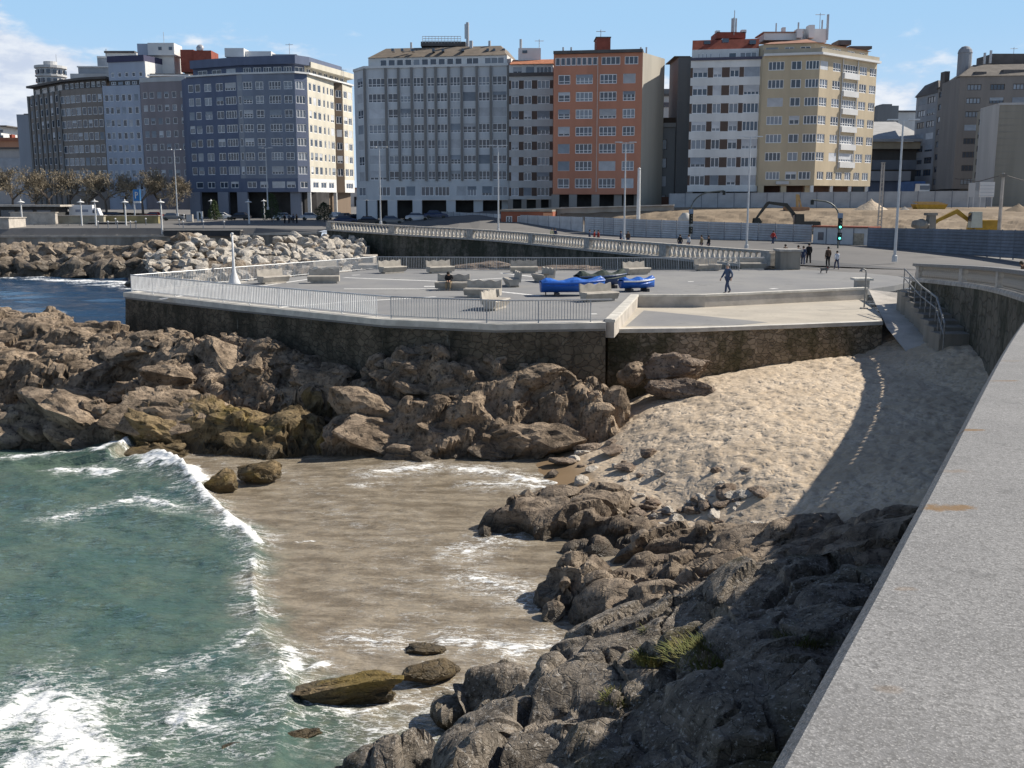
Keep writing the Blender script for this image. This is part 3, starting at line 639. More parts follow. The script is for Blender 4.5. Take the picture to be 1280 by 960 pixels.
mb = MB(); mb.sweep(Wp, [(.06, -1.02), (.06, -.92), (.0, -.80), (-.50, -.80), (-.58, -.92), (-.58, -1.02)]); mb.build('plinth', M_BAL, pw, True)
mb = MB(); mb.sweep(Wp, [(-.02, -1.02), (.10, ('abs', -.5)), (-1.2, ('abs', -.5)), (-1.2, -1.02)]); mb.build('retaining_wall', M_RETAIN, pw, True)
def baluster_mesh(name, h, r, mat, n=8):
    k = MB(); k.box((0, 0, h*.04), (r*2, r*2, h*.08)); k.box((0, 0, h*.96), (r*2, r*2, h*.08))
    k.lathe((0, 0, 0), [(r*.55, h*.08), (r*.95, h*.2), (r*1.0, h*.32), (r*.72, h*.52), (r*.45, h*.72), (r*.5, h*.84), (r*.85, h*.92)], n)
    return k.mesh(name, mat)
bmesh_n = baluster_mesh('baluster', .65, .105, M_BAL)
L = walk(Wp, .34); tot = L[-1][2]; bays = 8.2
far_first = sorted(L, key=lambda q: (0 if q[0].y > 30 else 1, -q[0].y))
rest = MB(); cnt = 0
for q, a, d in far_first:
    if (d % bays) < .7: continue
    n = Vector((-math.sin(a), math.cos(a), 0)); c = q-n*.27+Vector((0, 0, -.80))
    if cnt < 95: link('baluster', bmesh_n, pw, c-pw.location, a)
    else:
        k = len(rest.v); rest.add([(c+Matrix.Rotation(a, 3, 'Z') @ v.co) for v in bmesh_n.vertices], [tuple(p.vertices) for p in bmesh_n.polygons], 0, True)
    cnt += 1
if rest.v: tag(rest.build('balusters', M_BAL, pw, True), kind='stuff')
d = .35
for q, a, dd in walk(Wp, bays, .35):
    n = Vector((-math.sin(a), math.cos(a), 0)); c = q-n*.27
    k = MB(); k.box((0, 0, -.475), (.62, .48, .65)); o = k.build('pilaster', M_BAL, pw); o.location = c-pw.location; o.rotation_euler = (0, 0, a)
# promenade pavement behind the parapet, stepping down with it
def offs(path, o, z):
    out = []
    for i, p in enumerate(path):
        t = path[min(i+1, len(path)-1)]-path[max(i-1, 0)]; t.z = 0; t.normalize(); out.append(Vector((p.x-t.y*o, p.y+t.x*o, p.z+z)))
    return out
mb = MB(); a = offs(Wp, -1.2, -1.0); b = offs(Wp, -9, -1.0); b = [Vector((max(p.x, q.x+5), p.y, p.z)) for p, q in zip(b, a)]
c = [p+Vector((60, 0, 0)) for p in b]
n = len(a); mb.add(a+b, [(i, i+1, n+i+1, n+i) for i in range(n-1)]); tag(mb.build('promenade', M_PAVE), 'paved promenade behind the parapet', kind='structure')
mb = MB(); mb.add([p+Vector((0, 0, -.12)) for p in b]+[p+Vector((0, 0, -.12)) for p in c], [(i, i+1, n+i+1, n+i) for i in range(n-1)]); tag(mb.build('sea_front_road', M_ROAD), 'road beside the promenade', kind='structure')
# stairs handrail at the end of the parapet
M_STEEL = mk('galvanised_rail', (.26, .26, .255), .3, 4, .6, .3)
hr = thing('handrail', 'galvanised handrail stepping down from the parapet end to the beach', 'handrail', at(1132, 352, 57))
mb = MB(); tp = [at(1131, 336, 57), at(1152, 358, 53), at(1171, 372, 49.5), at(1181, 405, 46)]; lo = [p+Vector((0, 0, -1.0)) for p in tp]
mb.tube(tp, .045, 6); mb.tube([p+Vector((0, 0, -.5)) for p in tp], .035, 6); mb.build('rail', M_STEEL, hr, True)
for i in range(10):
    t = i/9*3; k = min(int(t), 2); p = tp[k].lerp(tp[k+1], t-k); m_ = MB(); m_.tube([p, p+Vector((0, 0, -1.15))], .03, 6); m_.build('post', M_STEEL, hr, True)
sp_ = thing('stair_flight', 'shaded concrete steps beside the handrail at the parapet end', 'stairs', (24, 56, 4.3))
mb = MB()
for i in range(8): mb.box((tp[0].x+.9-.34*i*.62, tp[0].y-i*1.2, tp[0].z-1.25-.17*i-.6), (2.0, 1.2, 1.2))
mb.build('steps', M_CONCD, sp_, True)

# ================================================================ far balustrade and its retaining wall
Fp = smooth_path([(21.4, 86, 6.9), (16.5, 97, 6.9), (10, 112, 6.95), (-1.8, 139, 7.05), (-15, 152, 7.35), (-29, 166, 7.75)], 8)
fb = thing('balustrade', 'long pale balustrade along the street above the plaza, running back to the left', 'balustrade', Fp[0])
M_BALP = mk('pale_baluster', (.56, .53, .48), .2, 2, bmp=.2)
mb = MB(); mb.sweep(Fp, [(.35, -.18), (.35, 0), (-.35, 0), (-.35, -.18)]); mb.build('rail', M_BAL, fb, True)
mb = MB(); mb.sweep(Fp, [(.75, -1.45), (.75, -1.22), (-.4, -1.22), (-.4, -1.45)]); mb.build('plinth', M_BAL, fb, True)
bmf = baluster_mesh('baluster', 1.04, .2, M_BALP, 7)
LB = walk(Fp, .78, .5); step = LB[-1][2]/6.02
cnt = 0; rest = MB()
for q, a, d in LB:
    if (d % step) < 1.3: continue
    n = Vector((-math.sin(a), math.cos(a), 0)); c = q+Vector((0, 0, -1.22))+n*.05
    if cnt < 96: link('baluster', bmf, fb, c-fb.location, a)
    else: rest.add([(c+Matrix.Rotation(a, 3, 'Z') @ v.co) for v in bmf.vertices], [tuple(p.vertices) for p in bmf.polygons], 0, True)
    cnt += 1
if rest.v: tag(rest.build('balusters', M_BALP, fb, True), kind='stuff')
for q, a, d in walk(Fp, step, .4):
    k = MB(); k.box((0, 0, -.7), (1.3, .75, 1.04)); o = k.build('pilaster', M_BAL, fb); o.location = q-fb.location; o.rotation_euler = (0, 0, a)
fw = thing('retaining_wall', 'tall dark stained retaining wall under the street balustrade', 'wall', Fp[0])
mb = MB(); mb.sweep([Vector((22.6, 83.5, 7))]+Fp, [(.3, -1.45), (.45, ('abs', -1)), (-.4, ('abs', -1)), (-.4, -1.45)]); mb.build('wall_face', M_RETAIN, fw, True)
kp = thing('stone_pier', 'square stone pier ending the street balustrade beside the group of walkers', 'pier', (22.3, 84.6, PZ))
mb = MB(); mb.box((0, 0, .72), (1.6, 1.8, 1.44)); mb.build('shaft', M_CONCD, kp); mb = MB(); mb.box((0, 0, 1.53), (1.9, 2.1, .16)); mb.build('cap', M_BAL, kp)

# ================================================================ land behind
DK = [Vector((-31, 167, 6.0)), Vector((-42, 172, 5.6)), Vector((-60, 172, 5.3)), Vector((-150, 170, 5.2)), Vector((-420, 170, 5.2))]
fr = [Vector((130, 30, 5.6)), Vector((60, 62, 5.5)), Vector((33, 64, 5.5)), Vector((27, 80, 5.5)), Vector((23, 84, 5.5))]+[Vector((p.x+.0, p.y+.1, p.z-1.3)) for p in Fp[::2]]+DK
def zg(x, y):          # street level rising gently inland
    return 5.55+np.clip((y-120)/90, 0, 1)*1.6+np.clip((y-225)/200, 0, 1)*4+np.clip((x+22)/18, 0, 1)*np.clip((y-148)/28, 0, 1)*2.3
vs = []; cols = 7
for p in fr:
    for k, yy in enumerate((None, 150, 178, 205, 235, 330, 5000)):
        y = p.y if yy is None else max(yy, p.y+.6*k)
        x = p.x*(1 if yy is None or yy < 1000 else 9)
        if yy == 330: x = p.x*1.35
        z = p.z if yy is None else max(float(zg(x, y)), p.z) if k < 4 else float(zg(x, y))
        vs.append((x, y, z))
mb = MB(); mb.add(vs, [(i*cols+k, (i+1)*cols+k, (i+1)*cols+k+1, i*cols+k+1) for i in range(len(fr)-1) for k in range(cols-1)])
tag(mb.build('ground', M_GROUND), 'street level ground reaching inland', kind='structure')
M_FAR = mk('far_ground', (.12, .12, .1), .3, .01)
# carriageway and pavements of the street behind the balustrade
def gz(x, y): return float(zg(x, y))
def ribbon(name, lab, l, r, mat, dz):
    n = len(l); mb = MB(); mb.add([(p[0], p[1], p[2]+dz) for p in l]+[(p[0], p[1], p[2]+dz) for p in r], [(i, i+1, n+i+1, n+i) for i in range(n-1)]); return tag(mb.build(name, mat), lab, kind='structure')
st_in = [Vector((p.x+1.2, p.y+2.8, p.z-1.28)) for p in Fp]; st_in = [Vector((60, 66, 5.62)), Vector((36, 77, 5.62))]+st_in
st_out = [p+Vector((9, 16, .02)) for p in st_in]; 
ribbon('street', 'street between the balustrade and the building site', st_in, st_out, M_ROAD, .03)
ribbon('pavement', 'pavement along the balustrade', [Vector((p.x+.3, p.y+.3, p.z-1.2)) for p in Fp], [Vector((p.x+1.2, p.y+2.8, p.z-1.2)) for p in Fp], M_PAVE, .05)
ribbon('far_pavement', 'pavement along the hoarding', st_out, [p+Vector((1.5, 2.4, 0)) for p in st_out], M_PAVE, .14)
# deck wall on the left
dw = thing('deck_wall', 'grey streaked concrete wall edging the left car park deck above the shore rocks', 'wall', DK[0])
mb = MB(); mb.sweep([DK[0]+Vector((.5, -2, 0)), DK[1], DK[2], DK[3], DK[4]], [(-.02, -.3), (.15, ('abs', -1)), (-.8, ('abs', -1)), (-.8, -.3)]); mb.build('wall_face', M_DECKW, dw, True)
mb = MB(); mb.sweep([DK[0]+Vector((.5, -2, 0)), DK[1], DK[2], DK[3], DK[4]], [(.22, -.3), (.22, .05), (-.9, .05), (-.9, -.3)]); mb.build('coping', M_CONC, dw, True)
# ================================================================ buildings
def glass(name, c, rough=.12):
    m, t, b = newmat(name); b.inputs['Roughness'].default_value = rough; b.inputs['Specular IOR Level'].default_value = .6
    oi = t.nodes.new('ShaderNodeObjectInfo'); s = coords(t, 'World'); n = noise(t, s, .6, 2)
    c2 = tuple(min(1, x*2.0+.01) for x in c); lk(t, mix(t, mth(t, 'MULTIPLY', oi.outputs['Random'], n), c, c2), b.inputs['Base Color']); return m
G_DARK = glass('window_glass', (.035, .05, .075)); G_MID = glass('curtained_glass', (.16, .18, .21), .25)
M_FRAME = mk('white_frame', (.80, .80, .80), .1, 1); M_FRAMED = mk('dark_frame', (.10, .09, .085), .1, 1)
M_SHUT = mk('roller_shutter', (.50, .51, .53), .15, 1, obj_rand=.25); M_SHUTB = mk('grey_shutter', (.27, .30, .34), .15, 1, obj_rand=.2)
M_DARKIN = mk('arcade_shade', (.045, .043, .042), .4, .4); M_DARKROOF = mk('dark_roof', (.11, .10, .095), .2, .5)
M_WHITE = mk('white_render', (.66, .655, .64), .1, .3); M_TERRA = mk('terracotta_tiles', (.42, .17, .09), .3, 2)
M_BRICK = mk('red_brick', (.27, .075, .05), .2, 1.2)
M_ANT = mk('antenna_metal', (.45, .45, .46), .1, 3, .5, .4)
fm = lambda n, c, v=.12: mk(n, c, v, .35, .85, streak=True)
brnd = random.Random(11)
_wm = {}
def win_mesh(w, h, n, fr, low):
    k = (round(w, 1), round(h, 1), n, fr.name, low)
    if k not in _wm:
        w, h = k[0], k[1]; a = MB(); a.add([(-w/2, .13, 0), (w/2, .13, 0), (w/2, .13, h), (-w/2, .13, h)], [(0, 1, 2, 3)])
        f = MB(); t = .11
        for x0, x1, z0, z1 in [(-w/2, w/2, 0, t), (-w/2, w/2, h-t, h), (-w/2, -w/2+t, t, h-t), (w/2-t, w/2, t, h-t)]+[(-w/2+w*i/n-t/2, -w/2+w*i/n+t/2, t, h-t) for i in range(1, n)]+([(-w/2+t, w/2-t, h*.28, h*.28+t*.8)] if low else []):
            f.box(((x0+x1)/2, .085, (z0+z1)/2), (x1-x0, .07, z1-z0))
        s = MB(); s.box((0, .055, 0), (w-.1, .05, 1.0))
        _wm[k] = (a.mesh('window', G_DARK), a.mesh('window_curtained', G_MID), f.mesh('frame', fr), s.mesh('shutter', M_SHUT), s.mesh('shutter_grey', M_SHUTB), f)
    return _wm[k]
def building(name, label, base, cat='building'):
    root = thing(name, label, cat, base); return dict(root=root, n=0, wall=MB(), extra=MB(), mats=[])
def facade(b, p0, p1, zb, zt, cols, rows, mp=0, ms=0, fr=None, low=False, shut=.28, curt=.25, shutb=.5, sill=False):
    fr = fr or M_FRAME
    p0 = Vector((p0[0], p0[1], 0)); p1 = Vector((p1[0], p1[1], 0)); d = p1-p0; Lf = d.length; d /= Lf; nrm = Vector((d.y, -d.x, 0)); ang = math.atan2(d.y, d.x); W_ = b['wall']
    cs = [(a*Lf, c*Lf, n) for a, c, n in cols]; S_ = [0]
    for a, c, n in cs: S_ += [a, c]
    S_ += [Lf]; Zs = [zb]
    rows = sorted(rows)
    for a, c in rows: Zs += [a, c]
    Zs += [zt]
    P_ = lambda s, z, o=0: (p0.x+d.x*s-nrm.x*o, p0.y+d.y*s-nrm.y*o, z)
    for j in range(len(Zs)-1):
        isr = j % 2 == 1
        if not isr or not cs:
            if Zs[j+1]-Zs[j] > .01: W_.add([P_(0, Zs[j]), P_(Lf, Zs[j]), P_(Lf, Zs[j+1]), P_(0, Zs[j+1])], [(0, 1, 2, 3)], ms)
            continue
        z0, z1 = Zs[j], Zs[j+1]
        for i in range(len(S_)-1):
            if i % 2 == 0:
                if S_[i+1]-S_[i] > .01: W_.add([P_(S_[i], z0), P_(S_[i+1], z0), P_(S_[i+1], z1), P_(S_[i], z1)], [(0, 1, 2, 3)], mp)
                continue
            s0, s1 = S_[i], S_[i+1]; n = cs[i//2][2]; q = .22
            W_.add([P_(s0, z0), P_(s1, z0), P_(s1, z1), P_(s0, z1), P_(s0, z0, q), P_(s1, z0, q), P_(s1, z1, q), P_(s0, z1, q)], [(0, 1, 5, 4), (1, 2, 6, 5), (2, 3, 7, 6), (3, 0, 4, 7), (4, 5, 6, 7)], ms)
            g0, g1, f_, sh0, sh1, fmb = win_mesh(s1-s0, z1-z0, n, fr, low); c = Vector(P_((s0+s1)/2, z0))-b['root'].location
            r = brnd.random(); cov = 0
            if r < shut: cov = brnd.choice((.35, .5, .7, .97, .97))
            if b['n'] < 100:
                o = link('window', g1 if brnd.random() < curt else g0, b['root'], c, ang); link('frame', f_, o)
                if cov:
                    hh = (z1-z0)*cov; so_ = link('shutter', sh1 if brnd.random() < shutb else sh0, o, (0, 0, (z1-z0)-hh/2)); so_.scale = (1, 1, hh)
            else:
                E = b['extra']; rot = Matrix.Rotation(ang, 3, 'Z')
                for me_, mi in ((g0, 0),): E.add([rot @ v.co+c for v in me_.vertices], [tuple(p.vertices) for p in me_.polygons], mi)
                E.add([rot @ Vector(v)+c for v in fmb.v], fmb.f, 1)
                if cov:
                    hh = (z1-z0)*cov; k = MB(); k.box((0, .055, z1-z0-hh/2), (s1-s0-.1, .05, hh)); E.add([rot @ Vector(v)+c for v in k.v], k.f, 2)
            b['n'] += 1
def slab(b, name, pts, z0, z1, mat): m_ = MB(); m_.prism([(p[0], p[1]) for p in pts], z0, z1); return m_.build(name, mat, b['root'], True)
def blk(b, name, u0, u1, v0, v1, Y, dep, mat, Y1=None):
    a = at(u0, v1, Y); c = at(u1, v1, Y1 or Y); zt = at((u0+u1)/2, v0, Y).z; d = (c-a); d.z = 0; n = Vector((-d.y, d.x, 0)).normalized()*dep
    m_ = MB(); m_.prism([(a.x, a.y), (c.x, c.y), (c.x+n.x, c.y+n.y), (a.x+n.x, a.y+n.y)], min(a.z, zt-.05), zt); return m_.build(name, mat, b['root'], True)
def fin(b, mats):
    o = b['wall'].build('wall', mats, b['root'], True)
    if b['extra'].v: tag(b['extra'].build('windows', [G_DARK, M_FRAME, M_SHUT], b['root']), kind='stuff')
def zz(v, Y): return at(640, v, Y).z
def rws(v0, sp, n, Y, hpx): return [(zz(v0+i*sp+hpx/2, Y), zz(v0+i*sp-hpx/2, Y)) for i in range(n)]
def frac(a, b, lst): return [((x0-a)/(b-a), (x1-a)/(b-a), n) for x0, x1, n in lst]
def back_body(b, pts, zb, zt, dep, mi=0, skip=()):
    # closes the sides, back and roof behind a chain of facade points
    p0, p1 = pts[0], pts[-1]; d = Vector((p1[0]-p0[0], p1[1]-p0[1], 0)); n = Vector((-d.y, d.x, 0)).normalized()*dep
    q0 = (p0[0]+n.x, p0[1]+n.y); q1 = (p1[0]+n.x, p1[1]+n.y)
    ring = [(p[0], p[1]) for p in pts]+[q1, q0]
    b['wall'].add([(x, y, zt) for x, y in ring], [tuple(range(len(ring)))], mi)
    b['wall'].add([(x, y, zb) for x, y in ring], [tuple(range(len(ring)))], mi)
    for x, y in ((p1, q1), (q1, q0), (q0, p0)): b['wall'].add([(x[0], x[1], zb), (y[0], y[1], zb), (y[0], y[1], zt), (x[0], x[1], zt)], [(0, 1, 2, 3)], mi)
    return ring
def pillars(b, us, Y, v0, v1, w, mat, dep=.6):
    for u in us:
        a = at(u, v1, Y); h = zz(v0, Y)-a.z; m_ = MB(); m_.box((0, 0, h/2-.5), (w, dep, h+.96)); m_.build('pillar', mat, b['root']).location = a-b['root'].location
def mast(b, u, v0, v1, Y, r=.09, arms=0, name='antenna'):
    a = at(u, v1, Y); h = zz(v0, Y)-a.z; m_ = MB(); m_.tube([(0, 0, -.5), (0, 0, h)], r, 5)
    for k in range(arms): m_.tube([(-.8, 0, h-.3-.35*k), (.8, 0, h-.3-.35*k)], .05, 4)
    m_.build(name, M_ANT, b['root']).location = a-b['root'].location
def inset(pts, dep, d0=2.0):
    p0, p1 = pts[0], pts[-1]; d = Vector((p1[0]-p0[0], p1[1]-p0[1], 0)).normalized(); n = Vector((-d.y, d.x, 0))
    return [(p[0]+n.x*d0, p[1]+n.y*d0) for p in pts]+[(p1[0]+n.x*dep, p1[1]+n.y*dep), (p0[0]+n.x*dep, p0[1]+n.y*dep)]
V2 = lambda u, Y, v=240: at(u, v, Y)

# --- orange apartment block
b = building('apartment_building', 'orange apartment block with white windows and a brown chimney block on its roof', at(745, 263, 178))
A, C, D = V2(691, 178), V2(800, 175.5), V2(827, 183.5)
zb, zt = zz(243, 177), zz(67, 177)
cols = [(.055, .19, 2), (.255, .445, 4), (.525, .715, 4), (.785, .925, 3)]
facade(b, A, C, zb, zz(84, 177), cols, rws(99, 21.7, 7, 177, 12), low=True, shut=.38)
facade(b, A, C, zz(84, 177), zt, [(.02+.06*i, .075+.06*i, 1) for i in range(8)]+[(.54, .75, 4), (.80, .95, 3)], [(zz(81.5, 177), zz(71.5, 177))], 0, 0, shut=.1)
back_body(b, [A, C], zb, zt, 16)
b['wall'].add([(C.x+.01, C.y+.01, zb-3), (D.x, D.y, zb-3), (D.x, D.y, zz(70, 180)), (C.x+.01, C.y+.01, zt)], [(0, 1, 2, 3)], 1)
b['wall'].add([(C.x, C.y, zt), (D.x, D.y, zz(70, 180)), (A.x+6, A.y+14, zt)], [(0, 1, 2)], 1)
O_OR, O_SIDE, O_BR = fm('orange_render', (.50, .225, .145)), fm('bare_concrete_wall', (.42, .39, .33)), fm('ochre_render', (.30, .145, .075))
fin(b, [O_OR, O_SIDE])
slab(b, 'roof', inset([A, C], 15, -.5), zt+.01, zt+.5, M_DARKROOF); blk(b, 'chimney', 745.5, 763, 47, 68, 181, 4.5, M_BRICK); blk(b, 'chimney_cap', 744.8, 764, 45.8, 47, 180.9, 4.8, M_DARKROOF)
for i, u in enumerate((704, 714, 801, 808)): mast(b, u, 59, 67, 182, .16, name='flue')
mast(b, 751, 37, 47, 183, .06, 1)
blk(b, 'drainpipe', 744.6, 745.6, 70, 240, 176.7, .1, mk('pale_pipe', (.55, .42, .36), .1))
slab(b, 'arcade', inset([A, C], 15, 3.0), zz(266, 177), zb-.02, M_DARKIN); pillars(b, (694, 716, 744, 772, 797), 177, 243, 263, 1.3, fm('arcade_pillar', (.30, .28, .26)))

# --- narrow grey building beside it
b = building('apartment_building', 'narrow pale grey apartment block with brown window panels, left of the orange block', at(664, 263, 186))
A, C = V2(636.5, 187), V2(690.5, 186); zb, zt = zz(249, 186), zz(93, 186)
cols = frac(38, 298, [(50, 95, 2), (125, 172, 2), (205, 278, 3)])
facade(b, A, C, zb, zt, cols, rws(105.3, 19.2, 8, 186, 10.5), 1, 0, shut=.2)
facade(b, (A.x, A.y+1.2), (C.x, C.y+1.2), zt, zz(79, 186), [(.08, .3, 2), (.38, .58, 3), (.62, .97, 4)], [(zz(90, 186), zz(82, 186))], 2, 2, shut=.1)
back_body(b, [A, C], zb, zt, 14); back_body(b, [(A.x, A.y+1.2), (C.x, C.y+1.2)], zt, zz(79, 186), 12, 2)
fin(b, [fm('pale_grey_render', (.50, .50, .495)), fm('brown_panel', (.12, .085, .07)), M_WHITE])
slab(b, 'balcony_edge', inset([A, C], 3, -.25), zt-.25, zt+.35, M_DARKROOF)
zq = zz(79, 186); m_ = MB(); m_.frustum([(p[0], p[1]) for p in inset([A, C], 13, .5)], zq+.01, [(p[0], p[1]) for p in inset([A, C], 10, 5)], zq+1.3); m_.build('roof', M_TERRA, b['root'], True)
blk(b, 'stair_tower', 648, 676, 60, 77, 191, 5, M_WHITE); blk(b, 'stair_tower_window', 653, 659, 63, 66.5, 190.9, .3, G_DARK); mast(b, 674, 49, 60, 192, .06, 1)
slab(b, 'arcade', inset([A, C], 14, 2.5), zz(268, 186), zb-.02, M_DARKIN); pillars(b, (638, 655, 673, 689), 186.3, 249, 266, .9, fm('arcade_pillar', (.30, .28, .26)))

# --- large grey block
b = building('apartment_building', 'wide grey-blue apartment block with dark vertical ribs and a brown mansard roof', at(545, 268, 193))
A0, A, C = V2(446, 200), V2(459, 195), V2(636, 190.5); zb, zt = zz(250, 193), zz(84, 193)
cl = [(165, 270, 4), (285, 347, 2), (360, 427, 3), (440, 507, 3), (525, 570, 2), (583, 647, 3), (662, 725, 3), (740, 817, 3), (832, 900, 3), (915, 1000, 3)]
facade(b, A, C, zz(226, 193), zt, frac(145, 1012, cl), rws(102.2, 19.5, 7, 193, 11.5), low=True, shut=.25, curt=.35)
facade(b, A0, A, zz(226, 193), zt, [(.3, .8, 2)], rws(104, 19.5, 7, 197, 11.5), low=True)
facade(b, A, C, zb, zz(226, 193), frac(185, 1055, [(255, 330, 3), (360, 425, 2), (430, 487, 2), (520, 600, 3), (605, 697, 4), (740, 800, 3), (805, 860, 3), (893, 955, 3), (960, 1048, 3)]), [(zz(245, 193), zz(233, 193))], shut=.3)
facade(b, A0, A, zb, zz(226, 193), [(.2, .85, 2)], [(zz(245, 197), zz(234, 197))])
ring = back_body(b, [A0, A, C], zb, zt, 17)
AA, CC = A+Vector((.6, 1.2, 0)), C+Vector((-.3, 1.2, 0)); zq = zz(70, 193)
facade(b, AA, CC, zt, zq, [(.085+.0605*i, .085+.0605*i+.052, 1) for i in range(10)]+[(.71, .80, 2), (.84, .98, 3)], [(zz(81.5, 193), zz(72, 193))], 1, 1, shut=.1)
back_body(b, [AA, CC], zt, zq, 15, 1)
GR = fm('grey_blue_render', (.56, .575, .59)); GRR = fm('rib_stone', (.23, .22, .21))
fin(b, [GR, M_WHITE])
for x in (145, 275, 352, 432, 512, 577, 655, 732, 823, 906, 1010):
    f_ = (x-145)/(1012-145); p = A.lerp(C, min(f_, .996)); m_ = MB(); h = zt-zz(226, 193); m_.box((0, 0, 0), (.42, .5, h)); m_.build('rib', GRR, b['root']).location = Vector((p.x, p.y-.15, zt-h/2))-b['root'].location
slab(b, 'cornice', inset([A0, A, C], 3, -.35), zt-.05, zt+.4, M_WHITE)
m_ = MB(); m_.frustum([(p[0], p[1]) for p in inset([AA, CC], 14, -.4)], zq+.01, [(p[0], p[1]) for p in inset([AA.lerp(CC, .09), AA.lerp(CC, .93)], 11, 3.6)], zz(56.5, 195)); m_.build('roof', mk('brown_mansard', (.20, .165, .13), .2, .8), b['root'], True)
for u in (489, 501, 514, 540, 552, 577, 608, 616, 628): blk(b, 'skylight', u, u+3.2, 60.5, 63.8, 193.4, 2.2, G_DARK)
blk(b, 'roof_terrace', 526, 582, 52, 57.5, 198, 5, M_DARKROOF)
m_ = MB(); q0, q1 = at(528, 45.5, 198), at(576, 45.5, 198)
for k in range(13): p = q0.lerp(q1, k/12); m_.tube([p, p-Vector((0, 0, 1.2))], .04, 4)
for dz in (0, .4, .8): m_.tube([q0-Vector((0, 0, dz)), q1-Vector((0, 0, dz))], .05, 4)
m_.build('roof_railing', M_ANT, b['root'], True)
mast(b, 584.5, 28, 55, 198, .3); mast(b, 581.5, 30, 45, 198, .12); mast(b, 514, 53, 60, 196, .2, name='chimney'); mast(b, 612, 51, 57, 196, .25, name='chimney'); mast(b, 651, 49, 58, 196, .25, name='chimney'); mast(b, 589, 51, 57, 196, .35, name='chimney')
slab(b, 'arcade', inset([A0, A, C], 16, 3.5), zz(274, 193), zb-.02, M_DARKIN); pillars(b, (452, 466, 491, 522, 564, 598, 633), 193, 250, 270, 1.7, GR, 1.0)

# --- dark blue corner block with its cream side
b = building('apartment_building', 'dark blue corner apartment block with white windows and a sunlit cream side wing', at(330, 270, 224))
P0, P1, P2, P3, P4, P5, P6, P7, P8 = V2(240, 230), V2(302, 224.5), V2(308.5, 223.7), V2(373, 222), V2(388.5, 224), V2(421, 238), V2(421.4, 240), V2(431.5, 241), V2(443.5, 247)
zb, zt = zz(223, 224), zz(93, 224); R8 = rws(107.5, 17.6, 7, 224, 10)
facade(b, P0, P1, zb, zt, frac(95, 405, [(105, 137, 1), (147, 180, 1), (205, 248, 2), (277, 320, 2), (332, 398, 4)]), R8, shut=.2, curt=.4)
facade(b, P1, P2, zb, zt, [(.2, .8, 1)], R8, 1, 1, shut=.3)
facade(b, P2, P3, zb, zt, frac(440, 750, [(443, 498, 3), (518, 565, 2), (598, 668, 4), (685, 735, 2)]), R8, 2, 2, low=True, shut=.15)
facade(b, P3, P4, zb, zt, [(.08, .82, 3)], R8, 0, 0, shut=.1, curt=.7)
facade(b, P4, P5, zb, zt, [(.05, .14, 1), (.2, .31, 1), (.37, .48, 1), (.57, .64, 1), (.72, .78, 1), (.85, .98, 2)], R8, 3, 3)
facade(b, P6, P7, zb, zt, [(.15, .85, 2)], R8, 4, 4); facade(b, P7, P8, zb, zt, [(.1, .45, 2), (.55, .9, 2)], R8, 3, 3)
zl = zz(240, 224)
for q0, q1, c_, mi in ((P0, P1, [(.1, .24, 1), (.33, .48, 2), (.58, .74, 2), (.8, .95, 2)], 0), (P1, P2, [], 0), (P2, P3, [(.02, .2, 2), (.27, .42, 2), (.5, .75, 3), (.78, .95, 2)], 0), (P3, P4, [(.2, .8, 2)], 0), (P4, P5, [(.1, .3, 2), (.4, .6, 2), (.7, .9, 2)], 5), (P6, P7, [], 4), (P7, P8, [(.15, .85, 3)], 5)):
    facade(b, q0, q1, zl, zb, c_, [(zz(235, 224), zz(227, 224))] if c_ else [], mi, mi)
back_body(b, [P0, P1, P2, P3, P4, P5, P6, P7, P8], zl, zt, 12)
Q0, Q1, Q3, Q4, Q5 = P0+Vector((1, 2, 0)), P1+Vector((.5, 1.5, 0)), P3+Vector((-.3, 1.2, 0)), P4+Vector((-.8, 1.5, 0)), P8+Vector((-1.2, .3, 0))
zq = zz(81, 224)
for q0, q1, c_, mi in ((Q0, Q1, [(.1+.3*i, .3+.3*i, 2) for i in range(3)], 0), (Q1, Q3, [(.05+.19*i, .2+.19*i, 3) for i in range(5)], 0), (Q3, Q4, [(.1, .9, 2)], 0), (Q4, Q5, [(.05+.13*i, .14+.13*i, 2) for i in range(7)], 3)): facade(b, q0, q1, zt, zq, c_, [(zz(91, 224), zz(83.5, 224))], mi, mi)
BL = fm('dark_blue_render', (.125, .15, .22)); BL2 = fm('sunlit_blue_render', (.21, .235, .29)); CRM = fm('cream_render', (.57, .53, .44))  # second blue is lighter: grazing sun on the middle face put into its colour
fin(b, [BL, fm('grey_blue_corner', (.28, .30, .34)), BL2, CRM, fm('brown_recess', (.20, .15, .11)), M_WHITE])
slab(b, 'cornice', [P0+Vector((-.2, -.5, 0)), P1+Vector((0, -.6, 0)), P3+Vector((.2, -.6, 0)), P4+Vector((.5, -.3, 0)), P8+Vector((.4, -.3, 0)), P8+Vector((-4, 4, 0)), P0+Vector((3, 8, 0))], zt+.01, zt+.35, M_WHITE)
slab(b, 'roof', [Q0+Vector((-.3, -1.2, 0)), Q1+Vector((0, -1.3, 0)), Q3+Vector((.6, -1.5, 0)), Q4+Vector((1.2, -.6, 0)), P7, P7+Vector((-6, 4, 0)), Q0+Vector((3, 9, 0))], zq, zz(70.5, 224), BL)
slab(b, 'side_roof', [Q4+Vector((1.5, -.5, 0)), P8+Vector((.5, -.5, 0)), P8+Vector((-4, 6, 0)), Q4+Vector((-5, 6, 0))], zz(81, 224)-.4, zz(78, 226), CRM)
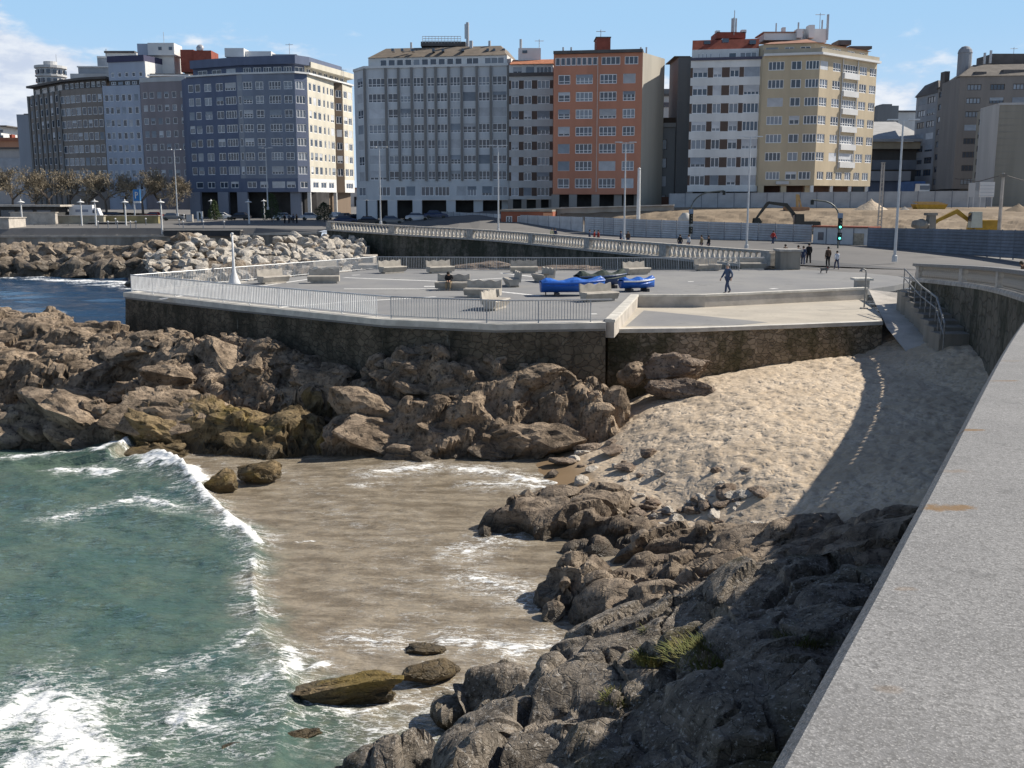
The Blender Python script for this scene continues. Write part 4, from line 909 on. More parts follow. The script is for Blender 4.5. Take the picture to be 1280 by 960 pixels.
blk(b, 'roof_house', 281, 305, 60, 71, 229, 5, M_WHITE); blk(b, 'roof_house', 305, 339, 64, 71, 230, 5, M_WHITE); blk(b, 'roof_slab', 340, 371, 67.8, 70, 226, 6, fm('grey_blue_corner', (.28, .30, .34))); mast(b, 362, 54, 68, 228, .06, 1); mast(b, 429, 86, 97, 240, .06, 1)
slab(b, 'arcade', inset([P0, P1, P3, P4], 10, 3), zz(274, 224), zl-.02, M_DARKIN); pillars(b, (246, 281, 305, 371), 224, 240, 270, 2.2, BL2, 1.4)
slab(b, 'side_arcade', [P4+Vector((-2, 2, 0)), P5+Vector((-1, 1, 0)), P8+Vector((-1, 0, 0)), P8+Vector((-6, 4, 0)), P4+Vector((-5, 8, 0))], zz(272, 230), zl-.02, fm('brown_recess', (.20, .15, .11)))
for p in (P4, P4.lerp(P5, .5), P5): m_ = MB(); m_.box((0, 0, -2.2), (.7, .7, 4.6)); m_.build('pillar', M_WHITE, b['root']).location = Vector((p.x-.4, p.y+.3, zl-.1))-b['root'].location

# --- mauve, white-blue and banded blocks on the far left
b = building('apartment_building', 'mauve grey apartment block with small white windows, between the pale blue and dark blue blocks', at(210, 268, 236))
A, C = V2(183, 238), V2(239, 234.5); zb, zt = zz(262, 236), zz(102, 236)
facade(b, A, C, zb, zt, frac(905, 1172, [(918, 944, 1), (958, 985, 1), (1002, 1028, 1), (1044, 1070, 1), (1089, 1114, 1), (1138, 1162, 1)]), rws(118.5, 16.3, 8, 236, 8), shut=.4)
back_body(b, [A, C], zb, zt, 13); fin(b, [fm('mauve_render', (.27, .24, .25))])
slab(b, 'parapet', inset([A, C], 2, -.1), zt+.01, zt+1.0, fm('pale_grey_render', (.50, .50, .495))); blk(b, 'roof_terrace', 186, 238, 92, 101, 242, 7, M_DARKROOF); blk(b, 'roof_edge', 184, 236, 93.2, 95, 240, 1, M_WHITE)
blk(b, 'red_roof_house', 226.5, 243, 62, 90, 246, 6, M_BRICK); blk(b, 'red_roof_house', 243, 265, 63, 90, 245.5, 6, M_BRICK); m_ = MB(); m_.lathe((0, 0, 0), [(.9, .0), (.7, .25), (.2, .4)], 10); o = m_.build('satellite_dish', M_ANT, b['root']); o.location = at(250, 60, 246)-b['root'].location; o.rotation_euler = (R(70), 0, 0)
b = building('apartment_building', 'pale blue apartment block with square windows and a white stair tower on its roof', at(160, 268, 240))
A, C = V2(136.5, 241), V2(182.5, 238.5); zb, zt = zz(262, 240), zz(107, 240)
facade(b, A, C, zb, zt, frac(672, 902, [(683, 706, 1), (714, 736, 1), (750, 773, 1), (787, 812, 1), (823, 848, 1), (865, 890, 1)]), rws(122.5, 15.8, 8, 240, 8.5), shut=.3)
A2, C2 = A+Vector((.9, 2, 0)), C+Vector((.8, 2, 0)); zm = zz(99, 240); zq = zz(76, 240)
facade(b, A2, C2, zt, zm, [(.05+.19*i, .18+.19*i, 2) for i in range(5)], [(zt+.4, zm-.3)], 1, 1); facade(b, A2, C2, zm, zq, [(.06+.19*i, .15+.19*i, 1) for i in range(5)], [(zz(95, 240), zz(89, 240))], 0, 0)
back_body(b, [A, C], zb, zt, 13); back_body(b, [A2, C2], zt, zq, 11, 2)
fin(b, [fm('pale_blue_render', (.40, .44, .52)), M_DARKROOF, M_WHITE]); slab(b, 'roof', inset([A2, C2], 10, -.4), zq, zq+1.3, fm('navy_roof', (.07, .07, .12)))
blk(b, 'gable_wall', 187, 219, 68, 100, 247, 6, M_WHITE); blk(b, 'stair_tower', 172, 185, 54.5, 69, 246, 6, fm('pale_blue_render', (.40, .44, .52))); blk(b, 'stair_tower', 185, 218, 53.5, 69, 245.5, 6, M_WHITE)
for u in (198, 211): blk(b, 'tower_window', u, u+4, 58.5, 62.5, 245.4, .3, G_DARK)
mast(b, 205, 40, 54, 247, .06)
b = building('apartment_building', 'curved brown-grey apartment block with ribs, stepped terraces and a round turret', at(90, 266, 246))
P0, P1, P2, P3 = V2(45, 264), V2(83, 250), V2(109, 245.5), V2(136, 243); zb, zt = zz(262, 246), zz(111, 246)
RB = rws(123.5, 15.7, 8, 246, 9.5)
facade(b, P0, P1, zb, zt, [(.04+.165*i, .13+.165*i, 1) for i in range(6)], rws(124.5, 15.3, 8, 254, 9.5), 0, 0, shut=.35)
facade(b, P1, P2, zb, zt, [(.03+.245*i, .24+.245*i, 1) for i in range(4)], RB, 0, 0, shut=.2, curt=.6); facade(b, P2, P3, zb, zt, [(.04+.245*i, .23+.245*i, 1) for i in range(4)], RB, 0, 0, shut=.2, curt=.6)
back_body(b, [P0, P1, P2, P3], zb, zt, 14)
T0, T1, T2, T3 = (p+Vector((.6, 1.5, 0)) for p in (P0, P1, P2, P3)); zq = zz(100, 246)
for q0, q1 in ((T0, T1), (T1, T2), (T2, T3)): facade(b, q0, q1, zt, zq, [(.05+.24*i, .22+.24*i, 1) for i in range(4)], [(zt+.4, zq-.3)], 1, 1)
fin(b, [fm('brown_grey_render', (.25, .215, .19)), M_DARKROOF])
for t in [i/6 for i in range(7)]: p = P0.lerp(P1, t); m_ = MB(); m_.box((0, 0, 0), (.45, .6, zt-zb)); m_.build('rib', fm('rib_stone', (.23, .22, .21)), b['root']).location = Vector((p.x, p.y-.2, (zt+zb)/2))-b['root'].location
slab(b, 'roof', [T0+Vector((-1, -1.6, 0)), T1+Vector((0, -1.6, 0)), T2+Vector((0, -1.6, 0)), T3+Vector((.4, -1.6, 0)), T3+Vector((1, 9, 0)), T0+Vector((3, 9, 0))], zq, zq+.5, M_DARKROOF)
PG = fm('pale_grey_render', (.50, .50, .495))
blk(b, 'terrace_floor', 88, 139, 92, 99, 250, 8, PG); blk(b, 'terrace_glazing', 98, 138, 84, 92, 252, 7, G_MID); blk(b, 'terrace_roof', 96, 141, 82.5, 84, 251.5, 8, M_WHITE); blk(b, 'penthouse', 122, 142, 72, 83, 255, 6, G_MID); blk(b, 'penthouse_roof', 121, 142, 70, 72, 254.5, 6.5, M_WHITE); blk(b, 'top_house', 132, 171, 66, 73, 258, 6, M_WHITE); blk(b, 'top_roof', 130, 168, 63.5, 66, 257.5, 7, M_DARKROOF)
c = at(65, 108, 268); m_ = MB(); m_.lathe((0, 0, 0), [(3.3, 0), (3.3, 2), (3.7, 2.2), (3.7, 2.6), (3.3, 2.7), (3.3, 4.0), (3.8, 4.2), (3.8, 4.8), (1.6, 5.0), (1.6, 5.9)], 16, 0, False); m_.build('turret', PG, b['root']).location = c-b['root'].location
for k in range(14):
    a = k/14*6.283
    for z in (3.3, 1.2): m_ = MB(); m_.box((3.2*math.cos(a), 3.2*math.sin(a), z), (.8, .8, .9), a); m_.build('turret_window', G_DARK, b['root']).location = c-b['root'].location
mast(b, 71, 68, 84, 268, .06); mast(b, 133, 61, 70, 258, .1)
b = building('building', 'plain pale grey slab building at the far left edge behind bare trees', at(37, 262, 275))
blk(b, 'wall', 30, 46, 143, 262, 275, 14, fm('pale_slab', (.36, .38, .42))); blk(b, 'roof', 29.6, 46.2, 142, 143, 274.8, 14.5, M_DARKROOF)
b = building('building', 'low reddish house with chimneys far off at the left edge', at(15, 240, 420))
blk(b, 'wall', -20, 32, 176, 250, 420, 20, fm('reddish_render', (.42, .22, .14))); blk(b, 'roof', -20, 33, 172, 176, 419, 22, fm('rust_roof', (.30, .13, .08))); blk(b, 'chimney', 12, 15, 168, 173, 425, 3, M_BRICK); blk(b, 'chimney', 22, 25, 168, 173, 425, 3, M_BRICK)
for u in (3, 12, 21): blk(b, 'window', u, u+4, 190, 197, 419.5, .4, G_DARK)
b = building('building', 'white far-off tower block showing above the reddish house', at(2, 240, 520)); blk(b, 'wall', -30, 8, 158, 245, 520, 20, M_WHITE); blk(b, 'roof', -30, 8.4, 156.6, 158, 519, 21, M_DARKROOF)
for v in (162, 169): blk(b, 'window', 0, 4, v, v+4, 519.5, .4, G_DARK)
b = building('building', 'pale grey hall behind the trees at the far left', at(15, 262, 330)); blk(b, 'wall', -30, 34, 186, 262, 330, 20, fm('pale_hall', (.38, .37, .37))); blk(b, 'roof', -30, 35, 184, 186, 329, 22, M_DARKROOF); blk(b, 'window', -10, 28, 198, 215, 329.7, .4, G_MID)

# --- low grey building in the gap
b = building('building', 'low grey stone building with tall windows in the gap beside the orange block', at(830, 258, 185))
A, C = V2(800, 185), V2(862, 184); zb, zt = zz(256, 185), zz(154, 185)
facade(b, A, C, zb, zt, frac(845, 1140, [(895, 1000, 3), (1070, 1120, 2)]), rws(181, 23, 4, 185, 13), fr=M_FRAMED, shut=.1); back_body(b, [A, C], zb, zt, 12); fin(b, [fm('grey_stone', (.21, .215, .215))])
slab(b, 'cornice', inset([A, C], 4, -.4), zt-.7, zt-.01, fm('grey_stone_trim', (.26, .26, .25))); slab(b, 'roof', inset([A, C], 12, 0), zt+.01, zt+.9, fm('moss_roof', (.06, .045, .035)))
for u in (808, 848): blk(b, 'pilaster', u, u+5, 162, 245, 184.4, .5, fm('grey_stone_trim', (.26, .26, .25)))
blk(b, 'shop_base', 802, 860, 246, 256, 184, .5, fm('rust_base', (.14, .07, .05)))
b = building('building', 'blank grey gable wall rising behind the low stone building', at(853, 150, 181.5)); blk(b, 'wall', 843.5, 863, 71, 250, 183, 10, fm('dark_blank_wall', (.17, .175, .18))); blk(b, 'roof', 843, 863, 70, 71, 182.8, 10.4, M_DARKROOF)
b = building('building', 'small far building with roof plant seen through the gap between blocks', at(832, 150, 230)); blk(b, 'wall', 824, 843, 120, 160, 230, 8, fm('pale_grey_render', (.50, .50, .495))); blk(b, 'roof', 823, 843, 117, 120, 229.5, 9, M_DARKROOF); blk(b, 'roof_plant', 827, 838, 111, 117, 232, 4, fm('dark_blank_wall', (.17, .175, .18))); blk(b, 'window', 829, 838, 128, 134, 229.8, .3, G_DARK)

# --- white striped block
b = building('apartment_building', 'white apartment block striped by brown window bands under a red brick penthouse', at(903, 255, 174.5))
A, C = V2(859, 175.5), V2(946, 173.5); zb, zt = zz(239.5, 174.5), zz(74, 174.5)
facade(b, A, C, zb, zt, frac(108, 535, [(122, 212, 3), (245, 297, 2), (345, 402, 2), (430, 525, 4)]), rws(90.3, 22.5, 7, 174.5, 12.5), 1, 0, shut=.45, shutb=.2, curt=.5)
back_body(b, [A, C], zb, zt, 14); A2, C2 = A+Vector((.4, 1.6, 0)), C+Vector((-.2, 1.6, 0)); zq = zz(59.5, 174.5)
facade(b, A2, C2, zt, zq, [(.09, .12, 1), (.15, .18, 1), (.205, .235, 1), (.27, .3, 1), (.4, .43, 1), (.55, .67, 1), (.72, .97, 3)], [(zz(72, 174.5), zz(64, 174.5))], 2, 2, shut=.1); back_body(b, [A2, C2], zt, zq, 11, 2)
fin(b, [fm('white_band', (.70, .695, .68)), fm('brown_panel', (.12, .085, .07)), M_WHITE])
slab(b, 'balcony_edge', inset([A, C], 3, -.3), zt-.12, zt+.3, fm('navy_edge', (.09, .09, .13)))
m_ = MB(); m_.frustum([(p[0], p[1]) for p in inset([A2, C2], 11, .3)], zq+.01, [(p[0], p[1]) for p in inset([A2, C2], 10, 1.6)], zz(47.5, 176)); m_.build('penthouse', M_BRICK, b['root'], True)
blk(b, 'penthouse_tower', 895.5, 932, 40, 48, 179, 5, M_BRICK); blk(b, 'penthouse_window', 880, 888, 51, 55, 175.6, .8, G_DARK); blk(b, 'penthouse_window', 903, 911, 48, 53, 175.8, .8, G_DARK); blk(b, 'penthouse_window', 937, 945, 50, 55, 175.6, .8, G_DARK)
blk(b, 'chimney', 895, 900, 38, 41, 179, 1.2, M_WHITE); blk(b, 'chimney', 927, 933, 37, 41, 179, 1.2, M_WHITE)
mast(b, 917.5, 13, 40, 179, .07); mast(b, 915, 23, 36, 179, .16); mast(b, 917.3, 22, 36, 178.7, .16); mast(b, 920, 23, 36, 179, .16)
slab(b, 'arcade', inset([A, C], 13, 2.6), zz(262, 174.5), zb-.02, M_DARKIN); pillars(b, (861, 903, 944), 174.7, 239.5, 258, 1.0, fm('arcade_pillar', (.30, .28, .26)))

# --- beige corner block
b = building('apartment_building', 'beige corner apartment block with a sunlit right side, white bays and chimneys', at(1015, 255, 171))
A, C, D = V2(947, 173), V2(1017, 171), V2(1087, 182); zt = zz(69.5, 172); zb = zz(232, 172)
RW = rws(82, 22.75, 6, 172, 11)
facade(b, A, C, zz(211, 172), zt, frac(553, 890, [(588, 682, 4), (722, 785, 2), (808, 888, 4)]), RW, shut=.25, shutb=.3)
facade(b, C, D, zz(211, 172), zt, frac(900, 1258, [(903, 950, 3), (980, 1028, 3), (1040, 1135, 6), (1148, 1195, 3), (1214, 1256, 3)]), RW, low=True, shut=.12, curt=.5)
facade(b, A, C, zb, zz(211, 172), [(.13, .38, 4), (.48, .68, 2), (.71, .93, 3)], [(zz(224.5, 172), zz(214.5, 172))], shut=.2); facade(b, C, D, zb, zz(211, 172), [(.04+.16*i, .15+.16*i, 3) for i in range(6)], [(zz(224.5, 172), zz(214.5, 172))], shut=.1, curt=.5)
back_body(b, [A, C, D], zb, zt, 12)
A2, C2, D2 = A+Vector((.3, 1.5, 0)), C+Vector((-.5, 1.4, 0)), D+Vector((-1.4, .6, 0)); zq = zz(53, 172)
facade(b, A2, C2, zt, zq, [(.05, .3, 3), (.42, .6, 2), (.72, .92, 2)], [(zz(64, 172), zz(57, 172))], shut=.3); facade(b, C2, D2, zt, zq, [(.1, .2, 2), (.3, .48, 3), (.6, .74, 2), (.83, .93, 2)], [(zz(64, 172), zz(56, 172))], curt=.6)
back_body(b, [A2, C2, D2], zt, zq, 9)
BE = fm('beige_render', (.52, .43, .30)); fin(b, [BE])
slab(b, 'cornice', [A+Vector((0, -.7, 0)), C+Vector((.2, -.8, 0)), D+Vector((.6, -.4, 0)), D+Vector((-5, 5, 0)), A+Vector((1, 6, 0))], zt-.01, zt+.35, M_WHITE)
slab(b, 'parapet', [A+Vector((0, -.4, 0)), C+Vector((.1, -.5, 0)), D+Vector((.3, -.2, 0)), D+Vector((-.3, .3, 0)), C+Vector((0, .2, 0)), A+Vector((0, .2, 0))], zt+.36, zt+1.0, fm('beige_parapet', (.40, .35, .27)))
p = MB(); p.frustum([(q[0], q[1]) for q in (A2+Vector((0, -.5, 0)), C2+Vector((.2, -.6, 0)), D2+Vector((.5, -.2, 0)), D2+Vector((-6, 8, 0)), A2+Vector((2, 10, 0)))], zq+.01, [(q[0], q[1]) for q in (A2+Vector((3, 5, 0)), C2+Vector((0, 5, 0)), D2+Vector((-5, 4, 0)), D2+Vector((-7, 6, 0)), A2+Vector((4, 8, 0)))], zz(45, 174)); p.build('roof', mk('pink_tiles', (.36, .20, .145), .2, 1), b['root'], True)
blk(b, 'roof_house', 955, 1003, 41, 50, 178, 5, M_WHITE); blk(b, 'roof_house_roof', 954, 1004, 39.5, 41, 177.8, 6, mk('pink_tiles', (.36, .20, .145), .2, 1)); blk(b, 'stair_tower', 1003, 1033, 36, 53, 180, 5, M_WHITE); blk(b, 'chimney', 996, 1003, 36, 47, 177, 2, M_WHITE); blk(b, 'chimney', 1011, 1018, 31, 47, 178, 2, M_WHITE); blk(b, 'chimney', 978, 982, 34, 41, 179, 1, M_WHITE); blk(b, 'roof_store', 1048, 1064, 50, 56, 181, 4, M_DARKROOF); blk(b, 'roof_store', 1062, 1090, 57.5, 61, 184, 3, M_DARKROOF)
mast(b, 1034, 18, 46, 180, .22); mast(b, 1027.5, 25, 36, 181, .15); mast(b, 1024.5, 16, 36, 181, .05, 1); mast(b, 998, 28, 36, 178, .15, name='flue'); mast(b, 970, 29, 40, 179, .12, name='flue')
for t in (.388, .653): q = C.lerp(D, t); m_ = MB(); m_.box((0, 0, 0), (.14, .14, zt-zz(211, 172))); m_.build('downpipe', M_WHITE, b['root']).location = Vector((q.x+.02, q.y-.12, (zt+zz(211, 172))/2))-b['root'].location
q0, q1 = C.lerp(D, .388), C.lerp(D, .655); dn = (D-C); dn.z = 0; dn.normalize(); nn_ = Vector((dn.y, -dn.x, 0))
for z0, z1 in RW:
    m_ = MB(); m_.prism([(q0.x, q0.y), (q1.x, q1.y), (q1.x+nn_.x*.45, q1.y+nn_.y*.45), (q0.x+nn_.x*.45, q0.y+nn_.y*.45)], z0-.95, z0-.04); m_.build('balcony', M_WHITE, b['root'], True)
slab(b, 'arcade', [A+Vector((.5, 3, 0)), C+Vector((-1, 3, 0)), D+Vector((-2.5, 1.5, 0)), D+Vector((-6, 6, 0)), A+Vector((1, 10, 0))], zz(258, 172), zb-.02, mk('arcade_brown', (.10, .055, .04), .3, .3))
pillars(b, (950, 978, 1008), 172.6, 232, 254, .9, BE); 
for t in (.0, .33, .66, .97): q = C.lerp(D, t); m_ = MB(); m_.box((0, 0, -1.9), (.5, .5, 4)); m_.build('pillar', M_WHITE, b['root']).location = Vector((q.x-.3, q.y+.2, zb-.1))-b['root'].location
blk(b, 'shop_sign', 970, 986, 226.5, 230.5, 171.6, .3, PG)

# --- modern hall in the gap, far roofs, dark block and stone block on the right
b = building('hall', 'low hall with a pale sloping metal roof between the beige and dark blocks', at(1115, 255, 262))
blk(b, 'wall', 1078, 1160, 186, 262, 264, 20, fm('hall_dark', (.10, .095, .09))); blk(b, 'band', 1078, 1160, 177, 186, 262, 22, fm('hall_band', (.42, .35, .25))); zq = zz(177, 262)
a, c = at(1076, 177, 261), at(1162, 177, 261); m_ = MB(); m_.add([(a.x, a.y, zq), (c.x, c.y, zq), (c.x, c.y+24, zq+5.8), (a.x, a.y+24, zq+5.8), (a.x, a.y, zq+.6), (c.x, c.y, zq+.6), (c.x, c.y+24, zq+6.4), (a.x, a.y+24, zq+6.4)], [(0, 3, 2, 1), (4, 5, 6, 7), (0, 1, 5, 4), (1, 2, 6, 5), (2, 3, 7, 6), (3, 0, 4, 7)]); m_.build('roof', fm('pale_metal_roof', (.40, .395, .385)), b['root'], True)
blk(b, 'glazing', 1090, 1150, 200, 212, 263.6, .4, G_MID); blk(b, 'canopy', 1084, 1138, 214, 226, 255, 6, fm('grey_canopy', (.35, .36, .38))); blk(b, 'poster_wall', 1086, 1136, 226, 240, 256, 1, fm('blue_grey_panel', (.16, .19, .26)))
b = building('building', 'far dark block with stepped roof showing above the hall roof', at(1108, 150, 420)); blk(b, 'wall', 1095, 1120, 132, 190, 420, 14, fm('dark_blank_wall', (.17, .175, .18))); blk(b, 'roof_house', 1103, 1115, 130, 133, 422, 8, fm('dark_blank_wall', (.17, .175, .18)))
b = building('building', 'far pale house stepping down beside the dark block above the hall', at(1130, 150, 440)); blk(b, 'wall', 1118, 1150, 140, 190, 440, 14, fm('pale_grey_render', (.50, .50, .495))); blk(b, 'roof', 1117, 1150, 138, 140, 439, 15, M_DARKROOF)
b = building('apartment_building', 'dark brown apartment block with long windows, roof turret and sloping attic', at(1230, 258, 228))
P0, P1, P2, P3 = V2(1138, 266), V2(1164, 254), V2(1190, 229), V2(1330, 226); zb, zt = zz(236, 228), zz(95, 228)
facade(b, P2, P3, zb, zt, frac(1190, 1330, [(1199.5, 1217, 4), (1228, 1246, 4), (1256, 1274, 4), (1285, 1303, 4)]), rws(108.7, 16.9, 8, 228, 7.5), fr=M_FRAMED, shut=.2, shutb=.5)
facade(b, P1, P2, zb, zt, [(.06, .3, 2), (.34, .6, 3), (.64, .86, 2)], rws(110, 16.6, 8, 236, 8), fr=M_FRAMED, shut=.2)
facade(b, P0, P1, zb, zz(118, 258), [(.1, .45, 3), (.55, .9, 3)], rws(126, 15, 7, 260, 8), 1, 1, fr=M_FRAMED, shut=.3)
back_body(b, [P2, P3], zb, zt, 14); back_body(b, [P1, P2], zb, zt, 1.2); back_body(b, [P0, P1], zb, zz(118, 258), 12, 1)
DK_ = fm('dark_brown_render', (.215, .195, .18)); fin(b, [DK_, fm('grey_corner_render', (.26, .27, .29))])
m_ = MB(); m_.frustum([(q[0], q[1]) for q in (P1+Vector((-.5, 0, 0)), P2+Vector((-.5, -.6, 0)), P3, P3+Vector((0, 14, 0)), P1+Vector((6, 9, 0)))], zt+.01, [(q[0], q[1]) for q in (P1+Vector((5, 3, 0)), P2+Vector((4.5, 4.5, 0)), P3+Vector((0, 4.5, 0)), P3+Vector((0, 9, 0)), P1+Vector((8, 6, 0)))], zz(80, 232)); m_.build('roof', mk('slate_attic', (.17, .15, .13), .2, 1), b['root'], True)
m_ = MB(); z1 = zz(118, 258); m_.frustum([(q[0], q[1]) for q in (P0+Vector((-.7, -.5, 0)), P1+Vector((0, -.7, 0)), P1+Vector((6, 9, 0)), P0+Vector((6, 9, 0)))], z1+.01, [(q[0], q[1]) for q in (P0+Vector((3, 3, 0)), P1+Vector((1, 3, 0)), P1+Vector((4, 6, 0)), P0+Vector((5, 6, 0)))], z1+3.2); m_.build('side_roof', M_DARKROOF, b['root'], True)
blk(b, 'attic', 1240, 1330, 67, 80, 236, 8, M_DARKROOF); blk(b, 'dormer', 1219, 1233, 89.5, 94.5, 228.6, 3, M_DARKROOF); blk(b, 'dormer', 1254, 1300, 87, 93, 228.4, 3, M_DARKROOF)
m_ = MB(); m_.lathe((0, 0, 0), [(1.45, -5), (1.45, 3.2), (1.55, 3.3), (1.35, 4.0), (.8, 4.6), (.1, 4.8)], 14, 0, False); m_.build('turret', fm('grey_corner_render', (.26, .27, .29)), b['root']).location = at(1205, 86, 236)-b['root'].location
mast(b, 1230.5, 66, 77, 234, .28, name='chimney'); mast(b, 1238, 63, 76, 234, .28, name='chimney'); blk(b, 'chimney', 1180, 1186, 89, 112, 246, 2.5, M_DARKROOF); mast(b, 1267, 59, 67, 238, .05, 1)
blk(b, 'shop_front', 1190, 1330, 237, 262, 229, 8, M_DARKIN); slab(b, 'ground_floor', [P0+Vector((1, .5, 0)), P1+Vector((1, .5, 0)), P2+Vector((1, .5, 0)), P2+Vector((5, 8, 0)), P0+Vector((6, 6, 0))], zz(262, 240), zb-.02, M_DARKIN)
b = building('building', 'blank pale granite block with horizontal joints in front of the dark brown block', at(1250, 258, 198))
P0, P1, P2 = V2(1214, 214), V2(1241, 199), V2(1340, 197); zb, zt = zz(262, 200), zz(132, 200)
facade(b, P0, P1, zb, zt, [(.1, .3, 1), (.4, .6, 1), (.7, .9, 1)], rws(150, 17, 5, 206, 8), 1, 1, fr=M_FRAMED, shut=.3); facade(b, P1, P2, zb, zt, [], []); back_body(b, [P1, P2], zb, zt, 12); back_body(b, [P0, P1], zb, zt-.02, 10, 1)
fin(b, [fm('pale_granite', (.44, .43, .42)), fm('olive_granite', (.27, .25, .21))])
for i in range(15): z = zb+1+(zt-zb-1)*i/15; m_ = MB(); m_.box(((P1.x+P2.x)/2, (P1.y+P2.y)/2-.03, z), ((P2-P1).length, .1, .06), math.atan2(P2.y-P1.y, P2.x-P1.x)); m_.build('stone_course', fm('joint_grey', (.24, .23, .22)), b['root'], True)
slab(b, 'parapet', inset([P1, P2], 12, -.15), zt+.01, zt+.4, fm('pale_granite', (.44, .43, .42)))
# ================================================================ boulders, stones
def ico(sub):
    bm = bmesh.new(); bmesh.ops.create_icosphere(bm, subdivisions=sub, radius=1); v = np.array([x.co[:] for x in bm.verts]); f = [tuple(q.index for q in x.verts) for x in bm.faces]; bm.free(); return v, f
_ico = {k: ico(k) for k in (2, 3, 4, 5)}
def rock_verts(seed, sub=3, sq=(1, .8, .65), cuts=11, rough=.07, lo=.55, hi=.85):
    v, f = _ico[sub]; v = v.copy(); r = np.random.RandomState(seed)
    for _ in range(cuts):
        n = r.normal(size=3); n /= np.linalg.norm(n); d = r.uniform(lo, hi); k = np.maximum(v@n-d, 0); v = v-k[:, None]*n*.93
    v = v*np.array(sq)
    nn = v/np.linalg.norm(v, axis=1, keepdims=True)
    if sub >= 3:
        f1, f2, hh_, _ = voro(v*2.1*np.array([1, 1, 1.5])+seed*1.7, seed); g1, g2, gh_, _ = voro(v*5.2+seed, seed+9)
        w_ = np.clip((f2-f1)/.10, 0, 1); v = v+nn*((hh_-.5)*.13*w_-.05*(1-w_)+((gh_-.5)*.045*np.clip((g2-g1)/.12, 0, 1)))[:, None]
    v = v+nn*(fbm(v*1.6+seed*3.1, 4, seed)*rough*2.2+fbm(v*6+seed, 3, seed+2)*rough*.9)[:, None]
    return v, f
def rock_mesh(name, seed, mat, **k):
    v, f = rock_verts(seed, **k); m_ = MB(); m_.add(v, f, 0, False); return m_.mesh(name, mat)
def hit(u, v, zf=sandz, t0=20, t1=70):
    d = ray(u, v); t = t0
    while t < t1:
        p = Vector((0, 0, CZ))+d*t
        if p.z < float(zf(p.x, p.y)): return p
        t += .05
    return p
def block_field(name, label, sheet, n, smin, smax, mats, seed, sq=(1.35, .9, .6), zmin=.15, dip=.3, sink=.3, pick=None, sub=3, area=None, yaw=.5):
    # loose and jointed blocks sitting in the outcrop, one rock mass with it
    r = np.random.RandomState(seed); me = sheet.data; co_ = np.zeros(len(me.vertices)*3); me.vertices.foreach_get('co', co_); co_ = co_.reshape(-1, 3)
    ok = np.where((co_[:, 2] > zmin) & (area(co_) if area else True))[0]; V = []; Fc = []; b_ = 0; MI = []
    var = [rock_verts(seed*7+i, sub, sq, 13, .05, .42, .78) for i in range(14)]; varb = [rock_verts(seed*7+i, sub+1, sq, 13, .05, .42, .78) for i in range(14)]
    for k in range(n):
        p = co_[r.choice(ok)]; s = smin*(smax/smin)**(r.rand()**1.6); v, f = (varb if s > smin+(smax-smin)*.3 else var)[r.randint(14)]
        M = (Matrix.Rotation(r.normal(0, yaw), 3, 'Z') @ Matrix.Rotation(dip+r.normal(0, .2), 3, 'Y') @ Matrix.Rotation(r.normal(0, .22), 3, 'X') @ Matrix.Rotation(r.choice([0, math.pi]), 3, 'Z'))
        w = (v*s)@np.array(M.transposed())+p-np.array([0, 0, s*sink]); V.append(w); Fc.append(np.array(f)+b_); b_ += len(v); MI += [int(pick(np.array([p]))[0]) if pick else 0]*len(f)
    V = np.concatenate(V); Fc = np.concatenate(Fc); m = bpy.data.meshes.new(name); m.from_pydata(V.tolist(), [], Fc.tolist())
    for q in mats: m.materials.append(q)
    m.polygons.foreach_set('material_index', MI); return m
def join_into(sheet, m):
    bm = bmesh.new(); bm.from_mesh(sheet.data); bm.from_mesh(m); bm.to_mesh(sheet.data); bm.free()
RO = bpy.data.objects
join_into(RO['rocky_headland'], block_field('hb', '', RO['rocky_headland'], 210, .45, 2.5, [M_HEAD, M_LICH], 3, sq=(1.5, .85, .55), pick=pick_head, dip=.2, sub=3, yaw=.45, sink=.5, area=lambda c: c[:, 0] < 2.0))
join_into(RO['rock_slope'], block_field('sb', '', RO['rock_slope'], 10, .35, 1.5, [M_SLOPE], 5, sq=(1.7, .9, .42), dip=-.22, yaw=.35, sink=.35))
join_into(RO['near_rocks'], block_field('nb', '', RO['near_rocks'], 12, .25, 1.2, [M_NEAR], 9, sq=(1.2, .95, .7), dip=-.25, sub=4, yaw=1.0))
# shore rocks under the left deck
shore = [B(u, v, y, rx, ry, 0, 3.5, 2.2) for u, v, y, rx, ry in ((-40, 308, 165, 8, 5), (20, 306, 163, 7, 4), (70, 304, 163, 6, 4), (110, 308, 162, 6, 4), (150, 306, 162, 6, 4), (195, 305, 160, 6, 4), (235, 300, 160, 6, 4), (0, 322, 155, 5, 3), (50, 324, 155, 5, 3), (95, 322, 155, 5, 3), (140, 325, 154, 5, 3), (185, 324, 152, 5, 3), (225, 320, 150, 6, 4), (260, 318, 148, 8, 6), (250, 330, 138, 10, 7), (300, 315, 150, 9, 8), (350, 312, 150, 9, 8), (400, 310, 152, 9, 8), (330, 332, 130, 12, 8), (390, 332, 130, 10, 8))]
sr = rock_sheet('shore_rocks', 'dark weed-stained shore rocks below the deck wall', -92, -14, 118, 172, .33, .3, shore, -1, 51, [M_BRK], 4.0, 1.6, .8, -.4, None, 1.2, (.8, 1, 1.4), .6, 2)
join_into(sr, block_field('rb', '', sr, 260, .9, 2.6, [M_BRK], 13, dip=.2, sub=2, yaw=1.2, area=lambda c: c[:, 0] < -42))
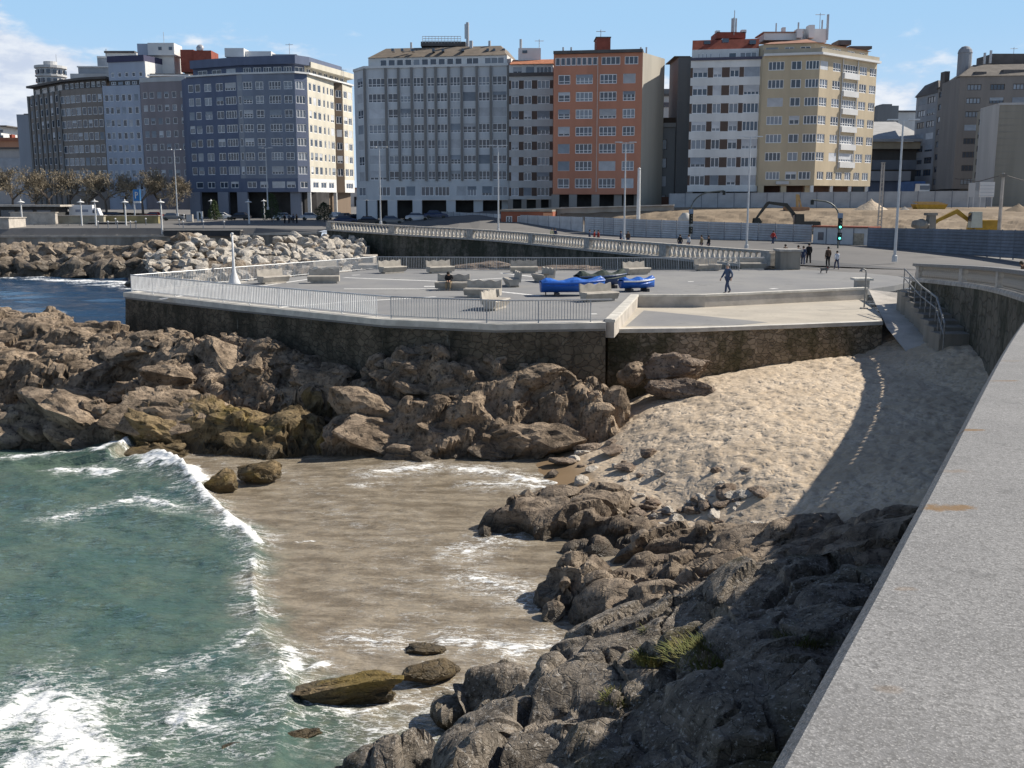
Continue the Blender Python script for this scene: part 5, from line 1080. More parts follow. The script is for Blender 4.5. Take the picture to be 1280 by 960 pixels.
# riprap, every block its own thing
pale = [rock_mesh('riprap_block', 200+i, M_PALE, sub=3, sq=(1.2, .85, .7), rough=.035, cuts=13, lo=.38, hi=.7) for i in range(8)]
pr = random.Random(5); placed = []
def rp(x, y): return 5.2-(164-y)*.088
tries = 0
while len(placed) < 270 and tries < 20000:
    tries += 1; u = pr.uniform(188, 452); y = pr.uniform(116, 163)
    if u < 250 and y > 163-(250-u)*.0: pass
    x = (u-640)/1300*y; z = rp(x, y)
    if u < 240: z -= (240-u)*.035
    if z < .2: continue
    s = pr.uniform(.75, 1.55)*(1 if y > 135 else 1.1)
    if any((x-a)**2+((y-b)*.9)**2 < (.60*(s+c))**2 for a, b, c in placed): continue
    placed.append((x, y, s))
    o = link('riprap_block', pale[len(placed) % 8], None, (x, y, z+.25)); o.scale = (s, s*pr.uniform(.8, 1.1), s*pr.uniform(.75, 1.1)); o.rotation_euler = (pr.uniform(-.5, .5), pr.uniform(-.5, .5), pr.uniform(0, 6.3))
    tag(o, 'pale quarried granite block in the riprap slope below the left street corner', 'boulder', 'riprap blocks on the slope')
# single boulders
def boulder(label, p, s, seed, mat, rz=0, sub=4, group=None, name='boulder', tilt=(0, 0), **k):
    o = link(name, rock_mesh(name, seed, mat, sub=sub, **k), None, p); o.scale = s; o.rotation_euler = (tilt[0], tilt[1], rz); return tag(o, label, 'boulder', group)
boulder('upper reddish boulder leaning on the rubble wall above the beach', at(842, 460, 48.0), (1.85, 1.2, 1.2), 301, M_BEACHROCK, .2, 5, rough=.05)
boulder('lower rounded pinkish boulder on the sand at the foot of the rubble wall', at(852, 486, 46.8), (1.6, 1.1, 1.1), 302, M_BEACHROCK, -.3, 5, rough=.05)
boulder('dark boulder wedged between sea wall and the two pinkish boulders', at(792, 470, 47.6), (.85, .7, 1.1), 303, M_HEAD, .5)
boulder('pointed tan rock standing in the surf beside the breaking wave', onz(278, 606, .25), (.75, .6, 1.0), 304, M_LICH, .4, 4, tilt=(.1, -.5))
boulder('blocky tan rock at the water edge under the ochre headland', onz(328, 588, .45), (1.05, .8, .85), 305, M_LICH, .1)
boulder('long brown rock lying in the shallows off the near heap', onz(445, 862, .25), (1.75, .75, .65), 306, M_LICH, .12, 5, sq=(1, .8, .75), rough=.10, lo=.45, hi=.7)
boulder('split reddish rock between the long rock and the near heap', onz(540, 838, .2), (.8, .5, .42), 307, M_LICH, .5)
boulder('flat dark rock washed by foam behind the split rock', onz(528, 812, .0), (.6, .35, .22), 308, M_LICH, .1)
boulder('small weedy brown rock awash near the bottom edge', onz(305, 934, .02), (.55, .35, .25), 309, M_LICH, .3)
boulder('low brown rock awash beside the smallest weedy rock', onz(375, 920, .05), (.55, .3, .24), 310, M_LICH, .5)
boulder('wet boulder half buried where the sand meets the headland', at(735, 560, 43.6), (.7, .5, .4), 311, M_BEACHROCK, .2)
smesh = [rock_mesh('beach_stone', 400+i, M_BEACHROCK, sub=3, sq=(1, .85, .6), rough=.05) for i in range(6)]+[rock_mesh('beach_stone', 420+i, M_PALE, sub=3, sq=(1, .85, .6), rough=.05) for i in range(3)]
big = [(811, 569, .42, 'rounded tan stone standing alone high on the sand'), (727, 604, .48, 'pale grey stone on the wet sand nearest the surf'), (824, 593, .3, 'white stone on the sand below the lone tan stone'), (895, 590, .26, 'grey stone in a hollow of the trampled sand'), (909, 622, .42, 'larger tan stone at the upper end of the pebble band'), (935, 621, .32, 'pale stone farthest up the beach beside the larger tan stone'), (836, 641, .34, 'whitish stone in the middle of the pebble band'), (701, 581, .7, 'flat brown rock at the edge of the surf'), (765, 567, .75, 'flat grey slab below the sand bluff'), (782, 588, .6, 'low tan slab half sunk in wet sand')]
for i, (u, v, s, lab) in enumerate(big):
    o = link('beach_stone', smesh[6+i % 3] if 'pal' in lab or 'whit' in lab else smesh[i % 6], None, hit(u, v)+Vector((0, 0, s*.2))); o.scale = (s, s*.9, s*(.45 if 'flat' in lab or 'slab' in lab else .9)); o.rotation_euler = (0, 0, i*1.3); tag(o, lab, 'stone')
for i in range(95):
    t = pr.random(); u = 760+t*185+pr.gauss(0, 10); v = 650-t*35+pr.gauss(0, 15)
    if pr.random() < .25: u, v = pr.uniform(690, 800), pr.uniform(548, 600)
    p = hit(u, v)
    if p.z < .03: continue
    s = pr.choice((.15, .18, .22, .28, .36)); o = link('beach_stone', smesh[pr.randint(0, 8)], None, p+Vector((0, 0, s*.2))); o.scale = (s*1.2, s, s*.8); o.rotation_euler = (pr.uniform(-.3, .3), 0, pr.uniform(0, 6)); tag(o, 'small loose stone in the pebble band across the lower beach', 'stone', 'loose stones on the beach')

# ================================================================ railings
M_RAILW = mk('white_railing', (.66, .66, .66), .1, 2); M_RAILD = mk('grey_railing', (.42, .43, .44), .1, 2, .5, .3)
def railing(label, path, mat, h=1.02, bay=2.4, sp=.13, br=.014):
    t = thing('railing', label, 'railing', path[0]); L_ = walk(path, bay); top = MB(); top.tube([p+Vector((0, 0, h)) for p in path], .035, 6); top.tube([p+Vector((0, 0, .12)) for p in path], .022, 5); top.build('rail', mat, t, True)
    for q, a, d in L_: m_ = MB(); m_.tube([q, q+Vector((0, 0, h))], .032, 6); m_.build('post', mat, t, True)
    for i in range(len(L_)-1):
        a, c = L_[i][0], L_[i+1][0]; m_ = MB(); n = int((c-a).length/sp)
        for k in range(1, n): p = a.lerp(c, k/n); m_.box((p.x, p.y, p.z+.12+(h-.15)/2), (br*2, br*2, h-.15), L_[i][1])
        m_.build('bar_panel', mat, t, True)
off_ = lambda pts, o: [p+Vector(o) for p in pts]
railing('white barred railing along the outer corner of the plaza', off_([front[0], front[1], front[2]], (.3, .35, .03)), M_RAILW, br=.022)
railing('thin grey barred railing along the plaza edge above the central rocks', off_([front[2], front[3], front[4]], (.3, .35, .03)), M_RAILD)
railing('long grey railing along the back edge of the plaza', [front[0]+Vector((.3, .6, 0)), onz(300, 352.5, PZ), onz(470, 337, PZ), onz(760, 338.5, PZ), onz(955, 338.5, PZ)], M_RAILD)
mp_ = thing('white_mast', 'white flared mast standing beside the plaza railing', 'mast', onz(293, 355, PZ)); m_ = MB(); m_.lathe((0, 0, 0), [(.42, 0), (.42, .05), (.3, .3), (.16, .75), (.10, 1.2), (.075, 2.0), (.06, 3.25)], 12); m_.build('shaft', M_RAILW, mp_); m_ = MB(); m_.lathe((0, 0, 3.25), [(.10, 0), (.10, .1), (.03, .14)], 10); m_.build('cap', M_RAILW, mp_)
sh = thing('shower_post', 'slim metal beach shower post at the end of the sunken terrace', 'shower', onz(1080, 386, TZ)); m_ = MB(); m_.tube([(0, 0, 0), (0, 0, 2.05), (-.04, 0, 2.2), (-.16, 0, 2.26), (-.3, 0, 2.22)], .045, 7); m_.build('pipe', M_STEEL, sh); m_ = MB(); m_.lathe((-.3, 0, 2.12), [(.1, 0), (.04, .1)], 8); m_.build('shower_head', M_STEEL, sh); m_ = MB(); m_.box((0, 0, .04), (.35, .35, .08)); m_.build('base', M_CONC, sh)

# ================================================================ benches
M_BEN = mk('bench_concrete', (.40, .365, .315), .18, 2.5, bmp=.2)
def bench():
    t = thing('bench', 'x', 'bench'); L_ = 1.05
    m_ = MB(); pr_ = [(-.34, .10), (-.52, .44), (-.46, .50), (.26, .50), (.18, .10)]
    vs = [(-L_, y, z) for y, z in pr_]+[(L_, y, z) for y, z in pr_]; n = len(pr_); m_.add(vs, [tuple(range(n)), tuple(range(2*n-1, n-1, -1))]+[(i, n+i, n+(i+1) % n, (i+1) % n) for i in range(n)]); m_.build('seat', M_BEN, t)
    m_ = MB(); m_.box((0, -.05, .05), (1.7, .62, .10)); m_.build('foot', M_BEN, t)
    m_ = MB(); K = 24; A_ = []; 
    for s_ in (0, 1):
        for k in range(K+1): x = -L_+.03+(2*L_-.06)*k/K; A_ += [(x, .24+.11*s_, .30), (x, .32+.11*s_, .92+.045*math.cos(k/K*6*math.pi))]
    h_ = (K+1)*2; fs = []
    for k in range(K): a = k*2; fs += [(a, a+2, a+3, a+1), (h_+a, h_+a+1, h_+a+3, h_+a+2), (a+1, a+3, h_+a+3, h_+a+1), (a, h_+a, h_+a+2, a+2)]
    fs += [(0, 1, h_+1, h_), (2*K, h_+2*K, h_+2*K+1, 2*K+1)]; m_.add(A_, fs); m_.build('backrest', M_BEN, t); return t
b0 = bench()
BN = [(490, 341, 40, 'pale bench lit by the sun nearest the riprap corner at the back railing'), (550, 341, 30, 'pale bench at the back railing, second from the riprap corner'), (655, 341, 3, 'grey shaded bench at the back railing in front of low rocks'), (680, 352, -68, 'bench seen end-on just left of the long blue boat'), (641, 357.5, -80, 'bench seen end-on behind the middle of the plaza, its back upright'), (566, 362, -8, 'bench with the hunched person in dark clothes on it'), (604, 371, -12, 'dark fronted bench right of the seated person'), (618, 386, 70, 'sunlit bench turned end-on closest to the thin front railing'), (748, 376, 28, 'sunlit bench in front of the long blue boat'), (795, 343, 32, 'bench behind the small blue boat with the white gunwale'), (341, 354, 48, 'sunlit bench right of the white mast'), (405, 353.5, 4, 'dark fronted bench between the white mast and the back railing'), (409, 341, 38, 'bench half hidden behind the dark fronted one near the white mast'), (884, 338, 20, 'bench by the back railing beside the walking man'), (940, 336, 0, 'shaded bench beneath the end of the balustrade')]
for i, (u, v, a, lab) in enumerate(BN):
    t = b0 if i == 0 else copy_tree(b0); t.location = onz(u, v, PZ+.012); t.rotation_euler = (0, 0, R(a)); tag(t, lab, 'bench', 'concrete benches on the plaza')

# ================================================================ boats on the plaza
def boat(label, p, rz, L_, Bm, H_, hull, tarp=None, trim=None, hump=.3):
    t = thing('boat', label, 'boat', p, rz); N = 14; vs = []; 
    for i in range(N+1):
        s = i/N; w = Bm/2*(1-max(0, (s-.45)/.55)**2.2)*(.82+.18*min(1, s*3)); sh_ = H_*(1+.28*max(0, s-.4)); x = (s-.5)*L_; kz = .04+.25*max(0, s-.75)*H_*2
        for y, z in ((-w, sh_), (-w*.88, H_*.5+kz*.5), (-w*.5, kz+.03), (0, kz), (w*.5, kz+.03), (w*.88, H_*.5+kz*.5), (w, sh_)): vs.append((x, y, z))
    fs = [(i*7+k, (i+1)*7+k, (i+1)*7+k+1, i*7+k+1) for i in range(N) for k in range(6)]+[tuple(range(7))]; m_ = MB(); m_.add(vs, fs, 0, True); m_.build('hull', hull, t)
    g = MB(); 
    for k in (0, 6): g.tube([Vector(vs[i*7+k]) for i in range(N+1)], .05, 6)
    g.build('gunwale', trim or hull, t)
    if tarp:
        tv = []; K = 6
        for i in range(N+1):
            a, c = Vector(vs[i*7]), Vector(vs[i*7+6])
            for k in range(K+1):
                f_ = k/K; q = a.lerp(c, f_); q.z += .04+hump*math.sin(f_*math.pi)*(.6+.4*math.sin(i*1.1))*(1 if 0 < i < N else .3); q.y *= 1.07
                if k in (0, K): q.z -= .22
                tv.append(q)
        m_ = MB(); m_.add(tv, [(i*(K+1)+k, (i+1)*(K+1)+k, (i+1)*(K+1)+k+1, i*(K+1)+k+1) for i in range(N) for k in range(K)], 0, False); m_.build('tarpaulin', tarp, t)
    m_ = MB()
    for x in (-.25, .22): m_.box((x*L_, 0, -.05), (.15, Bm*.9, .2))
    m_.build('trestle', M_DARKROOF, t); return t
T_BLUE = mk('blue_tarpaulin', (.03, .14, .52), .3, 3, .45, bmp=.4, bsc=6); H_BLUE = mk('blue_hull', (.025, .11, .42), .15, 2, .4); H_WHITE = mk('white_hull', (.62, .62, .6), .1, 2, .4); T_GREEN = mk('dark_green_tarpaulin', (.04, .055, .045), .3, 3, .7, bmp=.3, bsc=6); H_DB = mk('navy_hull', (.03, .06, .14), .2, 2, .4)
boat('long boat wrapped in a bright blue tarpaulin on the plaza', onz(716, 366, PZ+.15), R(6), 3.8, 1.5, .62, H_BLUE, T_BLUE, None, .24)
boat('dark boat under a dull green cover behind the long blue boat', onz(752, 357, PZ+.15), R(18), 3.4, 1.4, .62, H_DB, T_GREEN, None, .32)
boat('small blue boat with a white gunwale nearest the beach terrace', onz(797, 361, PZ+.15), R(14), 2.2, 1.3, .50, H_BLUE, T_BLUE, H_WHITE, .2)
pole = thing('wooden_stake', 'short wooden stake leaning at the bow of the long blue boat', 'stake', onz(682, 369, PZ)); m_ = MB(); m_.tube([(0, 0, 0), (.03, 0, 1.25)], .04, 6); m_.build('shaft', mk('wood', (.3, .22, .13)), pole); m_ = MB(); m_.box((.03, 0, 1.2), (.3, .05, .1)); m_.build('crosspiece', mk('wood', (.3, .22, .13)), pole)

# ================================================================ people
SKIN = mk('skin', (.52, .32, .23), .08, 4, .6)
def skin_obj(name, verts, edges, rad, mat, parent, sub=1):
    me = bpy.data.meshes.new(name); me.from_pydata([tuple(v) for v in verts], edges, []); me.materials.append(mat); o = link(name, me, parent)
    o.modifiers.new('skin', 'SKIN'); sv = me.skin_vertices[0].data
    for i, r in enumerate(rad): sv[i].radius = (r, r) if not isinstance(r, tuple) else r; sv[i].use_root = (i == 0)
    s_ = o.modifiers.new('sub', 'SUBSURF'); s_.levels = sub; s_.render_levels = sub; return o
def person(label, loc, face, h, top, leg, hair=(.05, .035, .025), pose='stand', group=None, bag=None, parts=True):
    t = thing('person', label, 'person', loc, face, group); k = h/1.75; s = {}
    step = {'walk': .26, 'stand': .03, 'sit': 0}[pose]; P = {}
    P['pel'] = (0, 0, .95); P['sp'] = (0, 0, 1.15); P['ch'] = (0, -.01, 1.36); P['nk'] = (0, -.01, 1.49); P['hd'] = (0, -.03, 1.58); P['tp'] = (0, -.03, 1.70)
    for sg, n in ((-1, 'L'), (1, 'R')):
        a = sg*step
        P['sh'+n] = (.17*sg, 0, 1.41); P['el'+n] = (.23*sg, .5*a+.02, 1.14); P['wr'+n] = (.21*sg, .8*a-.10, .92); P['hn'+n] = (.205*sg, .85*a-.13, .83)
        P['hp'+n] = (.09*sg, 0, .90); P['kn'+n] = (.10*sg, -.55*a-.03, .50); P['an'+n] = (.10*sg, -a+.05, .09+.05*(a < 0)); P['to'+n] = (.11*sg, -a-.13, .045)
    if pose == 'sit':
        for n_ in P: P[n_] = (P[n_][0], P[n_][1], P[n_][2]-.45)
        for sg, n in ((-1, 'L'), (1, 'R')):
            P['kn'+n] = (.12*sg, -.43, .50); P['an'+n] = (.12*sg, -.42, .09); P['to'+n] = (.12*sg, -.58, .05); P['el'+n] = (.24*sg, -.14, .74); P['wr'+n] = (.1*sg, -.34, .62); P['hn'+n] = (.05*sg, -.40, .60)
        for n_, d in (('sp', -.06), ('ch', -.16), ('nk', -.24), ('hd', -.31), ('tp', -.36), ('shL', -.17), ('shR', -.17)): P[n_] = (P[n_][0], P[n_][1]+d, P[n_][2]-abs(d)*.35)
    P = {a: Vector(b)*k for a, b in P.items()}
    def chain(names, edges, rads, name, mat, sub=1): return skin_obj(name, [P[n] for n in names], [(names.index(a), names.index(b)) for a, b in edges], [r*k for r in rads], mat, t, sub)
    nm = ['pel', 'sp', 'ch', 'nk', 'hd', 'tp']; ed = [('pel', 'sp'), ('sp', 'ch'), ('ch', 'nk'), ('nk', 'hd'), ('hd', 'tp')]; rd = [.11, .105, .12, .05, .088, .075]
    P['no'] = P['hd']+Vector((0, -.10, .02))*k; nm.append('no'); ed.append(('hd', 'no')); rd.append(.018)
    for n in 'LR':
        nm += [x+n for x in ('sh', 'el', 'wr', 'hn', 'hp', 'kn', 'an', 'to')]; rd += [.055, .042, .03, .036, .085, .058, .04, .035]
        ed += [('ch', 'sh'+n), ('sh'+n, 'el'+n), ('el'+n, 'wr'+n), ('wr'+n, 'hn'+n), ('pel', 'hp'+n), ('hp'+n, 'kn'+n), ('kn'+n, 'an'+n), ('an'+n, 'to'+n)]
        for q, (dx, dy, dz) in enumerate(((-.035, 0, -.085), (-.012, -.005, -.10), (.012, -.005, -.095), (.034, 0, -.075), (0, -.06, -.04))):
            P['f%d%s' % (q, n)] = P['hn'+n]+Vector((dx, dy-.02, dz))*k; nm.append('f%d%s' % (q, n)); ed.append(('hn'+n, 'f%d%s' % (q, n))); rd.append(.010)
    chain(nm, ed, rd, 'body', SKIN)
    jm = mk('cloth_%s' % '_'.join('%02d' % int(x*100) for x in top), top, .2, 6, .9); tm = mk('cloth_%s' % '_'.join('%02d' % int(x*100) for x in leg), leg, .2, 6, .9)
    P['hem'] = P['pel']+Vector((0, 0, -.06))*k
    chain(['ch', 'sp', 'pel', 'hem', 'nk', 'shL', 'elL', 'wrL', 'shR', 'elR', 'wrR'], [('ch', 'sp'), ('sp', 'pel'), ('pel', 'hem'), ('ch', 'nk'), ('ch', 'shL'), ('shL', 'elL'), ('elL', 'wrL'), ('ch', 'shR'), ('shR', 'elR'), ('elR', 'wrR')], [.155, .15, .155, .155, .07, .085, .068, .052, .085, .068, .052], 'jacket', jm)
    chain(['pel', 'hpL', 'knL', 'anL', 'hpR', 'knR', 'anR'], [('pel', 'hpL'), ('hpL', 'knL'), ('knL', 'anL'), ('pel', 'hpR'), ('hpR', 'knR'), ('knR', 'anR')], [.13, .11, .078, .066, .11, .078, .066], 'trousers', tm)
    for n in 'LR': chain(['an'+n, 'to'+n], [('an'+n, 'to'+n)], [.055, .048], 'shoe', M_DARKROOF)
    m_ = MB(); c = P['tp']; m_.lathe((c.x, c.y+.02*k, c.z-.11*k), [(.095*k, 0), (.108*k, .06*k), (.1*k, .12*k), (.06*k, .165*k), (.01, .18*k)], 10); m_.build('hair', mk('hair_%d' % int(hair[0]*100), hair, .2, 8, .8), t)
    if bag: m_ = MB(); m_.box((0, .2*k, 1.22*k), (.3*k, .18*k, .42*k)); m_.build('backpack', mk('bag_%d' % int(bag[0]*100), bag), t)
    return t
NAVY, BLK, BRN, RED, BLU, JEAN, TAN, WHT = (.035, .05, .10), (.02, .02, .022), (.10, .065, .045), (.38, .04, .03), (.07, .10, .17), (.055, .075, .13), (.28, .21, .13), (.55, .56, .6)
person('man in a grey-blue jacket and jeans walking alone across the plaza', onz(909, 367, PZ), R(-62), 1.78, BLU, JEAN, (.35, .33, .31), 'walk')
person('hunched person in black sitting on a bench in the middle of the plaza', onz(562, 362.5, PZ)+Vector((0, -.02, .0)), R(-8), 1.72, BLK, TAN, (.03, .025, .02), 'sit')
person('walker in black at the left of the group by the stone pier', onz(997, 332, PZ), R(170), 1.72, BLK, NAVY, (.03, .02, .02), 'walk', 'group of walkers on the street')
person('walker in dark blue in the middle of the group by the stone pier', onz(1003.5, 332.5, PZ), R(165), 1.68, NAVY, JEAN, (.06, .04, .03), 'walk', 'group of walkers on the street')
person('tallest walker in black at the right of the group by the stone pier', onz(1010.5, 331, PZ), R(175), 1.85, BLK, BLK, (.03, .02, .02), 'walk', 'group of walkers on the street')
person('person in a brown coat beside the small dog', onz(1034.5, 334.5, PZ), R(190), 1.72, BRN, BLK, (.04, .03, .02), 'stand')
person('person in a white and blue top walking right of the brown coat', onz(1045.5, 337, PZ), R(185), 1.5, WHT, NAVY, (.03, .02, .02), 'walk')
person('person in a red jacket walking beside the white hoarding', at(966, 307, 122), R(120), 1.74, RED, NAVY, (.05, .04, .03), 'walk')
person('person in dark clothes half hidden behind the stone pier', at(981, 330, 91), R(200), 1.7, BRN, BLK)
for u, v, Y, top, lab in ((850, 302, 107, BLK, 'person in black leaning on the balustrade left of the pale one'), (861, 302, 107, WHT, 'person in a pale top behind the balustrade beside the one in black'), (877, 303, 105, TAN, 'person in a tan jacket behind the balustrade nearest its right end'), (886, 303, 104, BLK, 'dark clothed person behind the balustrade beside the tan jacket'), (776, 297, 120, NAVY, 'person in navy behind the balustrade at the foot of a tall lamp'), (785, 297, 119, BRN, 'person in brown behind the balustrade right of a tall lamp'), (737, 294, 124, NAVY, 'person in navy left of the red jackets behind the balustrade'), (743, 294, 123, RED, 'first person in red behind the balustrade mid-way along'), (748, 294, 123, (.30, .06, .05), 'person in darker red farthest right of the red pair'), (690, 292, 130, (.5, .47, .3), 'person in a yellowish top behind the balustrade'), (694, 292, 130, NAVY, 'dark person beside the yellowish top behind the balustrade')):
    q = at(u, v, Y+1.5); q.z = 5.78; person(lab, q, R(brnd.choice((80, -80, 170))), 1.72, top, NAVY, group='people behind the balustrade')
for i, (u, top, lab) in enumerate(((356, BLK, 'person in black at the left of four standing on the far left plaza'), (361.5, (.1, .1, .12), 'person in charcoal second of the four on the far left plaza'), (367, NAVY, 'person in navy third of the four on the far left plaza'), (371, BRN, 'person in brown at the right of the four on the far left plaza'))):
    q = at(u, 279, 190); q.z = gz(q.x, 190); person(lab, q, R(150+i*30), 1.75, top, BLK, group='four people on the left plaza')
person('person in dark clothes sitting on the near end of the parapet at the right edge', Vector((24.6, 49.8, 6.98)), R(-80), 1.72, BRN, BLK, pose='sit')
dg = thing('dog', 'small grey dog walking in front of the brown coat', 'dog', onz(1030, 342, PZ), R(60))
dv = [(0, .18, .34), (0, 0, .35), (0, -.2, .36), (0, -.3, .46), (0, -.36, .5), (0, -.46, .47), (0, .3, .42), (0, .36, .5), (-.02, -.36, .56), (.05, -.34, .57)]; de = [(0, 1), (1, 2), (2, 3), (3, 4), (4, 5), (0, 6), (6, 7), (4, 8), (4, 9)]; dr = [.09, .10, .11, .06, .065, .03, .025, .015, .02, .02]
for sx in (-.07, .07):
    for y0, ys_ in ((.18, ((.2, .24), (.26, .13), (.22, .02))), (-.2, ((-.2, .22), (-.17, .12), (-.2, .02)))):
        i0 = len(dv); dv += [(sx, y, z) for y, z in ys_]; dr += [.045, .028, .03]; de += [(0 if y0 > 0 else 2, i0), (i0, i0+1), (i0+1, i0+2)]
skin_obj('body', dv, de, dr, mk('grey_fur', (.16, .15, .14), .3, 12, .9), dg); m_ = MB(); m_.tube([(0, -.28, .43), (0, -.25, .5)], .07, 8); m_.build('collar', mk('red_collar', RED), dg)
# ================================================================ street lamps
def copy_scaled(t, loc, rz=0, s=1): c = copy_tree(t); c.location = loc; c.rotation_euler = (0, 0, rz); c.scale = (s, s, s); return c
M_POST = mk('pale_post', (.50, .51, .52), .1, 2, .5, .3)
def tall_lamp(h=12.0):
    t = thing('street_lamp', 'x', 'street lamp'); m_ = MB(); m_.tube([(0, 0, 0), (0, 0, h*.5), (0, 0, h)], [.13, .10, .07], 8); m_.build('pole', M_POST, t); m_ = MB(); m_.tube([(0, 0, 0), (0, 0, .5), (0, 0, .55)], [.24, .22, .14], 8); m_.build('base', M_POST, t)
    m_ = MB(); m_.bar((-.75, 0, h-.05), (.75, 0, h-.05), .07); m_.build('arm', M_POST, t)
    for s in (-1, 1): m_ = MB(); m_.box((s*.85, 0, h+.03), (.9, .34, .1), 0, 0, .9); m_.build('lamp_head', M_WHITE, t)
    return t
tl = tall_lamp()
for i, (u, v0, v1, Y, lab) in enumerate(((222, 187, 270, 190, 'tall double-headed lamp in front of the bare trees and the mauve block'), (335, 185, 262, 196, 'tall double-headed lamp before the dark blue block'), (476, 184, 281, 166, 'tall double-headed lamp before the left part of the wide grey block'), (623, 182, 291, 146, 'tall double-headed lamp where the wide grey block meets the narrow one'), (780, 178, 300, 127, 'tall double-headed lamp before the orange block'), (933, 171, 312, 113.5, 'tall double-headed lamp before the white striped block'), (1118, 150, 327, 88, 'tallest double-headed lamp beside the parapet before the low hall'))):
    a = at(u, v1, Y); h = at(u, v0, Y).z-a.z; t = tl if i == 0 else copy_tree(tl); t.location = a; t.scale = (1, 1, h/12); t.rotation_euler = (0, 0, R((-8, 4, -5, 6, 3, 5, -4)[i])); tag(t, lab, 'street lamp', 'tall double lamps along the street')
def mush():
    t = thing('plaza_lamp', 'x', 'lamp'); m_ = MB(); m_.tube([(0, 0, 0), (0, 0, 5.4)], [.16, .13], 8); m_.build('pole', M_WHITE, t); m_ = MB(); m_.lathe((0, 0, 5.4), [(.12, -.05), (.62, .0), (.6, .12), (.2, .26), (.08, .34)], 12); m_.build('lamp_shade', M_WHITE, t); m_ = MB(); m_.lathe((0, 0, 5.72), [(.1, 0), (.1, .25), (.02, .32)], 8); m_.build('finial', M_WHITE, t); return t
ml = mush()
for i, (u, v, lab) in enumerate(((28.4, 285, 'white mushroom lamp farthest left, before the low kiosk'), (103, 287, 'white mushroom lamp before the pale van'), (120, 278, 'white mushroom lamp just behind the pale van, set farther back'), (158, 286, 'white mushroom lamp left of the parking sign'), (203, 292, 'white mushroom lamp nearest the deck edge, right of the parking sign'), (265, 276, 'white mushroom lamp before the first clipped evergreen'), (312, 288, 'white mushroom lamp with a round top between the two evergreens'), (331, 283, 'white mushroom lamp beside the conical evergreen'))):
    p = onz(u, v, 5.6); p.y = min(p.y, 182 if u < 170 else 215); p = at(u, v, p.y); p.z = gz(p.x, p.y) if v < 285 else 5.45; top = at(u, 249 if i != 5 else 249, p.y).z; t = ml if i == 0 else copy_tree(ml); t.location = p; s = (top-p.z)/6.0; t.scale = (1, 1, s); tag(t, lab, 'lamp', 'white mushroom lamps on the left plaza')
# poles, signals
def pole(name, lab, cat, u, v0, v1, Y, r, mat=M_POST):
    a = at(u, v1, Y); t = thing(name, lab, cat, a); m_ = MB(); h = at(u, v0, Y).z-a.z; m_.tube([(0, 0, 0), (0, 0, h)], [r, r*.75], 8); m_.build('pole', mat, t); return t, h
t, h = pole('utility_pole', 'plain white post in front of the low grey stone building', 'pole', 797.5, 212, 284, 150, .28, M_WHITE); m_ = MB(); m_.lathe((0, 0, h), [(.22, 0), (.2, .2), (.02, .3)], 8); m_.build('cap', M_WHITE, t)
t, h = pole('utility_pole', 'grey concrete pole with cables at the right of the building site', 'pole', 1248, 216, 296, 118, .22, M_CONC); m_ = MB(); m_.box((0, 0, h-.3), (.7, .5, .35)); m_.build('bracket', M_CONCD, t)
for du in (-60, 60): q = at(1248+du, 222, 125)-at(1248, 218, 118); m_ = MB(); m_.tube([(0, 0, h-.2), (q.x*.5, q.y*.5, h-.9), (q.x, q.y, h-.5)], .04, 4); m_.build('cable', M_DARKROOF, t)
lt = thing('lattice_pole', 'white ladder-like concrete pole between the dirt bank and the hall', 'pole', at(1099, 288, 128)); h = at(1099, 204, 128).z-lt.location.z; m_ = MB()
for s in (-.22, .22): m_.bar((s, 0, 0), (s*.6, 0, h), .14)
for k in range(16): m_.bar((-.24, 0, h*k/16+.2), (.24, 0, h*k/16+.2), .1)
m_.build('shaft', M_CONC, lt); m_ = MB(); m_.box((0, 0, h+.05), (.5, .3, .1)); m_.build('cap', M_CONC, lt)
def em(name, c, st): m, t, b = newmat(name); b.inputs['Base Color'].default_value = c+(1,); b.inputs['Emission Color'].default_value = c+(1,); b.inputs['Emission Strength'].default_value = st; return m
E_GREEN = em('signal_green', (.1, .9, .65), 2.5); M_SIG = mk('signal_black', (.025, .028, .025), .1, 2, .5); M_SIGP = mk('signal_pole_green', (.10, .11, .10), .1, 2, .5)
def signal(lab, base, arm, h=6.0, lit=True, rz=0):
    t = thing('traffic_light', lab, 'traffic light', base, rz); m_ = MB(); pts = [(0, 0, 0), (0, 0, h*.62)]+[(arm*(1-math.cos(a*math.pi/2/6)), 0, h*.62+h*.36*math.sin(a*math.pi/2/6)) for a in range(1, 7)]+[(arm*1.5, 0, h)]; m_.tube(pts, .085, 7); m_.build('pole', M_SIGP, t)
    for z, k in ((2.9, 3), (1.55, 2)):
        m_ = MB(); m_.box((.05, -.16, z), (.34, .26, .34*k)); m_.box((.05, -.22, z), (.48, .03, .34*k+.16)); b_ = m_.build('signal_head', M_SIG, t)
        for j in range(k): m_ = MB(); m_.lathe((.05, 0, 0), [(.12, 0), (.11, .05), (.02, .07)], 10); o = m_.build('lens', E_GREEN if (lit and j == 0) else M_SIG, b_); o.rotation_euler = (R(90), 0, 0); o.location = (0, -.31, z-.34*(k-1)/2+.34*j)
    m_ = MB(); m_.box((.05, -.12, 3.75), (.55, .05, .55)); m_.build('sign_plate', mk('sign_blue', (.25, .30, .38), .1), t); m_ = MB(); m_.box((arm*1.5, -.1, h-.25), (.3, .25, .5)); m_.build('overhead_signal', M_SIG, t); return t
signal('traffic light with green lamps lit and an arm curving left over the street', at(1047, 314, 112), -2.0, 5.4)
signal('traffic light with an arm curving right over the street before the grey stone building', at(862, 304, 126), 2.6, 6.2, False)

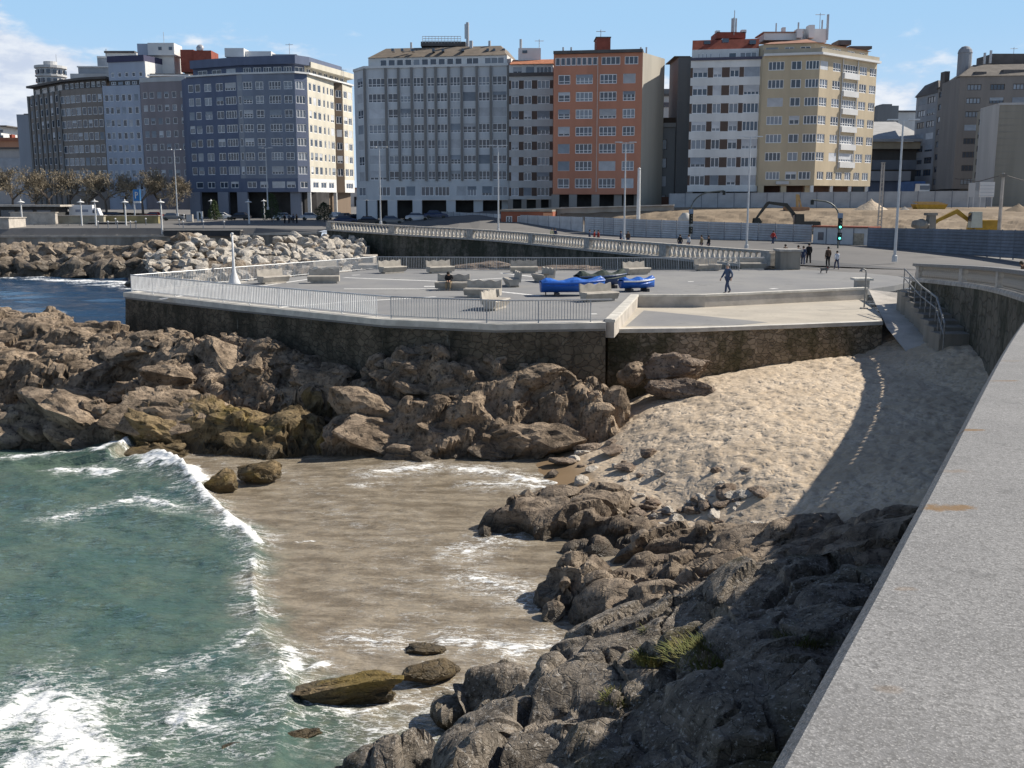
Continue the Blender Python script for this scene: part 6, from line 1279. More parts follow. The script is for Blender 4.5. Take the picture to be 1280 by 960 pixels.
# ================================================================ hoardings and the building site
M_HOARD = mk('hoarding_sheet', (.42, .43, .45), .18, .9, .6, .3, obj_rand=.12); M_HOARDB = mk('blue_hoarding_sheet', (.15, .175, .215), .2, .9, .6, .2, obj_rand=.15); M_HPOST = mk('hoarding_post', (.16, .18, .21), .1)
def hoarding(lab, path, h, mat, w=2.3, rib='h', name='hoarding'):
    t = thing(name, lab, 'hoarding', path[0]); L_ = walk([Vector(p) for p in path], w)
    for i, (q, a, d) in enumerate(L_):
        q = Vector((q.x, q.y, q.z)); m_ = MB(); m_.box((0, 0, h/2), (.09, .09, h+.1)); o = m_.build('post', M_HPOST, t); o.location = q-t.location; o.rotation_euler = (0, 0, a)
        if i < len(L_)-1:
            c = L_[i+1][0]; W_ = (c-q).length-.1; m_ = MB()
            if rib == 'h':
                K = int(h/.3)
                for k in range(K): z0 = .06+(h-.1)*k/K; z1 = .06+(h-.1)*(k+1)/K; m_.add([(.05, -.02, z0), (W_+.05, -.02, z0), (W_+.05, -.06, (z0+z1)/2-.04), (.05, -.06, (z0+z1)/2-.04), (W_+.05, -.02, z1), (.05, -.02, z1)], [(0, 1, 2, 3), (3, 2, 4, 5)])
                m_.add([(.05, .03, .06), (W_+.05, .03, .06), (W_+.05, .03, h), (.05, .03, h)], [(0, 1, 2, 3)])
            else: m_.box((W_/2+.05, 0, h/2), (W_, .05, h-.05))
            o = m_.build('panel', mat, t); o.location = q-t.location; b_ = c-q; o.rotation_euler = (0, -math.atan2(b_.z, math.hypot(b_.x, b_.y)), math.atan2(b_.y, b_.x))
    return t
def G(u, v, Y): return at(u, v, Y)
hoarding('smooth pale grey hoarding along the street under the wide grey block', [G(552, 282.5, 190), G(640, 289, 166), G(731, 294, 152)], 2.6, M_HOARD, 2.6, 'f')
hoarding('ribbed pale metal hoarding along the street before the dirt bank', [G(731, 295, 152), G(800, 300, 141), G(880, 304, 135), G(1016, 310, 126)], 2.75, M_HOARD)
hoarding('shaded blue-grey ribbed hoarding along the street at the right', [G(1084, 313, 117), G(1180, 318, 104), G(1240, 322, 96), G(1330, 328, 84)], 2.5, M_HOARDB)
hoarding('plain grey hoarding closing the back of the building site', [G(836, 262, 172), G(960, 261, 170), G(1100, 260, 168), G(1250, 259, 166)], 2.6, mk('back_hoarding', (.36, .38, .40), .15, .6, .7), 2.6, 'f')
# dirt bank
X, Y = np.meshgrid(np.linspace(-2, 1, 2), np.linspace(0, 1, 2))
us = np.linspace(700, 1420, 220); ts = np.linspace(0, 1, 60); X = np.zeros((60, 220)); Y = X.copy(); Z = X.copy()
hy = np.interp(us, [700, 731, 880, 1016, 1084, 1180, 1240, 1330, 1420], [158, 155, 137.5, 128.5, 120, 107, 99, 87, 80])
for j, t_ in enumerate(ts):
    Y[j] = hy+(173-hy)*t_; X[j] = (us-640)/1300*Y[j]*1.0
    prof = np.interp(t_, [0, .12, .3, .5, .62, 1], [6.1, 6.5, 7.1, 8.6, 9.3, 9.9]); Z[j] = prof
P = np.stack([X.ravel(), Y.ravel(), X.ravel()*0], 1); mid = np.clip(1-np.abs(np.linspace(0, 1, 60)-.45)/.35, 0, 1)[:, None]
Z = Z+fbm(P*.14, 4, 61).reshape(Z.shape)*1.5*mid+fbm(P*.6, 4, 62).reshape(Z.shape)*.7*(mid+.1)
tag(link('dirt_bank', grid_mesh('dirt_bank', X, Y, Z, M_DIRT, smooth=False)), 'brown dug earth bank of the building site', kind='structure')
def pile(lab, u, v, Yd, r, h, mat, seed):
    v_, f_ = _ico[4]; k = v_.copy(); rad = np.hypot(k[:, 0], k[:, 1]); k = np.stack([k[:, 0]*r, k[:, 1]*r*.8, np.maximum(k[:, 2], -.1)**1*h], 1); k[:, 2] = np.where(v_[:, 2] > 0, h*(1-np.clip(rad, 0, 1)**.9), -.2)
    k = k+fbm(k*1.3+seed, 3, seed)[:, None]*.35; m_ = MB(); m_.add(k, f_); o = m_.build('soil_pile', mat); o.location = at(u, v, Yd); return tag(o, lab, 'pile')
pile('pale conical sand pile before the back hoarding', 1088, 267, 158, 3.4, 2.2, M_SAND, 1); pile('small grey gravel pile right of the sand pile', 1130, 266, 158, 1.6, .9, M_PAVE, 2); pile('low spoil heap at the right end of the dirt bank', 1272, 268, 150, 3, 1.5, M_DIRT, 3)
w = thing('concrete_wall', 'unfinished grey concrete wall below the orange block', 'wall', at(690, 286, 168)); a, c = at(640, 288, 168), at(842, 284, 162); m_ = MB(); zt0 = at(640, 262.5, 168).z; zt1 = at(842, 257, 162).z
m_.add([(a.x, a.y, a.z-1), (c.x, c.y, c.z-1), (c.x, c.y, zt1), (a.x, a.y, zt0), (a.x, a.y+.4, a.z-1), (c.x, c.y+.4, c.z-1), (c.x, c.y+.4, zt1), (a.x, a.y+.4, zt0)], [(0, 1, 2, 3), (5, 4, 7, 6), (3, 2, 6, 7), (0, 3, 7, 4), (1, 5, 6, 2)]); m_.build('wall_face', mk('raw_concrete', (.33, .30, .265), .25, .4, streak=True), w, True)
m_ = MB(); m_.sweep([Vector((a.x, a.y, zt0)), Vector((c.x, c.y, zt1))], [(.12, .01), (.12, .18), (-.5, .18), (-.5, .01)]); m_.build('coping', M_CONC, w, True)
hut = building('hut', 'small brick red hut with a white window behind the smooth hoarding', at(660, 284, 164), 'hut')
A, C = V2(626, 165), V2(691, 163); zb, zt = at(660, 290, 164).z, at(660, 264.5, 164).z; facade(hut, A, C, zb, zt, [(.1, .22, 2), (.32, .5, 3), (.62, .74, 2)], [(zt-2.1, zt-.7)], shut=0); back_body(hut, [A, C], zb, zt, 4); fin(hut, [fm('hut_brick', (.30, .11, .07))]); slab(hut, 'roof', inset([A, C], 4.3, -.4), zt+.01, zt+.3, mk('hut_roof', (.28, .25, .21), .2)); blk(hut, 'gable', 679, 690, 266, 272, 162.8, .4, fm('pale_orange', (.55, .27, .16)))
cb = thing('site_cabin', 'white site cabin with a rust-red roof edge beside the traffic light', 'cabin', at(1050, 312, 121)); A, C = at(1015, 311, 123), at(1083, 313, 118); zt = at(1050, 284.5, 121).z; d = (C-A); d.z = 0; Lc = d.length; ang = math.atan2(d.y, d.x); cb.location = Vector((A.x, A.y, min(A.z, C.z))); cb.rotation_euler = (0, 0, ang); hh = zt-cb.location.z
m_ = MB(); m_.box((Lc/2, 1.4, hh/2), (Lc, 2.6, hh)); m_.build('wall', mk('cabin_white', (.52, .53, .54), .1, 1), cb); m_ = MB(); m_.box((Lc/2, 1.35, hh+.09), (Lc+.3, 2.9, .16)); m_.build('roof', mk('rust_edge', (.26, .09, .06), .2), cb)
for k in range(1, 4): m_ = MB(); m_.box((Lc*k/4, .08, hh/2), (.07, .06, hh-.1)); m_.build('seam', M_HPOST, cb)
m_ = MB(); m_.box((1.0, .09, hh*.6), (.7, .08, .9)); m_.build('window', G_DARK, cb); m_ = MB(); m_.box((Lc*.84, .08, hh*.45), (1.3, .06, 1.6)); m_.build('poster_board', mk('faded_board', (.36, .31, .24), .3, 3), cb); m_ = MB(); m_.box((Lc/2, .07, .12), (Lc, .1, .2)); m_.build('skid', mk('rust_edge', (.26, .09, .06), .2), cb)
def excavator(lab, loc, rz, body, boomc, pts, cabc=None, s=1):
    t = thing('excavator', lab, 'excavator', loc, rz); t.scale = (s, s, s)
    for y in (-1, 1):
        m_ = MB(); m_.sweep([(-1.7, y*1.05-.22, 0), (-1.7, y*1.05+.22, 0)], [(0, 0)]*0 or [(1.7, .05), (2.1, .35), (1.7, .8), (-1.7, .8), (-2.1, .35), (-1.7, .05)]); m_.v = [(p[0]+0, p[1], p[2]) for p in m_.v]; m_.build('track', M_SIG, t)
    m_ = MB(); m_.box((-.6, 0, 1.45), (3.0, 2.3, 1.1), 0, 0, .92); m_.build('engine_house', body, t); m_ = MB(); m_.box((.7, .65, 2.05), (1.3, 1.0, 1.8), 0, 0, .85); cb_ = m_.build('cab', cabc or body, t); m_ = MB(); m_.box((.74, .12, 2.35), (.95, .06, .95)); m_.box((1.36, .65, 2.35), (.06, .75, .95)); m_.build('cab_window', G_DARK, cb_)
    m_ = MB(); P_ = [Vector((x, -.1, z)) for x, z in pts]; m_.tube(P_[:3], [.22, .36, .24], 4, rot=.785); m_.build('boom', boomc, t); m_ = MB(); m_.tube(P_[2:], [.28, .16], 4, rot=.785); m_.build('stick', boomc, t)
    q = P_[-1]; m_ = MB(); m_.add([(q.x+x, y, q.z+z) for y in (-.5, .5) for x, z in ((.3, .1), (-.35, .15), (-.75, -.45), (-.2, -.75), (.4, -.5))], [(0, 1, 2, 3, 4), (9, 8, 7, 6, 5), (0, 5, 6, 1), (1, 6, 7, 2), (2, 7, 8, 3), (3, 8, 9, 4)]); m_.build('bucket', M_SIG, t); m_ = MB(); m_.tube([(.9, -.1, 1.7), (P_[1].x*.75, -.1, P_[1].z*.8)], .09, 6); m_.build('hydraulic_ram', M_STEEL, t); return t
YEL = mk('machine_yellow', (.42, .25, .03), .2, 2, .5); EXG = mk('machine_dark', (.045, .045, .04), .2, 2, .5); CABW = mk('cab_pale', (.5, .52, .45), .1, 2, .5)
excavator('dark excavator with its boom arched above the pale hoarding', at(1003, 296, 137), R(178), EXG, EXG, [(.3, 1.9), (2.3, 4.1), (4.6, 4.4), (6.1, 2.3)])
excavator('yellow excavator with a pale cab digging at the right of the site', at(1222, 297, 121), R(180), YEL, YEL, [(.6, 1.6), (2.6, 3.0), (4.8, 1.9), (6.6, .6)], CABW)
sk = thing('skip', 'yellow skip loaded with timber before the back hoarding', 'skip', at(1161, 263.5, 163)); m_ = MB(); m_.frustum([(-2, -.9), (2, -.9), (2, .9), (-2, .9)], 0, [(-2.5, -1), (2.5, -1), (2.5, 1), (-2.5, 1)], 1.0); m_.build('body', YEL, sk)
for k in range(3): m_ = MB(); m_.box((.2-.3*k, -.3+.3*k, 1.1+.12*k), (4.2, .3, .12), .05*k); m_.build('plank', mk('timber', (.42, .30, .14)), sk)
ps = thing('concrete_stump', 'broken concrete stump with a dark round lump beside it above the blue hoarding', 'stump', at(1162, 299, 111)); hs = at(1162, 266, 111).z-ps.location.z; m_ = MB(); m_.box((0, 0, hs*.45), (.9, .8, hs*.9), .2, 0, .8); m_.box((-.05, 0, hs*.95), (1.1, .9, hs*.1), .1); m_.build('shaft', M_CONCD, ps); o = link('lump', rock_mesh('lump', 77, M_CONCD, sub=3), ps, (-1.2, -.2, hs*.55)); o.scale = (.95, .9, 1.0)
mx = thing('cement_mixer', 'pale drum-shaped mixer behind the hoarding beside the traffic light arm', 'mixer', at(856, 292, 143)); m_ = MB(); m_.lathe((0, 0, 1.1), [(.5, 0), (.95, .5), (.95, 1.0), (.45, 1.6), (.4, 1.7)], 12); m_.build('drum', mk('mixer_drum', (.45, .43, .40)), mx); m_ = MB(); m_.box((0, 0, .55), (1.4, .8, 1.1), 0, 0, .7); m_.build('frame', YEL, mx)
cn = thing('site_crate', 'orange-brown crate with a leaning post at the foot of the beige block', 'crate', at(995, 268, 160)); m_ = MB(); m_.box((0, 0, .55), (3.6, 1.6, 1.1)); m_.build('body', mk('crate_brown', (.33, .19, .11)), cn); m_ = MB(); m_.bar((.2, .2, 1.1), (.1, .2, 3.0), .35); m_.bar((.8, .3, 1.1), (.3, .2, 2.9), .22); m_.build('post', mk('timber', (.42, .30, .14)), cn)
for u, v, wd, hd, lab in ((1232, 259, 2.2, 3.4, 'tall white slatted unit standing on the site before the dark block'), (1213, 259, 1.0, 3.2, 'narrow pale board standing left of the white slatted unit')):
    t = thing('site_board', lab, 'board', at(u, v, 160)); m_ = MB(); m_.box((0, 0, 1.5+hd/3), (wd, .15, hd*.66)); m_.build('panel', M_WHITE if wd > 2 else PG, t)
    for s in (-.4, .4): m_ = MB(); m_.box((s*wd, .05, .75), (.12, .12, 1.5)); m_.build('leg', M_POST, t)
    if wd > 2:
        for k in range(4): m_ = MB(); m_.box((0, -.1, 1.7+hd*.15*k), (wd, .06, .1)); m_.build('slat', M_POST, t)
tk = thing('lorry', 'blue and white lorry parked in the gap by the dark block', 'lorry', at(1138, 248, 205), R(-80)); m_ = MB(); m_.box((0, 0, 2.0), (6, 2.3, 2.4)); m_.build('body', mk('lorry_blue', (.04, .09, .22)), tk); m_ = MB(); m_.box((3.9, 0, 1.6), (1.7, 2.2, 2.2), 0, 0, .9); cbn = m_.build('cab', M_WHITE, tk); m_ = MB(); m_.box((4.72, 0, 2.0), (.08, 1.9, .8)); m_.build('windscreen', G_DARK, cbn)
for x in (-2, 3.6):
    for y in (-1.05, 1.05): m_ = MB(); m_.lathe((0, 0, -.15), [(.45, 0), (.45, .3)], 12); o = m_.build('wheel', M_SIG, tk); o.location = (x, y, .45); o.rotation_euler = (R(90), 0, 0)

# ================================================================ vehicles on the left
CARM = {}
def carmesh(paint):
    if paint not in CARM:
        col_ = dict(silver=(.45, .46, .48), black=(.02, .02, .024), white=(.68, .68, .68), navy=(.025, .04, .09), red=(.25, .03, .03), grey=(.16, .17, .18))[paint]; pm_ = mk('car_paint_'+paint, col_, .05, 1, .25, .2, spec=.6)
        prof = [(-2.1, .35), (-2.15, .7), (-2.0, .92), (-1.3, 1.0), (1.0, .98), (1.9, .82), (2.12, .6), (2.1, .35)]; m_ = MB(); n = len(prof)
        m_.add([(x, y*(.86 if z > .9 else 1), z) for y in (-.86, .86) for x, z in prof], [tuple(range(n)), tuple(range(2*n-1, n-1, -1))]+[(i, n+i, n+(i+1) % n, (i+1) % n) for i in range(n)])
        roof = MB(); roof.frustum([(-1.55, -.74), (1.05, -.74), (1.05, .74), (-1.55, .74)], .985, [(-1.15, -.58), (.35, -.58), (.35, .58), (-1.15, .58)], 1.42); roof.box((-.4, 0, 1.44), (1.5, 1.15, .05))
        gl = MB(); gl.frustum([(-1.5, -.755), (.98, -.755), (.98, .755), (-1.5, .755)], 1.03, [(-1.2, -.625), (.42, -.625), (.42, .625), (-1.2, .625)], 1.36); wh = MB(); wh.lathe((0, 0, -.1), [(.31, 0), (.31, .2)], 12, 0, False); hl = MB(); hl.box((0, 0, 0), (.08, .36, .14))
        CARM[paint] = (m_.mesh('body', pm_), roof.mesh('roof', pm_), gl.mesh('windows', G_DARK), wh.mesh('wheel', M_SIG), hl.mesh('headlight', M_WHITE))
    return CARM[paint]
def car(lab, u, v, Y, rz, paint, group='cars parked by the left blocks', z=None):
    p = at(u, v, Y); p.z = gz(p.x, Y)+.03 if z is None else z; t = thing('parked_car', lab, 'car', p, R(rz), group); a, r_, g_, w_, h_ = carmesh(paint); link('body', a, t); link('roof', r_, t); link('windows', g_, t)
    for x in (-1.3, 1.3):
        for y in (-.8, .8): o = link('wheel', w_, t, (x, y, .31)); o.rotation_euler = (R(90), 0, 0)
    for y in (-.6, .6): link('headlight', h_, t, (2.09, y, .68))
for i, (u, v, Y, rz, p, lab) in enumerate(((216, 268, 205, 10, 'grey', 'grey car left of the tall lamp by the bare trees'), (278, 266, 208, 5, 'white', 'white car before the arcade of the dark blue block'), (299, 266, 208, 175, 'black', 'black car right of the white one at the dark blue arcade'), (356, 268, 206, 8, 'silver', 'silver car right of the conical evergreen'), (389, 267, 207, 3, 'silver', 'second silver car, by the cream wing'), (421, 263, 212, 70, 'white', 'white car nose-on in the side street by the cream wing'), (432, 265, 205, 60, 'grey', 'grey car angled at the mouth of the side street'), (444, 268, 198, 40, 'black', 'black car angled beside the wide grey block'), (432, 272, 190, 12, 'navy', 'navy car nearest the left end of the balustrade'), (462, 272, 186, 5, 'black', 'black car under the left pillars of the wide grey block'), (490, 272, 184, 4, 'grey', 'dark grey car under the wide grey block right of a lamp'), (522, 273, 183, 5, 'silver', 'silver car before the second arcade of the wide grey block'), (545, 273, 182, 5, 'navy', 'navy car beside the smooth hoarding'), (143, 262, 212, 4, 'black', 'black car under the bare trees left of the parking sign'), (128, 262, 214, 2, 'navy', 'navy car under the bare trees behind the pale van'), (190, 263, 213, 176, 'red', 'dark red car under the bare trees right of the parking sign'))): car(lab, u, v, Y, rz, p)
vn = thing('van', 'pale white van parked before the bare trees', 'van', at(107, 262, 205), R(4)); vn.location.z = gz(vn.location.x, 205); m_ = MB(); m_.box((-.6, 0, 1.75), (4.4, 2.0, 2.5)); m_.build('body', mk('van_white', (.72, .72, .73), .05), vn); m_ = MB(); m_.frustum([(1.6, -.95), (3.2, -.95), (3.2, .95), (1.6, .95)], .5, [(1.6, -.9), (2.5, -.85), (2.5, .85), (1.6, .9)], 2.4); cb_ = m_.build('cab', mk('van_white', (.72, .72, .73), .05), vn); m_ = MB(); m_.box((2.0, 0, 1.75), (.8, 1.95, .6)); m_.build('cab_window', G_DARK, cb_)
for x in (-1.9, 2.3):
    for y in (-.95, .95): m_ = MB(); m_.lathe((0, 0, -.12), [(.38, 0), (.38, .24)], 12); o = m_.build('wheel', M_SIG, vn); o.location = (x, y, .38); o.rotation_euler = (R(90), 0, 0)
m_ = MB(); m_.box((-.4, -1.01, 1.9), (2.4, .02, .5), 0); m_.build('side_stripe', mk('van_grey', (.3, .33, .4)), vn)

# ================================================================ trees
TW = mk('bare_twigs', (.27, .225, .16), .35, 1.5, .9, obj_rand=.15); BK = mk('bark', (.13, .105, .085), .3, 3); LF = mk('evergreen_leaves', (.055, .08, .03), .4, 3, .8); LF2 = mk('shrub_leaves', (.045, .06, .03), .4, 3, .8)
def tree_mesh(seed, h=10.5, rad=4.6):
    r = random.Random(seed); tr = MB(); cr = MB(); tips = []
    def grow(p, d, L_, w, k):
        q = p+d*L_; (tr if k < 2 else cr).tube([p, (p+q)/2+Vector((r.uniform(-1, 1), r.uniform(-1, 1), r.uniform(-1, 1)))*L_*.07, q], [w, w*.85, w*.65], 5 if k < 2 else 3, cap=False)
        if k >= 5: tips.append(q); return
        for _ in range(3 if k < 4 else 4):
            a = Vector((r.gauss(0, 1), r.gauss(0, 1), r.gauss(.35, .55))).normalized(); nd_ = (d*.75+a*.85).normalized()
            grow(q if k == 0 else p.lerp(q, r.uniform(.55, 1)), nd_, L_*r.uniform(.62, .82), w*.6, k+1)
    grow(Vector((0, 0, 0)), Vector((0, 0, 1)), h*.27, .26, 0)
    for q in tips:
        for _ in range(3):
            a = Vector((r.gauss(0, 1), r.gauss(0, 1), r.gauss(.3, .7))).normalized()*r.uniform(.4, .9); s_ = Vector((r.gauss(0, 1), r.gauss(0, 1), r.gauss(0, 1))).normalized()*.045; cr.add([q-s_, q+s_, q+a], [(0, 1, 2)])
            c = q+a*.7; cr.add([c-s_*2.2, c+s_*2.2, c+Vector((r.uniform(-.16, .16), r.uniform(-.16, .16), .2))], [(0, 1, 2)])
    return tr.mesh('trunk', BK), cr.mesh('crown', TW)
TM = [tree_mesh(s) for s in (1, 2, 3)]
for i, (u, v, Y, s, lab) in enumerate(((-12, 262, 215, 1.0, 'bare brown tree cut by the left edge'), (17, 262, 214, 1.05, 'bare brown tree in front of the reddish house'), (45, 262, 222, .9, 'bare brown tree before the plain slab building'), (62, 262, 214, 1.05, 'bare brown tree before the ribbed end of the curved block'), (88, 262, 216, 1.0, 'bare brown tree behind the pale van, left side'), (112, 262, 219, .95, 'bare brown tree behind the pale van, right side'), (132, 262, 214, 1.0, 'bare brown tree at the joint of curved and pale blue blocks'), (155, 262, 217, .92, 'bare brown tree left of the parking sign before the pale blue block'), (178, 262, 214, .98, 'bare brown tree behind the parking sign'), (200, 262, 216, .95, 'bare brown tree before the middle of the mauve block'), (220, 262, 213, .88, 'bare brown tree nearest the tall lamp at the mauve block'))):
    p = at(u, v, Y); p.z = gz(p.x, Y); t = thing('bare_tree', lab, 'tree', p, i*1.9, 'row of bare trees on the left'); t.scale = (s*1.15, s*1.15, s*1.32); a, c = TM[i % 3]; link('trunk', a, t); link('crown', c, t)
def shrub(lab, u, v, Y, h, r0, mat, cone, seed, cat='shrub'):
    p = at(u, v, Y); p.z = gz(p.x, Y); t = thing('evergreen_shrub', lab, cat, p); r = random.Random(seed); m_ = MB(); m_.tube([(0, 0, 0), (0, 0, h*.5)], .1, 5); m_.build('trunk', BK, t); m_ = MB()
    for _ in range(1500):
        z = r.random(); R_ = r0*((1-z)**.7*1.0+.12 if cone else math.sin(min(1, z*.9+.12)*math.pi)**.6); a = r.uniform(0, 6.283); d = R_*math.sqrt(r.uniform(.2, 1))*(1+.18*math.sin(a*3+z*9)); c = Vector((d*math.cos(a), d*math.sin(a), h*(.08+.92*z))); e1 = Vector((r.gauss(0, 1), r.gauss(0, 1), r.gauss(0, 1))).normalized()*.16; e2 = Vector((r.gauss(0, 1), r.gauss(0, 1), r.gauss(0, 1))).normalized()*.16; m_.add([c-e1, c+e2, c+e1], [(0, 1, 2)])
    m_.build('crown', mat, t)
shrub('conical olive-green evergreen before the dark blue block', 340, 269, 200, 5.2, 2.0, LF, True, 1); shrub('slim evergreen left of the round-topped lamp before the dark blue arcade', 268, 266, 206, 3.9, 1.3, LF, True, 2); shrub('round dark shrub at the foot of the cream wing', 405, 269, 200, 3.6, 1.7, LF2, False, 3)

# ================================================================ left plaza
sg = thing('parking_sign', 'blue parking sign with a white P on a post', 'sign', at(168.5, 268, 196)); sg.location.z = gz(sg.location.x, 196); h = at(168, 234, 196).z-sg.location.z; m_ = MB(); m_.box((0, 0, h/2-.3), (.22, .2, h-.6)); m_.build('post', M_POST, sg); m_ = MB(); m_.box((.62, -.02, h-1.45), (1.3, .25, 2.1)); bd = m_.build('panel', mk('parking_blue', (.02, .16, .42), .05, 1, .4), sg); m_ = MB(); m_.box((.62, -.02, h-2.72), (1.3, .25, .35)); m_.build('lower_panel', M_WHITE, sg); m_ = MB(); m_.box((1.2, -.14, h-1.45), (.12, .02, 2.1)); m_.build('edge', mk('pale_green_edge', (.45, .6, .5)), sg)
m_ = MB(); y = -.155; zc = h-1.45; m_.box((.38, y, zc), (.16, .02, 1.2)); pts = [Vector((.38+.0, y, zc+.52)), Vector((.6, y, zc+.52)), Vector((.78, y, zc+.43)), Vector((.84, y, zc+.27)), Vector((.78, y, zc+.1)), Vector((.6, y, zc+.02)), Vector((.38, y, zc+.02))]
for a, c in zip(pts[:-1], pts[1:]): m_.bar(a, c, .15)
m_.build('letter', M_WHITE, bd)
ib = thing('info_board', 'white notice board with a dark figure on the left plaza', 'sign', at(250, 273, 196)); ib.location.z = gz(ib.location.x, 196); m_ = MB(); m_.box((0, 0, 1.15), (1.1, .12, 1.7)); m_.build('panel', M_WHITE, ib); m_ = MB(); m_.box((.02, -.07, 1.2), (.35, .02, .9)); m_.box((-.05, -.07, 1.72), (.25, .02, .25)); m_.box((.1, -.07, .65), (.5, .02, .2)); m_.build('print', M_SIG, ib)
for s in (-.4, .4): m_ = MB(); m_.box((s, .02, .15), (.1, .1, .3)); m_.build('leg', M_POST, ib)
bx = thing('utility_cabinet', 'grey utility cabinet by the foot of the tall lamp on the left plaza', 'cabinet', at(237, 269, 198)); bx.location.z = gz(bx.location.x, 198); m_ = MB(); m_.box((0, 0, .7), (1.2, .6, 1.4)); m_.build('body', M_CONC, bx); m_ = MB(); m_.box((-.28, -.31, .75), (.5, .03, 1.1)); m_.box((.28, -.31, .75), (.5, .03, 1.1)); m_.build('door', PG, bx)
bl = thing('bollard', 'x', 'bollard'); m_ = MB(); m_.tube([(0, 0, 0), (0, 0, 1.0)], .07, 7); m_.build('post', M_HPOST, bl); m_ = MB(); m_.lathe((0, 0, .98), [(.05, 0), (.17, .1), (.17, .2), (.05, .3)], 9); m_.build('ball', M_WHITE, bl)
BL_ = ((144, 272), (182, 272), (135, 281), (163, 280.5), (170, 281.5), (147, 284.5), (123, 287), (224, 276.5), (229, 281), (252, 275), (254, 281), (230, 272), (279, 272.5), (280, 280), (342, 275), (350, 275), (253, 272))
for i, (u, v) in enumerate(BL_):
    Y_ = min(184 if u < 200 else 205, max(171, 1300*4.5/(v-244))); p = at(u, v, Y_); p.z = gz(p.x, Y_)-.05; t = bl if i == 0 else copy_tree(bl); t.location = p; tag(t, 'dark bollard topped with a white ball on the left plaza', 'bollard', 'ball-topped bollards of the left plaza')
bq = building('building', 'small white building at the end of the side street between two large blocks', at(446, 262, 320)); blk(bq, 'wall', 434, 456, 236, 266, 320, 10, M_WHITE); blk(bq, 'roof', 433, 457, 234.5, 236, 319, 12, M_TERRA); blk(bq, 'door', 443, 446, 246, 262, 319.8, .4, M_DARKIN)
def deckbox(name, lab, cat, u0, u1, v0, v1, Y, dep, mat, cap=None):
    t = thing(name, lab, cat, at(u0, v1, Y)); a, c = at(u0, v1, Y), at(u1, v1, Y); z1 = at(u0, v0, Y).z; m_ = MB(); m_.box(((c.x-a.x)/2, dep/2, (z1-a.z)/2-.2), (c.x-a.x, dep, z1-a.z+.4)); m_.build('wall_face', mat, t); m_ = MB(); m_.box(((c.x-a.x)/2, dep/2, z1-a.z+.07), (c.x-a.x+.3, dep+.3, .12)); m_.build('coping', cap or M_CONC, t); return t
deckbox('ramp_opening', 'low dark box standing in for the shaded ramp opening below the left mushroom lamp', 'wall', 17, 78, 286.5, 294, 173, 5, mk('ramp_shade', (.06, .06, .062), .2, .5), M_PAVE); deckbox('ramp_opening', 'low dark box standing in for the shaded ramp opening behind the middle mushroom lamps', 'wall', 110, 159, 278.5, 284, 187, 5, mk('ramp_shade', (.06, .06, .062), .2, .5), M_PAVE); deckbox('ramp_opening', 'long thin dark box standing in for the shaded opening right of the nearest mushroom lamp', 'wall', 205, 300, 288.5, 292, 171, 3, mk('ramp_shade', (.06, .06, .062), .2, .5), M_PAVE)  # solid boxes for the ramp openings, their shade painted as near-black colour
deckbox('low_wall', 'pale concrete wall behind the left end of the deck', 'wall', 14, 70, 266, 284, 186, 1, M_CONC); deckbox('low_wall', 'yellowish concrete wall between the mushroom lamps on the deck', 'wall', 70, 130, 270, 282, 188.5, 1, mk('ochre_concrete', (.34, .31, .24), .25, .6)); deckbox('low_wall', 'ochre stained low wall right of the mushroom lamps', 'wall', 130, 198, 270, 277.5, 191, 1, mk('ochre_stained', (.30, .25, .13), .3, .6)); deckbox('parapet_block', 'pale concrete block at the left edge of the deck', 'wall', -20, 12.5, 273, 296, 172, 6, M_CONC)
ks = thing('kiosk', 'low dark kiosk with a flat grey roof at the left edge', 'kiosk', at(0, 268, 200)); ks.location.z = 7; m_ = MB(); m_.box((2, 2, 1.2), (18, 5, 3.2)); m_.build('wall', mk('kiosk_dark', (.06, .06, .06), .3), ks); m_ = MB(); m_.box((2.2, 1.6, 2.95), (20, 6.4, .35)); m_.build('roof', M_CONC, ks)
for k in range(5): m_ = MB(); m_.box((-5+k*3.4, -.55, 1.4), (2.6, .1, 1.4)); m_.build('window', G_DARK, ks)
rl = thing('deck_railing', 'short tubular railing on the left deck behind the dark ramp opening', 'railing', at(43, 287, 182)); q0, q1 = Vector((0, 0, 0)), at(100, 287, 182)-at(43, 287, 182); m_ = MB(); m_.tube([q0+Vector((0, 0, .95)), q1+Vector((0, 0, .95))], .05, 5); m_.tube([q0+Vector((0, 0, .5)), q1+Vector((0, 0, .5))], .04, 5); m_.build('rail', M_STEEL, rl)
for k in range(5): p = q0.lerp(q1, k/4); m_ = MB(); m_.tube([p-Vector((0, 0, .3)), p+Vector((0, 0, .95))], .05, 5); m_.build('post', M_STEEL, rl)
m_ = MB()
for u in (30, 73, 118, 158, 202): a = at(u-4, 0, 1); a = onz(u-8, 301, 5.3); c = onz(u+8, 296.5, 5.3); a.y = 171.2; c.y = 177; a.x = (u-8-640)/1300*171.2; c.x = (u+4-640)/1300*177; strip(a, c, .35, 5.36, m_)
tag(m_.build('deck_markings', M_LINE), 'white parking lines on the deck', kind='structure')
ribbon('deck', 'concrete car park deck at the left', [Vector((-22, 180, 5.9))]+[Vector((p.x, 183, 5.36)) for p in DK[1:]], [Vector((-31, 167.2, 6.0))]+[Vector((p.x, p.y+.9, 5.32)) for p in DK[1:]], M_PAVE, .02)
pst = thing('stone_steps', 'pale stone blocks stepping down beside the end of the balustrade wall', 'steps', at(432, 330, 150))
for k, (u, v, Y) in enumerate(((436, 300, 160), (446, 309, 154), (455, 320, 147), (462, 331, 140))): a = at(u, v, Y); m_ = MB(); m_.box((a.x-pst.location.x, a.y-pst.location.y, a.z-pst.location.z-1.6), (3.2, 5, 3.4)); m_.build('step', M_CONC, pst)
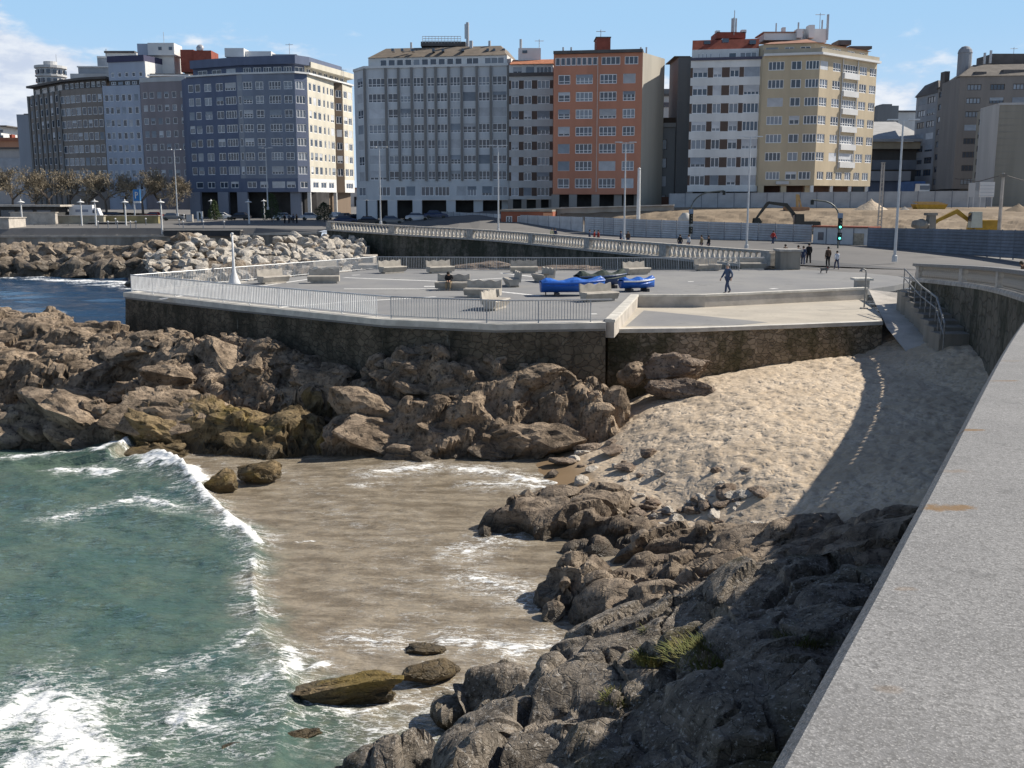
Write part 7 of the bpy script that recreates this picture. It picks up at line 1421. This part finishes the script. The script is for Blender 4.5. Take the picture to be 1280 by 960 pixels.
for u, v, s, lab in ((605, 333, (2.6, 1.6, 1.0), 'rounded tan rock showing behind the back railing left of the shaded bench'), (700, 336, (4.6, 1.4, .75), 'long low tan rock behind the back railing and the long blue boat'), (635, 337, (1.6, 1.0, .5), 'small tan rock in the gap behind the shaded bench')): boulder(lab, at(u, v+3, 87), s, int(u), M_BEACHROCK, .1, 4)

# ================================================================ grass on the near rocks
GM = mk('cliff_grass', (.075, .095, .03), .4, 6, .9, c2=(.16, .14, .05))
def surf(u, v, names=('near_rocks', 'rock_slope')):
    dg_ = bpy.context.evaluated_depsgraph_get(); o = ray(u, v); best = None
    for n in names:
        ok, loc, nn_, _ = RO[n].ray_cast(Vector((0, 0, CZ)), o.normalized())
        if ok and (best is None or loc.length < best.length): best = loc
    return best
bpy.context.view_layer.update()
def tuft(lab, u, v, n, r0, hgt, seed):
    p = surf(u, v)
    if p is None: return
    r = random.Random(seed); m_ = MB()
    for _ in range(n):
        a = r.uniform(0, 6.283); d = r0*math.sqrt(r.random()); x, y = d*math.cos(a), d*math.sin(a)*.7; h_ = hgt*r.uniform(.4, 1); lean = Vector((x*.15+r.gauss(0, .06), y*.15+r.gauss(0, .06), 0)); w_ = .012; e = Vector((math.cos(a+1.6), math.sin(a+1.6), 0))*w_; b0_ = Vector((x, y, -.12)); m1 = b0_+Vector((0, 0, h_*.6))+lean*.5; m_.add([b0_-e, b0_+e, m1+e*.7, m1-e*.7, b0_+Vector((0, 0, h_))+lean*1.3], [(0, 1, 2, 3), (3, 2, 4)])
    o = m_.build('grass_tuft', GM); o.location = p; tag(o, lab, 'grass')
tuft('olive grass tuft on the sunlit face of the near rocks', 815, 818, 420, .28, .17, 1); tuft('small weed clump low on the near rocks under the olive tuft', 775, 868, 350, .30, .16, 2); tuft('grass patch in a lit gap high on the shaded near rocks', 1005, 792, 400, .35, .15, 3); tuft('dark grass spreading over the shaded top of the near rocks', 905, 812, 900, .8, .15, 4); tuft('thin green tuft above the olive one on the near rocks', 812, 785, 160, .13, .15, 5)
